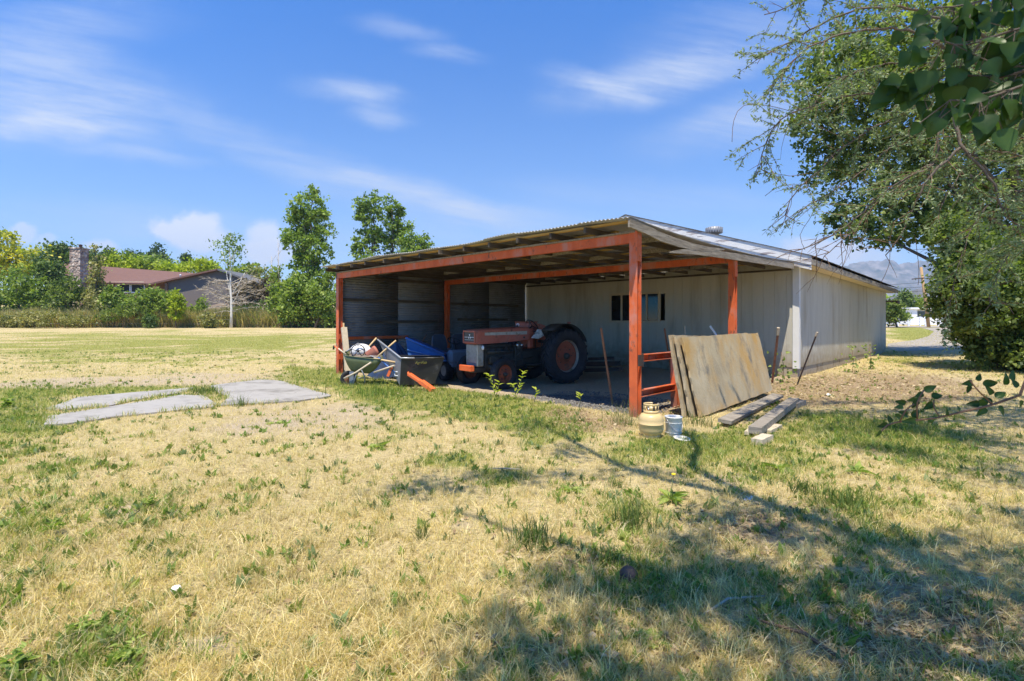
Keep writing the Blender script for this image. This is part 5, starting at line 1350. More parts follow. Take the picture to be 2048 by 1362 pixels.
LEAF = {
    'brown': leafmat('brown_needles', [(.07, .05, .03), (.15, .115, .06), (.22, .18, .09)], .15),
    'poplar': leafmat('poplar_leaves', [(0.078, 0.129, 0.024), (0.168, 0.248, 0.047), (0.281, 0.367, 0.077)], .35),
    'dark': leafmat('dark_leaves', [(0.045, 0.079, 0.024), (0.102, 0.159, 0.043), (0.180, 0.238, 0.065)], .3),
    'mid': leafmat('green_leaves', [(0.090, 0.143, 0.028), (0.191, 0.268, 0.051), (0.315, 0.378, 0.086)], .35),
    'lime': leafmat('lime_leaves', [(0.184, 0.236, 0.019), (0.316, 0.383, 0.037), (0.450, 0.486, 0.069)], .4),
    'yellow': leafmat('yellow_leaves', [(.16, .21, .03), (.42, .42, .05), (.60, .52, .06)], .4),
    'olive': leafmat('olive_leaves', [(0.135, 0.148, 0.051), (0.248, 0.248, 0.086), (0.383, 0.338, 0.136)], .3),
    'silver': leafmat('silvery_leaves', [(.09, .135, .06), (.19, .245, .13), (.36, .41, .27)], .35, .42),
    'conifer': leafmat('conifer_needles', [(0.041, 0.079, 0.037), (0.078, 0.129, 0.055), (0.123, 0.178, 0.077)], .15),
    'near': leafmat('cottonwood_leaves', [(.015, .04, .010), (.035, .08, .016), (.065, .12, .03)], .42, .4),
    'hedge': leafmat('hedge_leaves', [(.055, .09, .024), (.135, .185, .045), (.26, .31, .08)], .42),
}
def limb_tree(mb, base, targets, r0, seed, fork=.45):
    r = random.Random(seed)
    top = max(targets, key=lambda p: p.z)
    trunk = [base - Vector((0, 0, .15))]
    for k in range(1, 7):
        t = k / 6; p = base.lerp(top, t); trunk.append(Vector((p.x + r.uniform(-.06, .06) * (top.z - base.z) * .3, p.y, base.z + (top.z - base.z) * t)))
    mb.tube(trunk, [r0 * (1.25 if k == 0 else 1 - .13 * k) for k in range(7)], 8)
    for q in targets:
        if q is top: continue
        t = max(.12, min(.85, ((q.z - base.z) / (top.z - base.z + 1e-6)) * fork + r.uniform(0, .12)))
        i = int(t * 6); a = trunk[i].lerp(trunk[min(i + 1, 6)], t * 6 - i)
        m_ = a.lerp(q, .5) + Vector((0, 0, -.08 * (q - a).length))
        mb.tube([a, m_, q], [r0 * .38, r0 * .25, r0 * .08], 6)
def tree(name, label, cat, base_px, Y, blobs_px, n, leaf, kind, trunk=.12, group=None, clumps=None, crad=None, depth=.8, bark='bark', flat=None, droop=0.0, shell=.5, limbs=True, base_y=None):
    """a tree described by where its trunk and leaf masses stand, at distance Y"""
    bx = (base_px - 1024) / F * Y; base = Vector((bx, Y, gzf(bx, Y)))
    o = empty(name, base, 0, label, cat, group)
    bl = []
    for i, (px, py, rx, ry) in enumerate(blobs_px):
        c = W(px, py, Y + ((i * .618) % 1 - .5) * rx / F * Y * 1.2) ; bl.append((c.x - base.x, c.y - base.y, c.z - base.z, rx / F * Y, rx / F * Y * depth, ry / F * Y))
    clumps = clumps or max(20, n // 22); crad = crad or leaf * 1.6
    Pn, tn = crown_points(bl, n, clumps, crad, shell)
    keep = Pn[:, 2] > .02; Pn, tn = Pn[keep], tn[keep]; k = len(Pn)
    ax = unit(k); ax[:, 2] -= droop; nr = unit(k); nr[:, 2] += .7
    s = leaf * (.6 + .8 * rng.random(k))
    if trunk:
        mb = MB(); tg = [Vector(b[:3]) for b in bl]
        limb_tree(mb, Vector((0, 0, 0)), tg if limbs else tg[:1], trunk, len(label)); mb.build('trunk', MT[bark], o)
    leaf_cloud('crown', Pn, s, s * .72, ax, nr, tn, LEAF[kind], o)
    return o

# ------------------------------------------------------------------ trees and bushes across the field
G_T = 'trees beyond the field'; G_B = 'bushes in front of the house'
tree('poplar_tree', 'tall round-leaved poplar with double crown just left of the shed', 'tree', 612, 63,
     [(604, 402, 15, 20), (590, 428, 19, 28), (634, 418, 22, 32), (612, 445, 34, 34), (643, 452, 22, 30), (658, 466, 13, 18), (598, 490, 34, 34), (634, 500, 32, 30), (606, 525, 30, 24), (630, 535, 22, 20), (602, 560, 20, 22), (575, 470, 14, 20), (625, 385, 10, 14)], 8500, .34, 'poplar', .22, G_T, crad=.40, shell=.3)
tree('poplar_tree', 'tall poplar behind the shed roof, leftmost of three', 'tree', 738, 72, [(742, 400, 16, 18), (728, 430, 20, 26), (748, 440, 22, 30), (730, 480, 24, 30), (752, 485, 20, 30), (738, 530, 30, 30), (740, 580, 30, 40), (722, 410, 12, 18), (716, 500, 14, 26), (752, 395, 10, 14)], 6200, .36, 'poplar', .2, G_T, crad=.42, shell=.3)
tree('poplar_tree', 'tall poplar behind the shed roof, middle one of three', 'tree', 785, 74, [(782, 408, 14, 20), (788, 440, 18, 26), (780, 475, 20, 28), (798, 478, 18, 20), (780, 525, 30, 30), (785, 580, 30, 40), (800, 420, 10, 16), (812, 455, 14, 12)], 5400, .36, 'poplar', .2, G_T, crad=.42, shell=.3)
tree('poplar_tree', 'shorter poplar behind the shed roof, rightmost of three', 'tree', 830, 71, [(825, 478, 14, 22), (845, 484, 14, 22), (820, 505, 28, 24), (845, 510, 18, 20), (830, 550, 35, 30), (830, 600, 30, 40), (855, 500, 14, 14), (810, 480, 12, 16)], 6000, .36, 'poplar', .18, G_T, crad=.5, shell=.3)
tree('leafy_bush', 'bright green bush growing at the foot of the tall poplar', 'bush', 596, 61, [(590, 600, 26, 44), (612, 590, 26, 34), (575, 625, 18, 26), (618, 632, 20, 22), (600, 570, 24, 24), (630, 590, 22, 30), (570, 590, 20, 26)], 6000, .34, 'mid', .1, G_T, crad=.5)
tree('small_tree', 'small green tree with pale trunk left of the shed corner', 'tree', 629, 60, [(640, 590, 24, 30), (652, 560, 18, 24), (660, 615, 18, 30), (636, 620, 22, 20), (662, 545, 12, 16), (652, 640, 18, 14)], 3000, .32, 'mid', .13, G_T, crad=.5, shell=.3)
tree('thin_tree', 'thin tree with bare top between birch and poplar', 'tree', 551, 62, [(552, 570, 13, 26), (560, 600, 14, 24), (545, 620, 10, 18), (556, 545, 8, 14)], 1500, .32, 'mid', .11, G_T, crad=.45)
tree('background_tree', 'dull green rounded tree behind the dead brush', 'tree', 520, 80, [(520, 560, 26, 24), (500, 575, 24, 24), (545, 570, 22, 26), (520, 600, 40, 25)], 3200, .42, 'olive', .2, G_T)
tree('background_tree', 'dark green tree rising behind the right end of the house roof', 'tree', 485, 92, [(490, 545, 18, 16), (470, 555, 20, 14), (505, 542, 14, 14)], 1500, .5, 'mid', .2, G_T)
for args in (
    ('spruce_tree', 'dark blue-green spruce with pointed top behind the brown roof', 312, 110, [(314, 496, 7, 8), (310, 508, 16, 9), (310, 520, 26, 10), (310, 535, 32, 12)], 2400, .55, 'conifer'),
    ('spruce_tree', 'low dark spruce left of the pointed one', 275, 112, [(268, 510, 14, 8), (272, 520, 20, 10)], 1200, .55, 'conifer'),
    ('pine_tree', 'small flat-topped dark pine on the skyline above the roof', 373, 120, [(373, 514, 8, 4), (372, 520, 11, 5), (373, 530, 9, 6), (374, 540, 6, 8)], 1000, .5, 'conifer'),
    ('round_tree', 'dome-shaped lime green tree above the middle of the roof', 238, 95, [(238, 528, 38, 18), (215, 536, 26, 14), (262, 536, 24, 14)], 2600, .5, 'lime'),
    ('round_tree', 'bright green tree under the pointed spruce', 305, 98, [(300, 528, 30, 14), (325, 532, 24, 14), (285, 525, 20, 12)], 2200, .5, 'mid'),
    ('round_tree', 'lime yellow domed tree left of the small pine', 350, 94, [(350, 536, 24, 10), (335, 540, 20, 9)], 1300, .5, 'lime'),
    ('round_tree', 'lime yellow domed tree right of the small pine', 402, 93, [(402, 533, 30, 12), (420, 540, 24, 10)], 1500, .5, 'lime'),
    ('round_tree', 'dark leafy tree behind the stone chimney', 160, 92, [(120, 500, 14, 16), (135, 510, 20, 22), (170, 520, 26, 20), (195, 515, 22, 18), (215, 510, 12, 16), (110, 525, 22, 24), (105, 490, 8, 14)], 4200, .48, 'dark')):
    tree(args[0], args[1], 'tree', args[2], args[3], args[4], args[5], args[6], args[7], .2, 'trees on the skyline behind the house')
tree('yellow_tree', 'golden yellow leaved tree at the left edge', 'tree', 40, 80, [(20, 490, 14, 22), (40, 520, 40, 28), (70, 505, 22, 12), (20, 535, 40, 26), (70, 530, 24, 18), (-20, 510, 30, 40), (10, 475, 10, 14)], 4200, .45, 'yellow', .2, G_T)
tree('leafy_bush', 'large green thicket at the left edge below the yellow tree', 'bush', 25, 66, [(10, 575, 50, 36), (55, 560, 36, 28), (75, 590, 34, 36), (20, 615, 55, 28), (70, 625, 30, 20), (-40, 590, 50, 50)], 6500, .36, 'mid', .14, G_B, crad=.55)
tree('leafy_bush', 'dark leafy tree between the thicket and the chimney', 'bush', 100, 68, [(100, 545, 26, 22), (85, 520, 18, 16), (120, 560, 22, 24), (110, 585, 20, 24)], 3000, .36, 'dark', .14, G_B, crad=.5)
tree('leafy_bush', 'round grey-green bush below the stone chimney', 'bush', 130, 64, [(135, 580, 32, 24), (120, 605, 30, 26), (150, 605, 28, 28), (135, 630, 34, 18)], 4200, .30, 'hedge', .1, G_B, crad=.45)
tree('weeping_conifer', 'drooping dark conifer with thin tip beside the chimney', 'tree', 193, 63, [(191, 500, 4, 14), (192, 525, 7, 16), (192, 550, 13, 18), (190, 575, 17, 20), (194, 600, 20, 22), (205, 620, 20, 18)], 3000, .30, 'olive', .12, G_B, droop=1.0, shell=.2)
tree('leafy_bush', 'low dark green bush under the house windows', 'bush', 225, 63, [(222, 590, 16, 18), (240, 602, 22, 18), (215, 615, 20, 18)], 2200, .3, 'mid', .06, G_B, crad=.42)
tree('leafy_bush', 'dense bright green bush in front of the brick gable', 'bush', 300, 62, [(290, 592, 20, 16), (315, 596, 24, 20), (335, 605, 26, 20), (300, 612, 30, 20), (270, 605, 20, 18)], 3800, .3, 'mid', .08, G_B, crad=.42)
tree('leafy_bush', 'upright light green sapling before the dense bush', 'bush', 352, 60, [(352, 600, 12, 20), (350, 622, 14, 20), (360, 612, 10, 16)], 1300, .28, 'lime', .05, G_B, crad=.35)
tree('leafy_bush', 'pale feathery shrub left of the light green sapling', 'bush', 245, 61, [(255, 620, 26, 14), (225, 630, 24, 12), (280, 625, 22, 14)], 2000, .26, 'hedge', .05, G_B, crad=.36)
tree('leafy_bush', 'round dark bush standing alone in the tall grass', 'bush', 301, 59.5, [(301, 645, 13, 12), (301, 636, 9, 9)], 900, .22, 'dark', .04, G_B, crad=.25)
tree('leafy_bush', 'brownish low shrub left of the birch trunk', 'bush', 420, 59.5, [(415, 640, 16, 14), (428, 648, 14, 9)], 900, .24, 'olive', .04, G_B, crad=.3)
tree('leafy_bush', 'small green shrub at the foot of the soil mound', 'bush', 405, 63, [(405, 608, 14, 12), (395, 618, 12, 9), (385, 625, 16, 10)], 800, .26, 'mid', .04, G_B, crad=.3)
tree('leafy_bush', 'green shrub just right of the birch trunk', 'bush', 500, 64, [(500, 620, 20, 10), (480, 625, 14, 8), (520, 615, 14, 14)], 900, .28, 'mid', .04, G_B, crad=.35)
tree('leafy_bush', 'silvery weeds clump at the left end of the tall grass', 'bush', 80, 60, [(80, 635, 34, 13), (30, 640, 30, 12), (140, 640, 30, 9)], 2200, .24, 'olive', .03, G_B, crad=.36)
# birch: white trunk, thin crown, bare lower twigs
def bare_twigs(o, starts, m, seed, name='bare_branches'):
    r = random.Random(seed); mb = MB()
    for (a, d, L_, r0) in starts:
        p = Vector(a); d = Vector(d).normalized(); pts = [p.copy()]; 
        for k in range(5):
            d = (d + Vector((r.uniform(-.3, .3), r.uniform(-.3, .3), r.uniform(-.25, .2)))).normalized(); p = p + d * L_ / 5; pts.append(p.copy())
        mb.tube(pts, [r0 * (1 - .16 * k) for k in range(6)], 5)
        for k in range(2, 6):
            for _ in range(3):
                e = (d + Vector((r.uniform(-.9, .9), r.uniform(-.9, .9), r.uniform(-.7, .5)))).normalized(); q = pts[k] + e * L_ * r.uniform(.15, .35)
                mb.tube([pts[k], pts[k].lerp(q, .5) + Vector((0, 0, .03 * L_)), q], [r0 * .4, r0 * .3, r0 * .12], 4)
    return mb.build(name, m, o)
bi = empty('birch_tree', G(462, 655.6), 0, 'slender white-barked birch with sparse top and bare lower twigs', 'tree', G_T); b0 = bi.location.copy()
def bp(px, py, dy=0): return W(px, py, b0.y + dy) - b0
mb = MB(); mb.tube([Vector((0, 0, -.2)), bp(463, 630), bp(463, 600), bp(461, 570), bp(461, 535), bp(459, 500), bp(461, 470)], [.20, .15, .13, .105, .08, .05, .02], 10)
for (a, q) in (((462, 600), (452, 540)), ((463, 590), (490, 545)), ((463, 610), (482, 575)), ((461, 560), (470, 500)), ((461, 545), (440, 495)), ((460, 520), (478, 490))): mb.tube([bp(*a), (bp(*a) + bp(*q)) / 2 + Vector((0, 0, -.1)), bp(*q)], [.065, .045, .02], 7)
mb.build('trunk', MT['birch_bark'], bi)
r_ = random.Random(8); st = []
for k in range(34):
    py = r_.uniform(560, 625); s = r_.choice((-1, 1)); st.append((bp(462, py), (s, r_.uniform(-.6, .6), r_.uniform(-.1, .5)), r_.uniform(1.5, 3.8), .055))
bare_twigs(bi, st, MT['grey_twig'], 4)
bl = [(*bp(px, py), rx / F * b0.y, rx / F * b0.y, ry / F * b0.y) for (px, py, rx, ry) in ((455, 505, 22, 26), (475, 500, 16, 24), (430, 490, 10, 14), (460, 480, 14, 14), (462, 530, 16, 16), (480, 475, 6, 12))]
Pn, tn = crown_points(bl, 620, 150, .3, .1); k = len(Pn); leaf_cloud('crown', Pn, .30 * (.6 + .6 * rng.random(k)), .2 * np.ones(k), unit(k), unit(k), tn, LEAF['poplar'], bi)
# dead brush to the right of the birch
br_ = empty('dead_brush', G(500, 648), 0, 'tangle of bare brown brush behind the birch', 'brush'); st = []; o_ = br_.location
for k in range(46): st.append((Vector((r_.uniform(-3.6, 1.6), r_.uniform(-1, 2), r_.uniform(.6, 2.6))), (r_.uniform(-.6, .8), r_.uniform(-.4, .4), r_.uniform(.1, 1)), r_.uniform(1.6, 3.6), .055))
bare_twigs(br_, st, MT['grey_twig'], 6)
tree('brown_conifer', 'dull brown half-dead conifer hiding the right part of the brick gable', 'tree', 505, 68, [(505, 575, 24, 20), (490, 595, 26, 22), (520, 600, 22, 24), (475, 580, 16, 14), (530, 580, 14, 18), (500, 620, 30, 16)], 3600, .30, 'brown', .1, G_T, crad=.45, shell=.3)
# two bare poles of dead saplings
for (px, top, lab) in ((556, 480, 'dead bare sapling top right of the thin tree'), (543, 512, 'shorter dead sapling left of the thin tree top')):
    p = G(px, 655); o = empty('dead_sapling', p, 0, lab, 'dead tree'); q = W(px, top, p.y) - p
    mb = MB(); mb.tube([(0, 0, 0), q * .5 + Vector((.1, 0, 0)), q], [.07, .05, .015], 6); mb.build('stem', MT['grey_twig'], o)
    bare_twigs(o, [(q * t, (r_.uniform(-.3, .3), 0, 1), 1.1, .02) for t in (.5, .6, .7, .8, .88)], MT['grey_twig'], px)

# tall dry grass along the far edge of the field
def tall_grass(name, x0, x1, y0, y1, n, hmin, hmax, cols, w=.03):
    x = x0 + (x1 - x0) * rng.random(n); y = y0 + (y1 - y0) * rng.random(n)
    h = hmin + (hmax - hmin) * rng.random(n) * (.4 + .9 * fbm(x * .35, y * .35, 41))
    c = np.array(cols)[rng.integers(0, len(cols), n)] * (.75 + .5 * rng.random(n))[:, None]
    return blades(name, x, y, gz(x, y), h, w * (.6 + .8 * rng.random(n)), c, .1 + .7 * rng.random(n), MT['grass'])
tall_grass('tall_dry_grass', -75, -17, 61.2, 67, 90000, 1.3, 3.0, [(.48, .37, .19), (.56, .45, .25), (.38, .34, .14), (.26, .28, .09), (.52, .40, .22), (.20, .24, .07)], .06)
tall_grass('tall_dry_grass', -17, 30, 62, 70, 30000, .7, 1.8, [(.48, .38, .19), (.30, .31, .10), (.20, .24, .07)], .045)
# a hedge line closes the horizon further off
x = rng.uniform(-260, 330, 26000); y = rng.uniform(125, 150, 26000); hgt = 3.5 + 5.5 * fbm(x * .06, y * .02, 51); z = gz(x, y) + hgt * rng.random(26000) ** .8
P3 = np.stack([x, y, z], 1); tag(leaf_cloud('far_treeline', P3, 1.0 + .8 * rng.random(26000), .9 * np.ones(26000), unit(26000), unit(26000), .35 + .5 * fbm(x * .12, y * .1, 52) + .12 * rng.normal(size=26000), LEAF['mid']), kind='stuff')

# ------------------------------------------------------------------ house on the rise
HY = 74.0
def HP(px, py, y=HY): return W(px, py, y)
hb0 = Vector((HP(215, 600).x, HY + 4, gzf(HP(215, 600).x, HY + 4)))
house = empty('house', hb0, 0, 'low brown-roofed house with stone chimney and grey brick gable on the rise', 'house')
def H(px, py, y=HY): return W(px, py, y) - hb0
b = MB(); lo = -1.0
def wall_box(p, q, depth, ztop, mbx): mbx.box((min(p.x, q.x), p.y, lo), (max(p.x, q.x), p.y + depth, ztop))
zt = H(200, 566).z; wall_box(H(130, 600), H(300, 600), 9.0, zt, b); b.build('wall', MT['house_wood'], house)
b = MB(); zf = H(300, 583).z; x0, x1 = H(205, 0).x, H(288, 0).x
b.box((x0, H(0, 600).y - .06, H(0, 568).z), (x1, H(0, 600).y - .002, H(0, 563).z)); b.build('fascia', MT['beige'], house)
w = None
for (a, c) in ((232, 261), (262, 290)):
    f = MB(); xa, xc = H(a, 0).x, H(c, 0).x; z0, z1 = H(0, 586).z, H(0, 568).z; yy_ = H(0, 0).y
    for (p0, p1, q0, q1) in ((xa, xc, z1 - .12, z1), (xa, xc, z0, z0 + .16), (xa, xa + .12, z0 + .16, z1 - .12), (xc - .12, xc, z0 + .16, z1 - .12)): f.box((p0, yy_ - .08, q0), (p1, yy_ - .003, q1))
    f = f.build('window', MT['white_paint'], house); MB().box((xa + .12, yy_ - .03, z0 + .16), (xc - .12, yy_ - .004, z1 - .12)).build('pane', MT['glass_far'], f)
# main roof: ridge runs left to right
def quad_roof(pts, t, name, m):
    mb = MB(); V = [Vector(p) for p in pts]; n = (V[1] - V[0]).cross(V[3] - V[0]).normalized()
    if n.z < 0: n = -n
    mb.hexa([p - n * t for p in V] + V); return mb.build(name, m, house)
quad_roof([H(124, 564, HY - .7), H(300, 567, HY - .7), H(420, 549, HY + 5.5), H(121, 527, HY + 5)], .16, 'roof', MT['roof_red'])
quad_roof([H(110, 566, HY + 10.5), H(430, 575, HY + 10.5), H(420, 548.5, HY + 5.55), H(121, 526.5, HY + 5.05)], .16, 'roof', MT['roof_red'])
# gable wing with grey brick face
b = MB(); yg = H(0, 0, HY - 2.5).y
poly = [(H(334, 0, HY - 2.5).x, lo), (H(334, 0, HY - 2.5).x, H(0, 563, HY - 2.5).z), (H(432, 0, HY - 2.5).x, H(0, 541, HY - 2.5).z), (H(524, 0, HY - 2.5).x, H(0, 570, HY - 2.5).z), (H(524, 0, HY - 2.5).x, lo)]
b.prism(poly, yg, yg + 8, axis=1); b.build('brick_gable', MT['brick'], house)
for (pa, pb) in (((292, 568), (434, 537)), ((434, 537), (530, 570))):
    a0, a1 = H(*pa, HY - 3.2), H(*pb, HY - 3.2); c1, c0 = H(*pb, HY + 6), H(*pa, HY + 6); c1.x, c0.x, c1.z, c0.z = a1.x, a0.x, a1.z, a0.z
    quad_roof([a0, a1, c1, c0], .22, 'roof', MT['slate'] if pa[0] > 400 else MT['roof_red'])
b = MB(); b.box((H(296, 0, HY - 2).x, H(0, 0, HY - 1).y, lo), (H(333, 0, HY - 2).x, H(0, 0, HY - .5).y, H(0, 568, HY - 1).z)); b.box((H(329, 0, HY - 2.8).x, yg - .25, lo), (H(334, 0, HY - 2.8).x, yg - .02, H(0, 566, HY - 2.8).z)); b.build('porch_wall', MT['house_wood'], house)
b = MB(); q0, q1 = H(137, 560, HY - 1.6), H(160, 497, HY - 1.6)
b.hexa([(q0.x, q0.y, lo), (q1.x, q0.y, lo), (q1.x, q0.y + 1.5, lo), (q0.x, q0.y + 1.5, lo), (q0.x + .15, q0.y, q1.z), (q1.x, q0.y, q1.z), (q1.x, q0.y + 1.5, q1.z), (q0.x + .15, q0.y + 1.5, q1.z)])
b.box((q0.x + .05, q0.y - .1, q1.z), (q1.x + .1, q0.y + 1.6, q1.z + .15)); ch = b.build('chimney', MT['stone'], house)
b = MB(); b.lathe([(.2, q1.z + .15), (.2, q1.z + .55), (.32, q1.z + .6), (0, q1.z + .7)], 12, M=T((q0.x + q1.x) / 2 + .3, q0.y + .7, 0)); b.build('chimney_cap', MT['rust_dark'], ch)
b = MB(); p = H(361, 553, HY + 1); b.lathe([(.12, p.z - .8), (.12, p.z + .15), (.2, p.z + .2), (0, p.z + .35)], 12, M=T(p.x, p.y, 0)); b.build('roof_vent', MT['white_paint'], house)
# bare soil mound before the gable
b = MB(); p0 = W(440, 614, 68.5); zb = gzf(p0.x, p0.y)
def mound(u, v):
    x = p0.x + (u - .5) * 11; y = p0.y + (v - .5) * 7; k = max(0, 1 - ((u - .5) * 2) ** 2) * max(0, 1 - ((v - .5) * 2) ** 2)
    return (x, y, gzf(x, y) - .2 + 2.3 * k + .12 * math.sin(9 * u) * math.sin(7 * v))
b.sheet(mound, 24, 14); tag(b.build('soil_mound', MT['mound']), kind='structure')
# chain-link fence at the left edge of the tall grass
cf = empty('wire_fence', G(60, 655), 0, 'sagging wire fence with thin dark posts in the tall grass at left', 'fence'); o_ = cf.location
fp = [G(px, 655.5) for px in (-60, 128, 300, 470)]
for p in fp: mb = MB(); q = p - o_; mb.tube([q - Vector((0, 0, .2)), q + Vector((.03, 0, 1.5))], .035, 8); mb.build('post', MT['rust_dark'], cf)
mb = MB()
for a, c in zip(fp[:-1], fp[1:]):
    for hgt in (.5, 1.0, 1.45): mb.tube([a - o_ + Vector((0, 0, hgt)), (a + c) / 2 - o_ + Vector((0, 0, hgt - .06)), c - o_ + Vector((0, 0, hgt))], .01, 5)
mb.build('wire', MT['grey_pole'], cf)

# ------------------------------------------------------------------ far right: pole, fence, buildings, mountain
pb = G(1858, 654.5); pt = W(1842, 534, pb.y)
up = empty('utility_pole', pb, 0, 'leaning brown wooden utility pole by the white fence', 'utility pole'); mb = MB(); mb.tube([(0, 0, -.3), (pt - pb) * .5, pt - pb], [.20, .17, .135], 12); mb.build('pole', MT['pole_wood'], up)
mb = MB(); q = W(1846, 556, pb.y - .1) - pb; mb.box((-1.35, -.06, -.06), (.15, .06, .06), M=T(*q) @ RY(R(-6))); mb.build('crossarm', MT['rust_dark'], up)
mb = MB()
for (py, e) in ((565, (1700, 572)), (582, (1700, 586)), (574, (1720, 577))):
    a = W(1846, py, pb.y) - pb; c = W(*e, pb.y + 6) - pb; mb.tube([a, (a + c) / 2 - Vector((0, 0, .1)), c], .022, 5)
a = W(1848, 570, pb.y) - pb; mb.tube([a, a + Vector((9, 2, -.6))], .022, 5); mb.build('wire', MT['black'], up)
gw_ = MB(); a = W(1888, 616, pb.y - 1) - pb; gw_.tube([a, W(1900, 632, pb.y - 1) - pb], .05, 8); gw_.build('guy_guard', mat('yellow_guard', [(.62, .40, .04), (.68, .46, .06)], 2), up)
vf = empty('rail_fence', G(1830, 652.5), 0, 'white vinyl rail fence across the road beyond the barn', 'fence'); o_ = vf.location; fy = 68.0
def Vf(px, z): x = (px - 1024) / F * fy; return Vector((x, fy, gzf(x, fy) + z)) - o_
for k, px in enumerate((1776, 1796, 1817, 1840, 1851, 1876, 1905, 1935, 1965, 2000)):
    h = .62 if px < 1810 else 1.35 if px != 1851 and px != 1876 else 1.45; mb = MB(); p = Vf(px, -.1); mb.box((p.x - .08, -.08 + p.y, p.z), (p.x + .08, .08 + p.y, p.z + h), bev=.01); mb.box((p.x - .10, p.y - .1, p.z + h), (p.x + .10, p.y + .1, p.z + h + .04)); mb.build('post', MT['vinyl'], vf)
for (a, c, zs) in ((1770, 1817, (.38,)), (1817, 1851, (.30, .68, 1.05)), (1876, 2040, (.30, .55, .8, 1.05))):
    for z in zs: mb = MB(); p, q = Vf(a, z), Vf(c, z); mb.hexa([p + Vector((0, -.03, 0)), q + Vector((0, -.03, 0)), q + Vector((0, .03, 0)), p + Vector((0, .03, 0)), p + Vector((0, -.03, .15)), q + Vector((0, -.03, .15)), q + Vector((0, .03, .15)), p + Vector((0, .03, .15))]); mb.build('rail', MT['vinyl'], vf)
wy = 76.0; wbp = G(1862, 652); wx0, wx1 = (1821 - 1024) / F * wy, (1935 - 1024) / F * wy; wz = gzf(wx0, wy)
ws = empty('low_building', (wx0, wy, wz), 0, 'low white building with flat roof behind the white fence', 'building'); z1 = W(0, 615, wy).z - wz
mb = MB(); mb.box((0, 0, -.3), (1.0, 6, z1 - .25)); mb.box((1.001, 1.2, -.3), (wx1 - wx0, 6, z1 - .25)); mb.box((1.001, 0, -.3), (wx1 - wx0, .1, z1 - 1.5)); mb.build('wall', MT['vinyl'], ws)
mb = MB(); mb.box((-.2, -.3, z1 - .245), (wx1 - wx0 + .2, 6.2, z1)); mb.build('roof', MT['vinyl'], ws)
mb = MB(); mb.box((1.3, 1.12, z1 - 1.45), (wx1 - wx0 - .1, 1.19, z1 - .5)); mb.build('window', MT['glass_far'], ws)
gy_ = 98.0; gx0, gx1 = (1838 - 1024) / F * gy_, (1960 - 1024) / F * gy_; gz0 = gzf(gx0, gy_)
gh = empty('grey_house', (gx0, gy_, gz0), 0, 'grey two-storey house with dark roof far beyond the utility pole', 'house'); ze, zr_ = W(0, 597, gy_).z - gz0, W(0, 574, gy_).z - gz0; wd = gx1 - gx0
mb = MB(); mb.box((0, 0, -.3), (wd, 9, ze)); mb.build('wall', MT['grey_house'], gh)
mb = MB(); mb.add([(-.5, -.5, ze), (wd + .5, -.5, ze), (wd + .5, 9.5, ze), (-.5, 9.5, ze), (3.4, 4.5, zr_), (wd - 3.4, 4.5, zr_)], [(0, 1, 5, 4), (1, 2, 5), (2, 3, 4, 5), (3, 0, 4), (0, 3, 2, 1)]); mb.build('roof', MT['slate'], gh)
f = MB(); f.box((3.5, -.06, 2.2), (5.3, -.003, 3.6)); f = f.build('window', MT['white_paint'], gh); MB().box((3.62, -.075, 2.32), (5.18, -.061, 3.48)).build('pane', MT['glass_far'], f)
tree('roadside_tree', 'round green tree right beside the far barn corner', 'tree', 1795, 62, [(1790, 622, 20, 16), (1800, 635, 20, 12), (1780, 612, 16, 14), (1770, 630, 18, 16)], 2400, .3, 'hedge', .12, 'trees along the far road', crad=.4)
tree('roadside_tree', 'darker upright tree behind the round one near the road', 'tree', 1813, 84, [(1812, 592, 13, 13), (1815, 605, 12, 14), (1805, 600, 9, 10)], 1300, .36, 'dark', .15, 'trees along the far road', crad=.45)
tree('roadside_tree', 'bluish green tree below the grey house wall', 'tree', 1838, 88, [(1835, 605, 16, 8), (1850, 607, 12, 7)], 700, .36, 'mid', .1, 'trees along the far road', crad=.45)
# mountain ridge
mx = np.linspace(500, 3600, 150); my = np.linspace(2300, 3600, 60); MX_, MY_ = np.meshgrid(mx, my)
rise = np.clip((MY_ - 2300) / 700, 0, 1) * np.clip((3600 - MY_) / 500, 0, 1)
ridge = 160 + 190 * fbm(MX_ * .0022 + 3, MY_ * .0012, 61) + 60 * np.clip((MX_ - 1500) / 900, 0, 1)
mz = rise * (ridge + 90 * (1 - np.abs(2 * fbm(MX_ * .006, MY_ * .006, 62, 5) - 1)) - 60 + 45 * (fbm(MX_ * .02, MY_ * .02, 63, 4) - .5))
ii = np.arange(mx.size * my.size).reshape(my.size, mx.size)
fc = np.stack([ii[:-1, :-1], ii[:-1, 1:], ii[1:, 1:], ii[1:, :-1]], -1).reshape(-1, 4)
tag(np_mesh('mountains', np.stack([MX_.ravel(), MY_.ravel(), mz.ravel()], 1), fc, mat('mountain_rock', [(.05, .07, .035), (.16, .15, .11), (.34, .30, .26)], .012, detail=10, rough=.95, bump=0)), kind='structure')
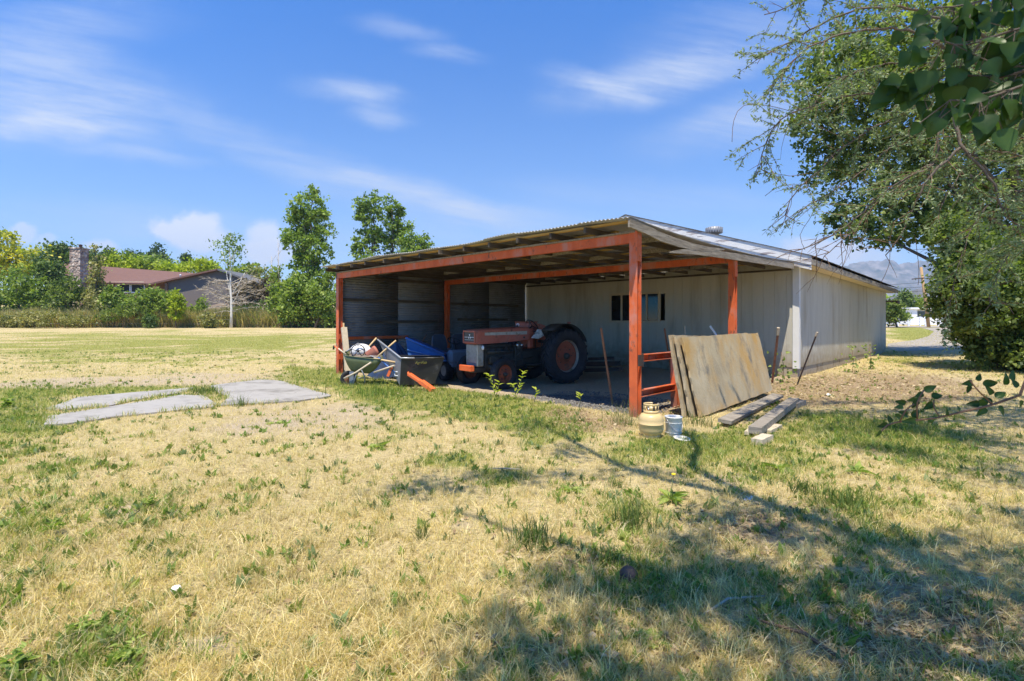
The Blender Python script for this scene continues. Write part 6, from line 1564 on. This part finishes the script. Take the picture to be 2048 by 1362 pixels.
# ------------------------------------------------------------------ trees on the right
tree('broadleaf_tree', 'tall bright green leafy tree on the right with crown overhanging the track', 'tree', 2085, 20.5,
     [(1700, 150, 110, 90), (1640, 230, 70, 80), (1800, 260, 130, 120), (1680, 330, 70, 70), (1790, 400, 95, 65), (1700, 440, 55, 40), (1900, 330, 130, 150), (1870, 450, 90, 45), (1940, 470, 90, 110), (2030, 300, 120, 200), (1840, 90, 160, 100), (2120, 450, 130, 200), (2000, 80, 160, 110), (1760, 470, 50, 30), (2130, 200, 150, 180)],
     62000, .165, 'hedge', .28, 'trees on the right', clumps=2600, crad=.27, depth=.9, shell=.2)
tree('hedge_tree', 'dense low-branched green tree reaching the ground at the right edge', 'tree', 2020, 16.2,
     [(1935, 560, 55, 60), (1900, 600, 34, 40), (1985, 600, 80, 80), (1950, 660, 45, 38), (2010, 690, 60, 34), (2080, 620, 110, 120), (1930, 510, 50, 50), (2070, 710, 90, 30), (2000, 520, 90, 70), (1975, 700, 36, 22), (1897, 570, 24, 24), (1900, 530, 28, 26), (1925, 640, 24, 30), (1965, 715, 30, 14), (1910, 470, 40, 40)],
     38000, .125, 'hedge', .2, 'trees on the right', clumps=1150, crad=.24, depth=.9, shell=.3)
# grey-leaved tree whose long arching limbs enter from the right
wt = Vector((9.4, 7.6, 0)); wil = empty('willow_tree', wt, 0, 'silvery narrow-leaved tree with arching dark limbs reaching in from the right', 'tree', 'trees on the right')
def smooth_path(pts, step=.09):
    pts = [Vector(p) for p in pts]; out_ = []
    for i in range(len(pts) - 1):
        p0, p1, p2, p3 = pts[max(i - 1, 0)], pts[i], pts[i + 1], pts[min(i + 2, len(pts) - 1)]
        n = max(2, int((p2 - p1).length / step))
        for k in range(n):
            t = k / n; out_.append(.5 * ((2 * p1) + (-p0 + p2) * t + (2 * p0 - 5 * p1 + 4 * p2 - p3) * t * t + (-p0 + 3 * p1 - 3 * p2 + p3) * t ** 3))
    out_.append(pts[-1]); return out_
LIMBS = [  # photo position and distance along each limb, start radius
    ([(2150, 130, 6.9), (1960, 70, 6.6), (1880, 38, 6.5), (1800, 14, 6.5), (1700, 24, 6.6), (1620, 60, 6.7), (1560, 95, 6.7), (1515, 118, 6.8)], .05),
    ([(2150, 200, 7.0), (1960, 130, 6.4), (1870, 85, 6.2), (1800, 58, 6.2), (1700, 66, 6.2), (1620, 95, 6.3), (1560, 150, 6.3), (1540, 190, 6.3)], .05),
    ([(2150, 260, 7.2), (1900, 190, 6.7), (1800, 182, 6.6), (1700, 192, 6.6), (1620, 214, 6.6), (1562, 240, 6.6), (1530, 290, 6.6), (1522, 340, 6.6)], .035),
    ([(2150, 280, 7.4), (1890, 212, 7.0), (1790, 236, 6.9), (1700, 284, 6.8), (1640, 340, 6.8), (1592, 382, 6.8), (1570, 430, 6.8)], .04),
    ([(2140, 180, 6.2), (1930, 190, 6.0), (1880, 260, 5.9), (1868, 330, 5.9), (1800, 362, 6.0), (1725, 425, 6.1), (1665, 470, 6.2), (1605, 497, 6.2)], .042),
    ([(2140, 330, 7.6), (1920, 230, 7.2), (1810, 272, 7.2), (1720, 345, 7.2), (1650, 392, 7.2), (1600, 420, 7.2)], .034),
    ([(1905, 190, 5.8), (1921, 285, 5.7), (1985, 368, 5.6), (2012, 430, 5.6), (2080, 490, 5.6)], .026),
    ([(1926, 292, 5.7), (1862, 352, 5.8), (1832, 405, 5.9), (1800, 470, 6.0), (1770, 510, 6.0)], .02),
    ([(2150, -40, 7.4), (1950, -60, 7.1), (1800, -70, 7.0), (1680, -30, 7.0), (1600, 5, 7.0), (1530, 30, 7.0)], .045),
    ([(2150, 60, 7.9), (1900, 120, 7.6), (1760, 130, 7.6), (1660, 170, 7.6), (1600, 250, 7.6)], .035),
    ([(2150, 350, 7.0), (1960, 300, 6.6), (1860, 330, 6.5), (1760, 400, 6.5), (1700, 470, 6.5), (1650, 510, 6.5)], .024),
    ([(2150, 420, 6.8), (2030, 380, 6.5), (1960, 430, 6.4), (1920, 520, 6.4), (1900, 600, 6.4)], .018),
    ([(2150, 470, 6.4), (2060, 470, 6.2), (2000, 540, 6.1), (1975, 620, 6.1)], .016),
    ([(2150, 300, 6.3), (2040, 210, 6.1), (1980, 230, 6.0), (1930, 330, 6.0), (1880, 420, 6.0)], .026)]
r_ = random.Random(21); mb = MB(); tw = MB(); lp_, la_, ln_, ll_ = [], [], [], []
mb.tube([Vector((0, 0, -.2)), Vector((-.1, 0, 1.5)), Vector((-.3, -.1, 3.2)), Vector((-.2, -.1, 5.2)), Vector((.2, .1, 8))], [.36, .30, .26, .18, .06], 12)
def leafy_twig(p, d, L_, r0, leaves=True, droop=.10, dens=1.0):
    pts = [p.copy()]; n = max(4, int(L_ / .07)); d = d.normalized()
    for k in range(n):
        d = (d + Vector((r_.uniform(-.16, .16), r_.uniform(-.16, .16), r_.uniform(-.12, .08) - droop))).normalized(); p = p + d * L_ / n; pts.append(p.copy())
        if leaves:
            for _ in range(int(7 * dens + r_.random())):
                e = (d * .5 + Vector((r_.uniform(-1, 1), r_.uniform(-1, 1), r_.uniform(-.9, .5)))).normalized()
                lp_.append(p + Vector((r_.uniform(-.02, .02), r_.uniform(-.02, .02), r_.uniform(-.02, .02)))); la_.append(e); ll_.append(r_.uniform(.035, .072))
    tw.tube(pts, [r0 * (1 - .85 * k / n) + .0008 for k in range(n + 1)], 4, caps=False)
    return pts
for li, (ctl, r0) in enumerate(LIMBS):
    path = smooth_path([W(*c) - wt for c in ctl]); n = len(path)
    if ctl[0][0] > 2100: path = smooth_path([Vector((-.25, -.1, 2.6 + .22 * (li % 5)))] + [W(*c) - wt for c in ctl]); n = len(path)
    path = [p + Vector((r_.uniform(-.012, .012), r_.uniform(-.012, .012), r_.uniform(-.012, .012))) for p in path]
    mb.tube(path, [r0 * .7 * (1 - .9 * k / n) + .003 for k in range(n)], 7)
    for k in range(int(n * .12), n, 1):
        for _ in range(2 if r_.random() < .55 else 1):
            if r_.random() < .12: continue
            t = (path[min(k + 1, n - 1)] - path[k - 1]).normalized()
            d = t * r_.uniform(.3, .9) + Vector((r_.uniform(-.8, .8), r_.uniform(-.9, .9), r_.uniform(-.8, .9)))
            bare = r_.random() < (.22 if li in (2, 3, 4, 5) else .08)
            L_ = r_.uniform(.22, .62); pts = leafy_twig(path[k], d, L_, .0045, not bare, .015)
            if r_.random() < .5: q = pts[len(pts) // 2]; leafy_twig(q, d + Vector((r_.uniform(-.7, .7), r_.uniform(-.7, .7), r_.uniform(-.5, .4))), L_ * .6, .003, not bare, .03)
# long bare hanging twigs at the tips
for ctl in ([(1600, 228, 6.5), (1540, 212, 6.5), (1488, 211, 6.5), (1468, 240, 6.5), (1464, 284, 6.5)], [(1562, 240, 6.6), (1535, 280, 6.6), (1520, 320, 6.6), (1512, 345, 6.6)], [(1625, 345, 6.8), (1580, 352, 6.8), (1540, 345, 6.8), (1520, 348, 6.8)],
            [(1600, 370, 6.8), (1560, 372, 6.8), (1530, 392, 6.8)], [(1585, 370, 6.8), (1582, 410, 6.8), (1570, 440, 6.8), (1578, 455, 6.8)], [(1605, 497, 6.2), (1600, 520, 6.2)], [(1640, 400, 7), (1618, 440, 7), (1600, 470, 7), (1610, 500, 7)],
            [(1780, 470, 6.4), (1778, 530, 6.4), (1760, 568, 6.4)], [(1700, 470, 6.4), (1690, 520, 6.4), (1680, 545, 6.4)], [(1830, 470, 6.2), (1838, 540, 6.2), (1836, 570, 6.2)], [(1565, 100, 6.6), (1530, 108, 6.6), (1514, 128, 6.6)]):
    tw.tube(smooth_path([W(*c) - wt for c in ctl]), .0035, 4)
lp_, la_, ll_ = np.array([tuple(p) for p in lp_]), np.array([tuple(p) for p in la_]), np.array(ll_)
wx = lp_ + np.array(tuple(wt)); wpx = 1024 + F * wx[:, 0] / wx[:, 1]; wpy = Y0 - (wx[:, 2] - CH) * F / wx[:, 1]
keep = ~((wpy > 470) & (wpx < 1860)) & ((wpx > 1850) | (rng.random(len(wpy)) > np.clip((wpy - 330) / 260, 0, .6))); lp_, la_, ll_ = lp_[keep], la_[keep], ll_[keep]
mb.build('trunk', MT['bark'], wil); tw.build('twigs', MT['twig'], wil, normals=False)
k = len(lp_); nr = unit(k); nr[:, 2] += .5
leaf_cloud('crown', lp_, ll_, ll_ * .32, la_, nr, .5 + .24 * rng.normal(size=k), LEAF['silver'], wil, .1)

# cottonwood that stands just behind the camera on the right; its limbs and leaves shade the foreground
ct = Vector((3.9, -1.9, 0)); cot = empty('cottonwood_tree', ct, 0, 'big-leaved cottonwood whose dark near leaves hang into the top right corner', 'tree', 'trees on the right')
mb = MB()
def cw(x, y, z): return Vector((x, y, z)) - ct
mb.tube([cw(3.9, -1.9, -.2), cw(3.85, -1.8, 1.2), cw(3.7, -1.6, 2.6), cw(3.3, -1.2, 4.0), cw(3.0, -1, 6), cw(2.8, -1.2, 9)], [.34, .28, .25, .2, .13, .05], 12)
mb.tube(smooth_path([cw(3.6, -1.5, 3.1), cw(2.2, .6, 5.2), cw(1.4, 1.95, 5.9), cw(.55, 2.8, 6.1), cw(-.05, 4.3, 6.2), cw(-.4, 5.4, 6.25)], .3), [.13 - .004 * k for k in range(len(smooth_path([cw(3.6, -1.5, 3.1), cw(2.2, .6, 5.2), cw(1.4, 1.95, 5.9), cw(.55, 2.8, 6.1), cw(-.05, 4.3, 6.2), cw(-.4, 5.4, 6.25)], .3)))], 8)
mb.tube([cw(1.4, 1.95, 5.9), cw(1.2, 3.1, 5.7), cw(1.55, 3.9, 5.6), cw(1.7, 4.8, 5.6)], [.07, .055, .04, .02], 8)
mb.tube([cw(3.3, -1.2, 4.0), cw(4.2, .6, 5.6), cw(4.6, 2.2, 6.2), cw(4.9, 4, 6.6)], [.12, .09, .06, .02], 8)
mb.tube([cw(3.0, -1, 6), cw(1.4, -.6, 6.8), cw(.2, .2, 7.0), cw(-1.2, 1.6, 6.4)], [.10, .07, .05, .02], 8)
mb.tube([cw(3.5, -1.3, 3.4), cw(2.4, .2, 3.1), cw(1.75, 1.15, 2.72), cw(1.5, 1.3, 2.4)], [.05, .035, .02, .012], 8)
SHADE = [(x - .33, y + .22, z, a, b_, c) for (x, y, z, a, b_, c) in [(1.9, .1, 6.2, .8, .7, .5), (3.3, .3, 6.0, .9, .6, .5), (.7, .1, 6.4, .75, .5, .4), (4.6, .9, 6.2, .9, .6, .5), (2.6, -.9, 6.6, 1.2, .9, .6), (.1, -.6, 6.6, .7, .5, .4), (4.7, 2.3, 6.3, .8, .7, .5), (5.4, 3.7, 6.8, .8, .8, .5), (3.9, 3.1, 6.5, .45, .4, .3),
         (1.0, 2.5, 6.1, .55, .18, .2), (.3, 3.4, 6.2, .25, .35, .2), (1.5, 1.5, 5.9, .6, .3, .3), (-.4, 2.3, 6.3, .9, .14, .2), (-1.2, 1.9, 6.4, .55, .1, .15), (-.1, 4.5, 6.25, .2, .5, .15), (2.0, 4.4, 5.6, .2, .35, .2), (2.5, .9, 6.0, .6, .35, .3), (3.6, 1.3, 6.1, .5, .3, .3), (.9, 1.0, 6.2, .45, .25, .3), (6.0, 2.2, 6.5, .9, .9, .5), (1.2, -.2, 6.4, .9, .7, .4), (2.2, .5, 6.2, .9, .5, .4), (2.9, .0, 6.2, 1.0, .7, .5), (3.9, .6, 6.2, .8, .5, .4), (1.6, 1.0, 6.0, .5, .3, .3), (5.0, 1.6, 6.4, .7, .6, .4), (.2, .2, 6.4, .6, .45, .3), (-.3, -.5, 6.5, .6, .4, .3), (.9, .4, 6.3, .6, .4, .3)]]
Pn, tn = crown_points([(x - ct.x, y - ct.y, z, a, b_, c) for (x, y, z, a, b_, c) in SHADE], 15500, 700, .19, .1)
k0 = len(Pn); ax0 = unit(k0); nr0 = unit(k0); nr0[:, 2] += .8
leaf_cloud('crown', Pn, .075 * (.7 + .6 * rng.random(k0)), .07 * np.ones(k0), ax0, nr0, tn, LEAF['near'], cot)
for (x, y, z, a, b_, c) in SHADE: mb.tube([cw(x, y, z), cw(x + a * .7, y + b_ * .3, z + .1)], .012, 4); mb.tube([cw(x, y, z), cw(x - a * .7, y - b_ * .3, z - .1)], .012, 4)
# near leaves with a proper pointed outline
OUT = [(0, 0), (.30, .02), (.50, .20), (.46, .42), (.30, .66), (.14, .86), (0, 1.04)]
def big_leaves(places, name, m, parent, aspect=1.0, org=Vector((0, 0, 0))):
    vs, fs, tt = [], [], []
    for (p, ax_, up_, L_, tint) in places:
        ax_ = Vector(ax_).normalized(); sd = ax_.cross(Vector(up_)).normalized(); n = sd.cross(ax_); b = len(vs)
        kf = r_.uniform(.05, .5); kb = r_.uniform(-.12, .34); kt = r_.uniform(-.12, .12)
        mid = [p + ax_ * y * L_ - n * .0 for y in (0, .34, .68, 1.04)]
        for s in (1, -1):
            for (x, y) in OUT[1:-1]: vs.append(p + ax_ * y * L_ + sd * s * x * L_ * aspect + n * (abs(x) * kf - kb * y * y + kt * s * y) * L_)
        q = len(vs)
        for i, y in enumerate((0, .34, .68, 1.04)): vs.append(p + ax_ * y * L_ - n * kb * y * y * L_)
        m0, m1, m2, m3 = q, q + 1, q + 2, q + 3
        for s, o_ in ((1, b), (-1, b + 5)):
            f = [(m0, o_, o_ + 1), (m0, o_ + 1, m1), (m1, o_ + 1, o_ + 2), (m1, o_ + 2, m2), (m2, o_ + 2, o_ + 3), (m2, o_ + 3, o_ + 4), (m2, o_ + 4, m3)]
            fs += [t if s > 0 else t[::-1] for t in f]
        tt += [tint - .05] * 10 + [tint + .28] * 4
    return np_mesh(name, np.array([tuple(Vector(v) - org) for v in vs]), np.array(fs), m, parent, tint=np.array(tt), smooth=True)
r_ = random.Random(33); places = []
TW = [[(2160, -60, 1.25), (2030, -20, 1.25), (1930, 10, 1.27), (1870, 15, 1.28)], [(2160, 30, 1.2), (2030, 60, 1.2), (1930, 90, 1.22), (1880, 80, 1.22)], [(2160, 90, 1.3), (2020, 150, 1.3), (1900, 150, 1.3), (1825, 170, 1.32)], [(2160, 140, 1.15), (2050, 170, 1.16), (1960, 200, 1.18), (1900, 200, 1.2)], [(2160, -20, 1.4), (2040, 100, 1.4), (1970, 160, 1.4)]]
for ctl in TW:
    path = smooth_path([W(*c) - ct for c in ctl], .02); mb.tube([cw(1.5, 1.3, 2.4)] + path, [.008] + [.005 * (1 - .7 * k / len(path)) for k in range(len(path))], 6)
    for k in range(2, len(path)):
        for _ in range(4 if r_.random() < .75 else 2):
            d = Vector((r_.uniform(-1, .5), r_.uniform(-.5, .5), r_.uniform(-1.2, .1))).normalized(); p = path[k] + d * r_.uniform(.015, .09)
            mb.tube([path[k], p], .0011, 4, caps=False); places.append((p, d + Vector((0, 0, -.5)), (r_.uniform(-.7, .7), -1, r_.uniform(-.3, .9)), r_.uniform(.030, .056), r_.uniform(0, 1)))
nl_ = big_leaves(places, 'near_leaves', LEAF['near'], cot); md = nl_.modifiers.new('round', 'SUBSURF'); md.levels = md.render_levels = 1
mb.build('trunk', MT['bark'], cot)
# low leafy shoot of a sapling at the right
sp0 = Vector((2.35, 1.55, 0)); sap = empty('sapling', sp0, 0, 'dark leafy shoot curving in low from the right edge', 'sapling'); mb = MB()
main = smooth_path([Vector((0, 0, -.05)), Vector((-.1, .0, .55))] + [W(*c) - sp0 for c in ((2110, 762, 1.62), (2040, 790, 1.62), (1975, 812, 1.62), (1930, 822, 1.62), (1870, 836, 1.62), (1810, 842, 1.62), (1775, 850, 1.62), (1758, 870, 1.62))], .03)
mb.tube(main, [.011 - .009 * k / len(main) for k in range(len(main))], 7)
places = []
def spray(px, py, ang, L_, n=1):
    p = W(px, py, 1.62 + r_.uniform(-.05, .05)) - sp0
    a = R(ang); places.append((p, (math.cos(a), r_.uniform(-.3, .3), math.sin(a)), (r_.uniform(-.5, .5), -1, r_.uniform(-.2, .8)), L_ * .68 / F * 1.62, r_.uniform(0, .8)))
for c in ([(1835, 838, 1.62), (1835, 805, 1.6), (1848, 780, 1.6)], [(1880, 835, 1.62), (1868, 815, 1.63), (1868, 800, 1.63)], [(1985, 808, 1.62), (1955, 780, 1.6), (1940, 760, 1.6)], [(1800, 842, 1.62), (1812, 820, 1.6), (1828, 808, 1.6)]): mb.tube(smooth_path([W(*q) - sp0 for q in c], .02), .0022, 5)
for a in ((1848, 782, 30, 36), (1846, 786, 205, 30), (1838, 795, 200, 34), (1862, 793, 10, 36), (1866, 805, 220, 36), (1835, 800, 240, 30), (1812, 806, 170, 30), (1806, 812, 190, 26), (1820, 830, 20, 40), (1815, 832, 160, 36), (1800, 836, 150, 26), (1830, 838, 200, 34), (1775, 848, 200, 30), (1760, 860, 250, 24), (1782, 845, 110, 24),
          (1945, 765, 190, 34), (1938, 770, 260, 26), (1955, 762, 60, 26), (1965, 770, 10, 40), (1980, 790, 110, 30), (1975, 800, 200, 40), (1985, 806, 150, 36), (1996, 812, 300, 34), (1970, 815, 230, 34), (2010, 770, 80, 40), (2022, 760, 60, 34), (2035, 775, 120, 34), (1990, 795, 30, 36), (1958, 806, 190, 34), (2040, 800, 280, 34), (2050, 760, 40, 36), (1920, 822, 120, 22), (1890, 832, 80, 24)): spray(*a)
nl_ = big_leaves(places, 'leaves', LEAF['near'], sap, .62); md = nl_.modifiers.new('round', 'SUBSURF'); md.levels = md.render_levels = 1; mb.build('stem', MT['twig'], sap)

# ------------------------------------------------------------------ weeds one can single out
def tuft(name, px, py, n, h, label, cat, cols, width=.006, lean=(.1, .8), spread=.10, group=None):
    p = G(px, py); o_n = []
    x = rng.normal(size=n) * spread * .4; y = rng.normal(size=n) * spread * .4
    hh_ = h * (.45 + .7 * rng.random(n)); c = np.array(cols)[rng.integers(0, len(cols), n)] * (.75 + .5 * rng.random(n))[:, None]
    o = blades(name, x, y, np.zeros(n), hh_, width * (.6 + .8 * rng.random(n)), c, lean[0] + (lean[1] - lean[0]) * rng.random(n), MT['grass'], None)
    o.location = p; return tag(o, label, cat, group)
GC = [(.085, .14, .03), (.12, .18, .04), (.07, .11, .03), (.20, .22, .07)]
gt = 'clumps of green grass in the foreground'
tuft('grass_clump', 1062, 1088, 150, .20, 'big dark green grass clump right of centre at the edge of the shade', 'grass clump', GC, .007, group=gt, spread=.16)
tuft('grass_clump', 1262, 1045, 170, .18, 'wide green grass clump just below the shadow of the limb', 'grass clump', GC, .007, group=gt, spread=.2)
tuft('grass_clump', 1690, 1015, 190, .20, 'spreading light green grass clump in the sun on the right', 'grass clump', [(.13, .19, .04), (.17, .22, .06), (.10, .15, .035)], .008, group=gt, spread=.24)
tuft('grass_clump', 1600, 985, 90, .15, 'smaller light green clump left of the spreading one', 'grass clump', GC, .008, group=gt, spread=.14)
tuft('grass_clump', 1215, 1130, 70, .14, 'thin dull green clump in the shade below the wide clump', 'grass clump', GC, .006, group=gt)
tuft('grass_clump', 1235, 975, 60, .12, 'little yellow-green clump in the sun above the wide clump', 'grass clump', GC, .006, group=gt)
tuft('grass_clump', 845, 1075, 40, .14, 'thin upright tuft left of the big dark clump', 'grass clump', GC, .005, group=gt, spread=.06)
tuft('grass_clump', 480, 812, 46, .28, 'wispy tall grass at the near edge of the concrete pad', 'grass clump', GC, .006, group=gt, spread=.12)
tuft('grass_clump', 406, 788, 120, .22, 'dense green grass growing between the two concrete pads', 'grass clump', GC, .012, group=gt, spread=.4)
tuft('grass_clump', 1500, 795, 90, .30, 'green grass at the foot of the large leaning panel', 'grass clump', GC, .008, group=gt, spread=.22)
tuft('grass_clump', 1250, 850, 80, .42, 'tall pale grass around the foot of the near red post', 'grass clump', [(.16, .20, .07), (.25, .25, .11), (.10, .15, .04)], .006, group=gt, spread=.3)
tuft('grass_clump', 1400, 850, 90, .24, 'green grass around the foot of the leaning panels', 'grass clump', GC, .007, group=gt, spread=.3)
tuft('grass_clump', 1345, 905, 90, .16, 'grass right in front of the cylinder and bucket', 'grass clump', GC, .006, group=gt, spread=.3)
tuft('grass_clump', 760, 790, 220, .24, 'lush bright green grass in front of the wheelbarrow', 'grass clump', [(.15, .24, .03), (.11, .19, .03), (.19, .26, .06)], .012, group=gt, spread=.9)
def broad_weed(name, px, py, n, L_, label, cat='weed', upright=.4, wd=.36, group='leafy weeds', flower=False):
    p = G(px, py); o = empty(name, p, 0, label, cat, group); pl_ = []
    if upright >= .8:
        n *= 4; L_ *= .52
    for k in range(n):
        a = 2.4 * k + rng.random() * .8; u = upright * (.2 + .9 * rng.random()); t = (k / n) ** .8 if upright >= .8 else 0
        st = Vector((.05 * math.cos(k % 5 * 1.26) * t, .05 * math.sin(k % 5 * 1.26) * t, .01 + L_ * 1.5 * t * (.5 + .5 * math.sin(k % 5 * 2.1) ** 2)))
        pl_.append((st + Vector((.012 * math.cos(a), .012 * math.sin(a), 0)), (math.cos(a), math.sin(a), u * (.6 if upright >= .8 else 1)), (.3 * math.sin(3.7 * k), .3 * math.cos(5.1 * k), 1), L_ * (.45 + .75 * rng.random()) * (1 - .4 * t), rng.random()))
    big_leaves(pl_, 'leaves', LEAF['mid'], o, wd)
    if flower:
        mb = MB(); q = Vector((.03, 0, L_ * 1.25)); mb.tube([(0, 0, 0), q], .003, 5); mb.build('stalk', MT['barrow_green'], o); mb = MB(); mb.lathe([(0, -.006), (.016, 0), (.02, .008), (.012, .013), (0, .014)], 12, M=T(*q)); mb.build('flower', mat('yellow_flower', [(.75, .55, .02), (.8, .6, .04)], 3, bump=0), o)
    return o
broad_weed('dandelion', 1340, 1000, 16, .17, 'leafy dandelion with a yellow flower between the grass clumps', flower=True)
broad_weed('dandelion', 1560, 940, 15, .17, 'dandelion rosette without flower in the sun below the planks')
broad_weed('dandelion', 1715, 945, 13, .15, 'dark dandelion rosette in front of the shaded grass')
broad_weed('dandelion', 1145, 985, 12, .12, 'flat dark rosette at the left of the limb shadow')
broad_weed('weed_plant', 250, 1330, 18, .11, 'largest leafy weed at the bottom left', upright=1.2)
broad_weed('weed_plant', 165, 1270, 16, .10, 'leafy weed left of the largest one', upright=1.0)
broad_weed('weed_plant', 30, 1345, 16, .12, 'leafy weed in the bottom left corner', upright=1.0)
broad_weed('weed_plant', 110, 1065, 18, .12, 'grey-green thistle-like weed near the left edge', upright=1.6, wd=.22)
broad_weed('weed_plant', 1310, 1290, 10, .11, 'round-leaved weed in the shade at the bottom centre', upright=.3, wd=.8)
broad_weed('weed_plant', 300, 1010, 14, .09, 'leafy weed above the bare mound on the left', upright=.9)
broad_weed('weed_plant', 755, 895, 16, .14, 'dark rosette at the edge of the bare ground', upright=.3)
broad_weed('weed_plant', 550, 850, 14, .16, 'flat green weed on the bare ground before the pad', upright=.25)
broad_weed('weed_plant', 15, 815, 18, .22, 'bright green dock plant at the left edge beside the field', upright=.8)
# tall milkweed stems in front of the tractor
def stalk(px, py, top, label):
    p = G(px, py); o = empty('tall_weed', p, 0, label, 'weed', 'tall weeds in front of the tractor'); mb = MB(); tips = []; pl_ = []
    for (tx, ty) in top:
        q = W(tx, ty, p.y) - p; path = smooth_path([(0, 0, 0), q * .5 + Vector((.02, 0, .03)), q], .05); mb.tube(path, .006, 5)
        for k in range(2, len(path)):
            for s in (1, -1):
                a = rng.random() * 6.28; pl_.append((path[k], (math.cos(a), math.sin(a) * .6, .45 + .3 * rng.random()), (0, -.3, 1),   .08 + .04 * rng.random(), .6 + .4 * rng.random()))
    mb.build('stem', MT['barrow_green'], o); big_leaves(pl_, 'leaves', LEAF['lime'], o, .26)
stalk(990, 797, [(978, 750), (998, 765)], 'tall weed standing before the front tractor wheel')
stalk(1030, 802, [(1046, 745), (1026, 770)], 'tall weed with large leaves right of the front tractor wheel')
stalk(1068, 806, [(1072, 780)], 'shorter weed on the shaded floor right of the tall ones')
stalk(1158, 815, [(1160, 790)], 'small weed in the shade left of the leaning rusty stake')
# vine and weeds at the barn foot
for (px, py, lab) in ((1705, 745, 'climbing green vine at the foot of the barn side wall'), (1740, 738, 'green weed at the far end of the barn side wall'), (1565, 765, 'small vine climbing at the near barn corner')):
    p = G(px, py); o = empty('vine', p, 0, lab, 'vine', 'weeds against the barn wall'); pl_ = []
    for k in range(46): pl_.append((Vector((rng.normal() * .16, rng.normal() * .06, rng.random() ** 1.3 * .8)), unit(1)[0] + np.array([0, 0, -.2]), (rng.random() - .5, -1, .8), .06 + .05 * rng.random(), rng.random()))
    big_leaves(pl_, 'leaves', LEAF['hedge'], o, .8); mb = MB(); mb.tube([(0, 0, 0), (.03, 0, .4), (-.03, 0, .75)], .006, 5); mb.build('stem', MT['twig'], o)
# bits lying about
def bit(name, px, py, fn, m, label, cat):
    p = G(px, py); mb = MB(); fn(mb); o = mb.build(name, m); o.location = p + Vector((0, 0, .012)); o.rotation_euler = (0, 0, random.uniform(0, 6)); return tag(o, label, cat)
bit('shell', 352, 1188, lambda b: (b.lathe([(.010, .02), (.02, .03), (.026, .02), (.024, .004), (0, 0)], 14), b.lathe([(0, .012), (.011, .019)], 14)), MT['bag'], 'small white broken cup-like shell on the dry grass', 'shell')
bit('paper_scrap', 1497, 1000, lambda b: b.sheet(lambda u, v: ((u - .5) * .09, (v - .5) * .05, .01 * math.sin(7 * u) + .01 * math.sin(6 * v)), 6, 4), MT['bag'], 'small white paper scrap in the shade right of the dandelion', 'paper')
bit('paper_scrap', 1658, 792, lambda b: b.sheet(lambda u, v: ((u - .5) * .20, (v - .5) * .12, .02 * math.sin(7 * u) + .02 * math.sin(6 * v)), 6, 4), MT['bag'], 'pale crumpled scrap in the dead leaves below the barn corner', 'paper')
bit('dead_branch', 1465, 1215, lambda b: b.tube([(-.2, 0, 0), (0, .03, .02), (.22, -.02, .01)], [.006, .007, .003], 6), MT['grey_twig'], 'pale broken twig on the shaded ground', 'twig')
bit('dead_branch', 1010, 942, lambda b: b.tube([(-.17, 0, 0), (0, .02, .02), (.18, -.02, .01)], [.008, .009, .004], 6), MT['grey_twig'], 'short pale twig in the sunny grass left of the limb shadow', 'twig')
bit('dead_branch', 1610, 1285, lambda b: (b.tube([(-.2, .03, 0), (0, 0, .03), (.26, .06, .01)], [.008, .009, .004], 6), b.tube([(0, 0, .03), (.12, -.1, .02)], [.005, .002], 5)), MT['twig'], 'forked brown twig at the bottom right', 'twig')
bit('stone', 1257, 1160, lambda b: b.lathe([(0, -.02), (.05, -.01), (.055, .03), (.03, .06), (0, .065)], 9), MT['rust_dark'], 'dark lump of bark in the shade below the thin clump', 'stone')
# ------------------------------------------------------------------ air between here and the mountains
mb = MB(); mb.box((-2800, -390, -6), (3900, 3700, 520)); hz_ = mb.build('haze', None)
hm = bpy.data.materials.new('haze'); hm.use_nodes = True; ht = hm.node_tree; ht.nodes.clear()
ho = ht.nodes.new('ShaderNodeOutputMaterial'); hv = ht.nodes.new('ShaderNodeVolumePrincipled'); ht.links.new(hv.outputs[0], ho.inputs['Volume'])
hv.inputs['Color'].default_value = (.50, .70, 1.0, 1); hv.inputs['Density'].default_value = .00022; hv.inputs['Anisotropy'].default_value = .2
hz_.data.materials.append(hm); tag(hz_, kind='stuff')
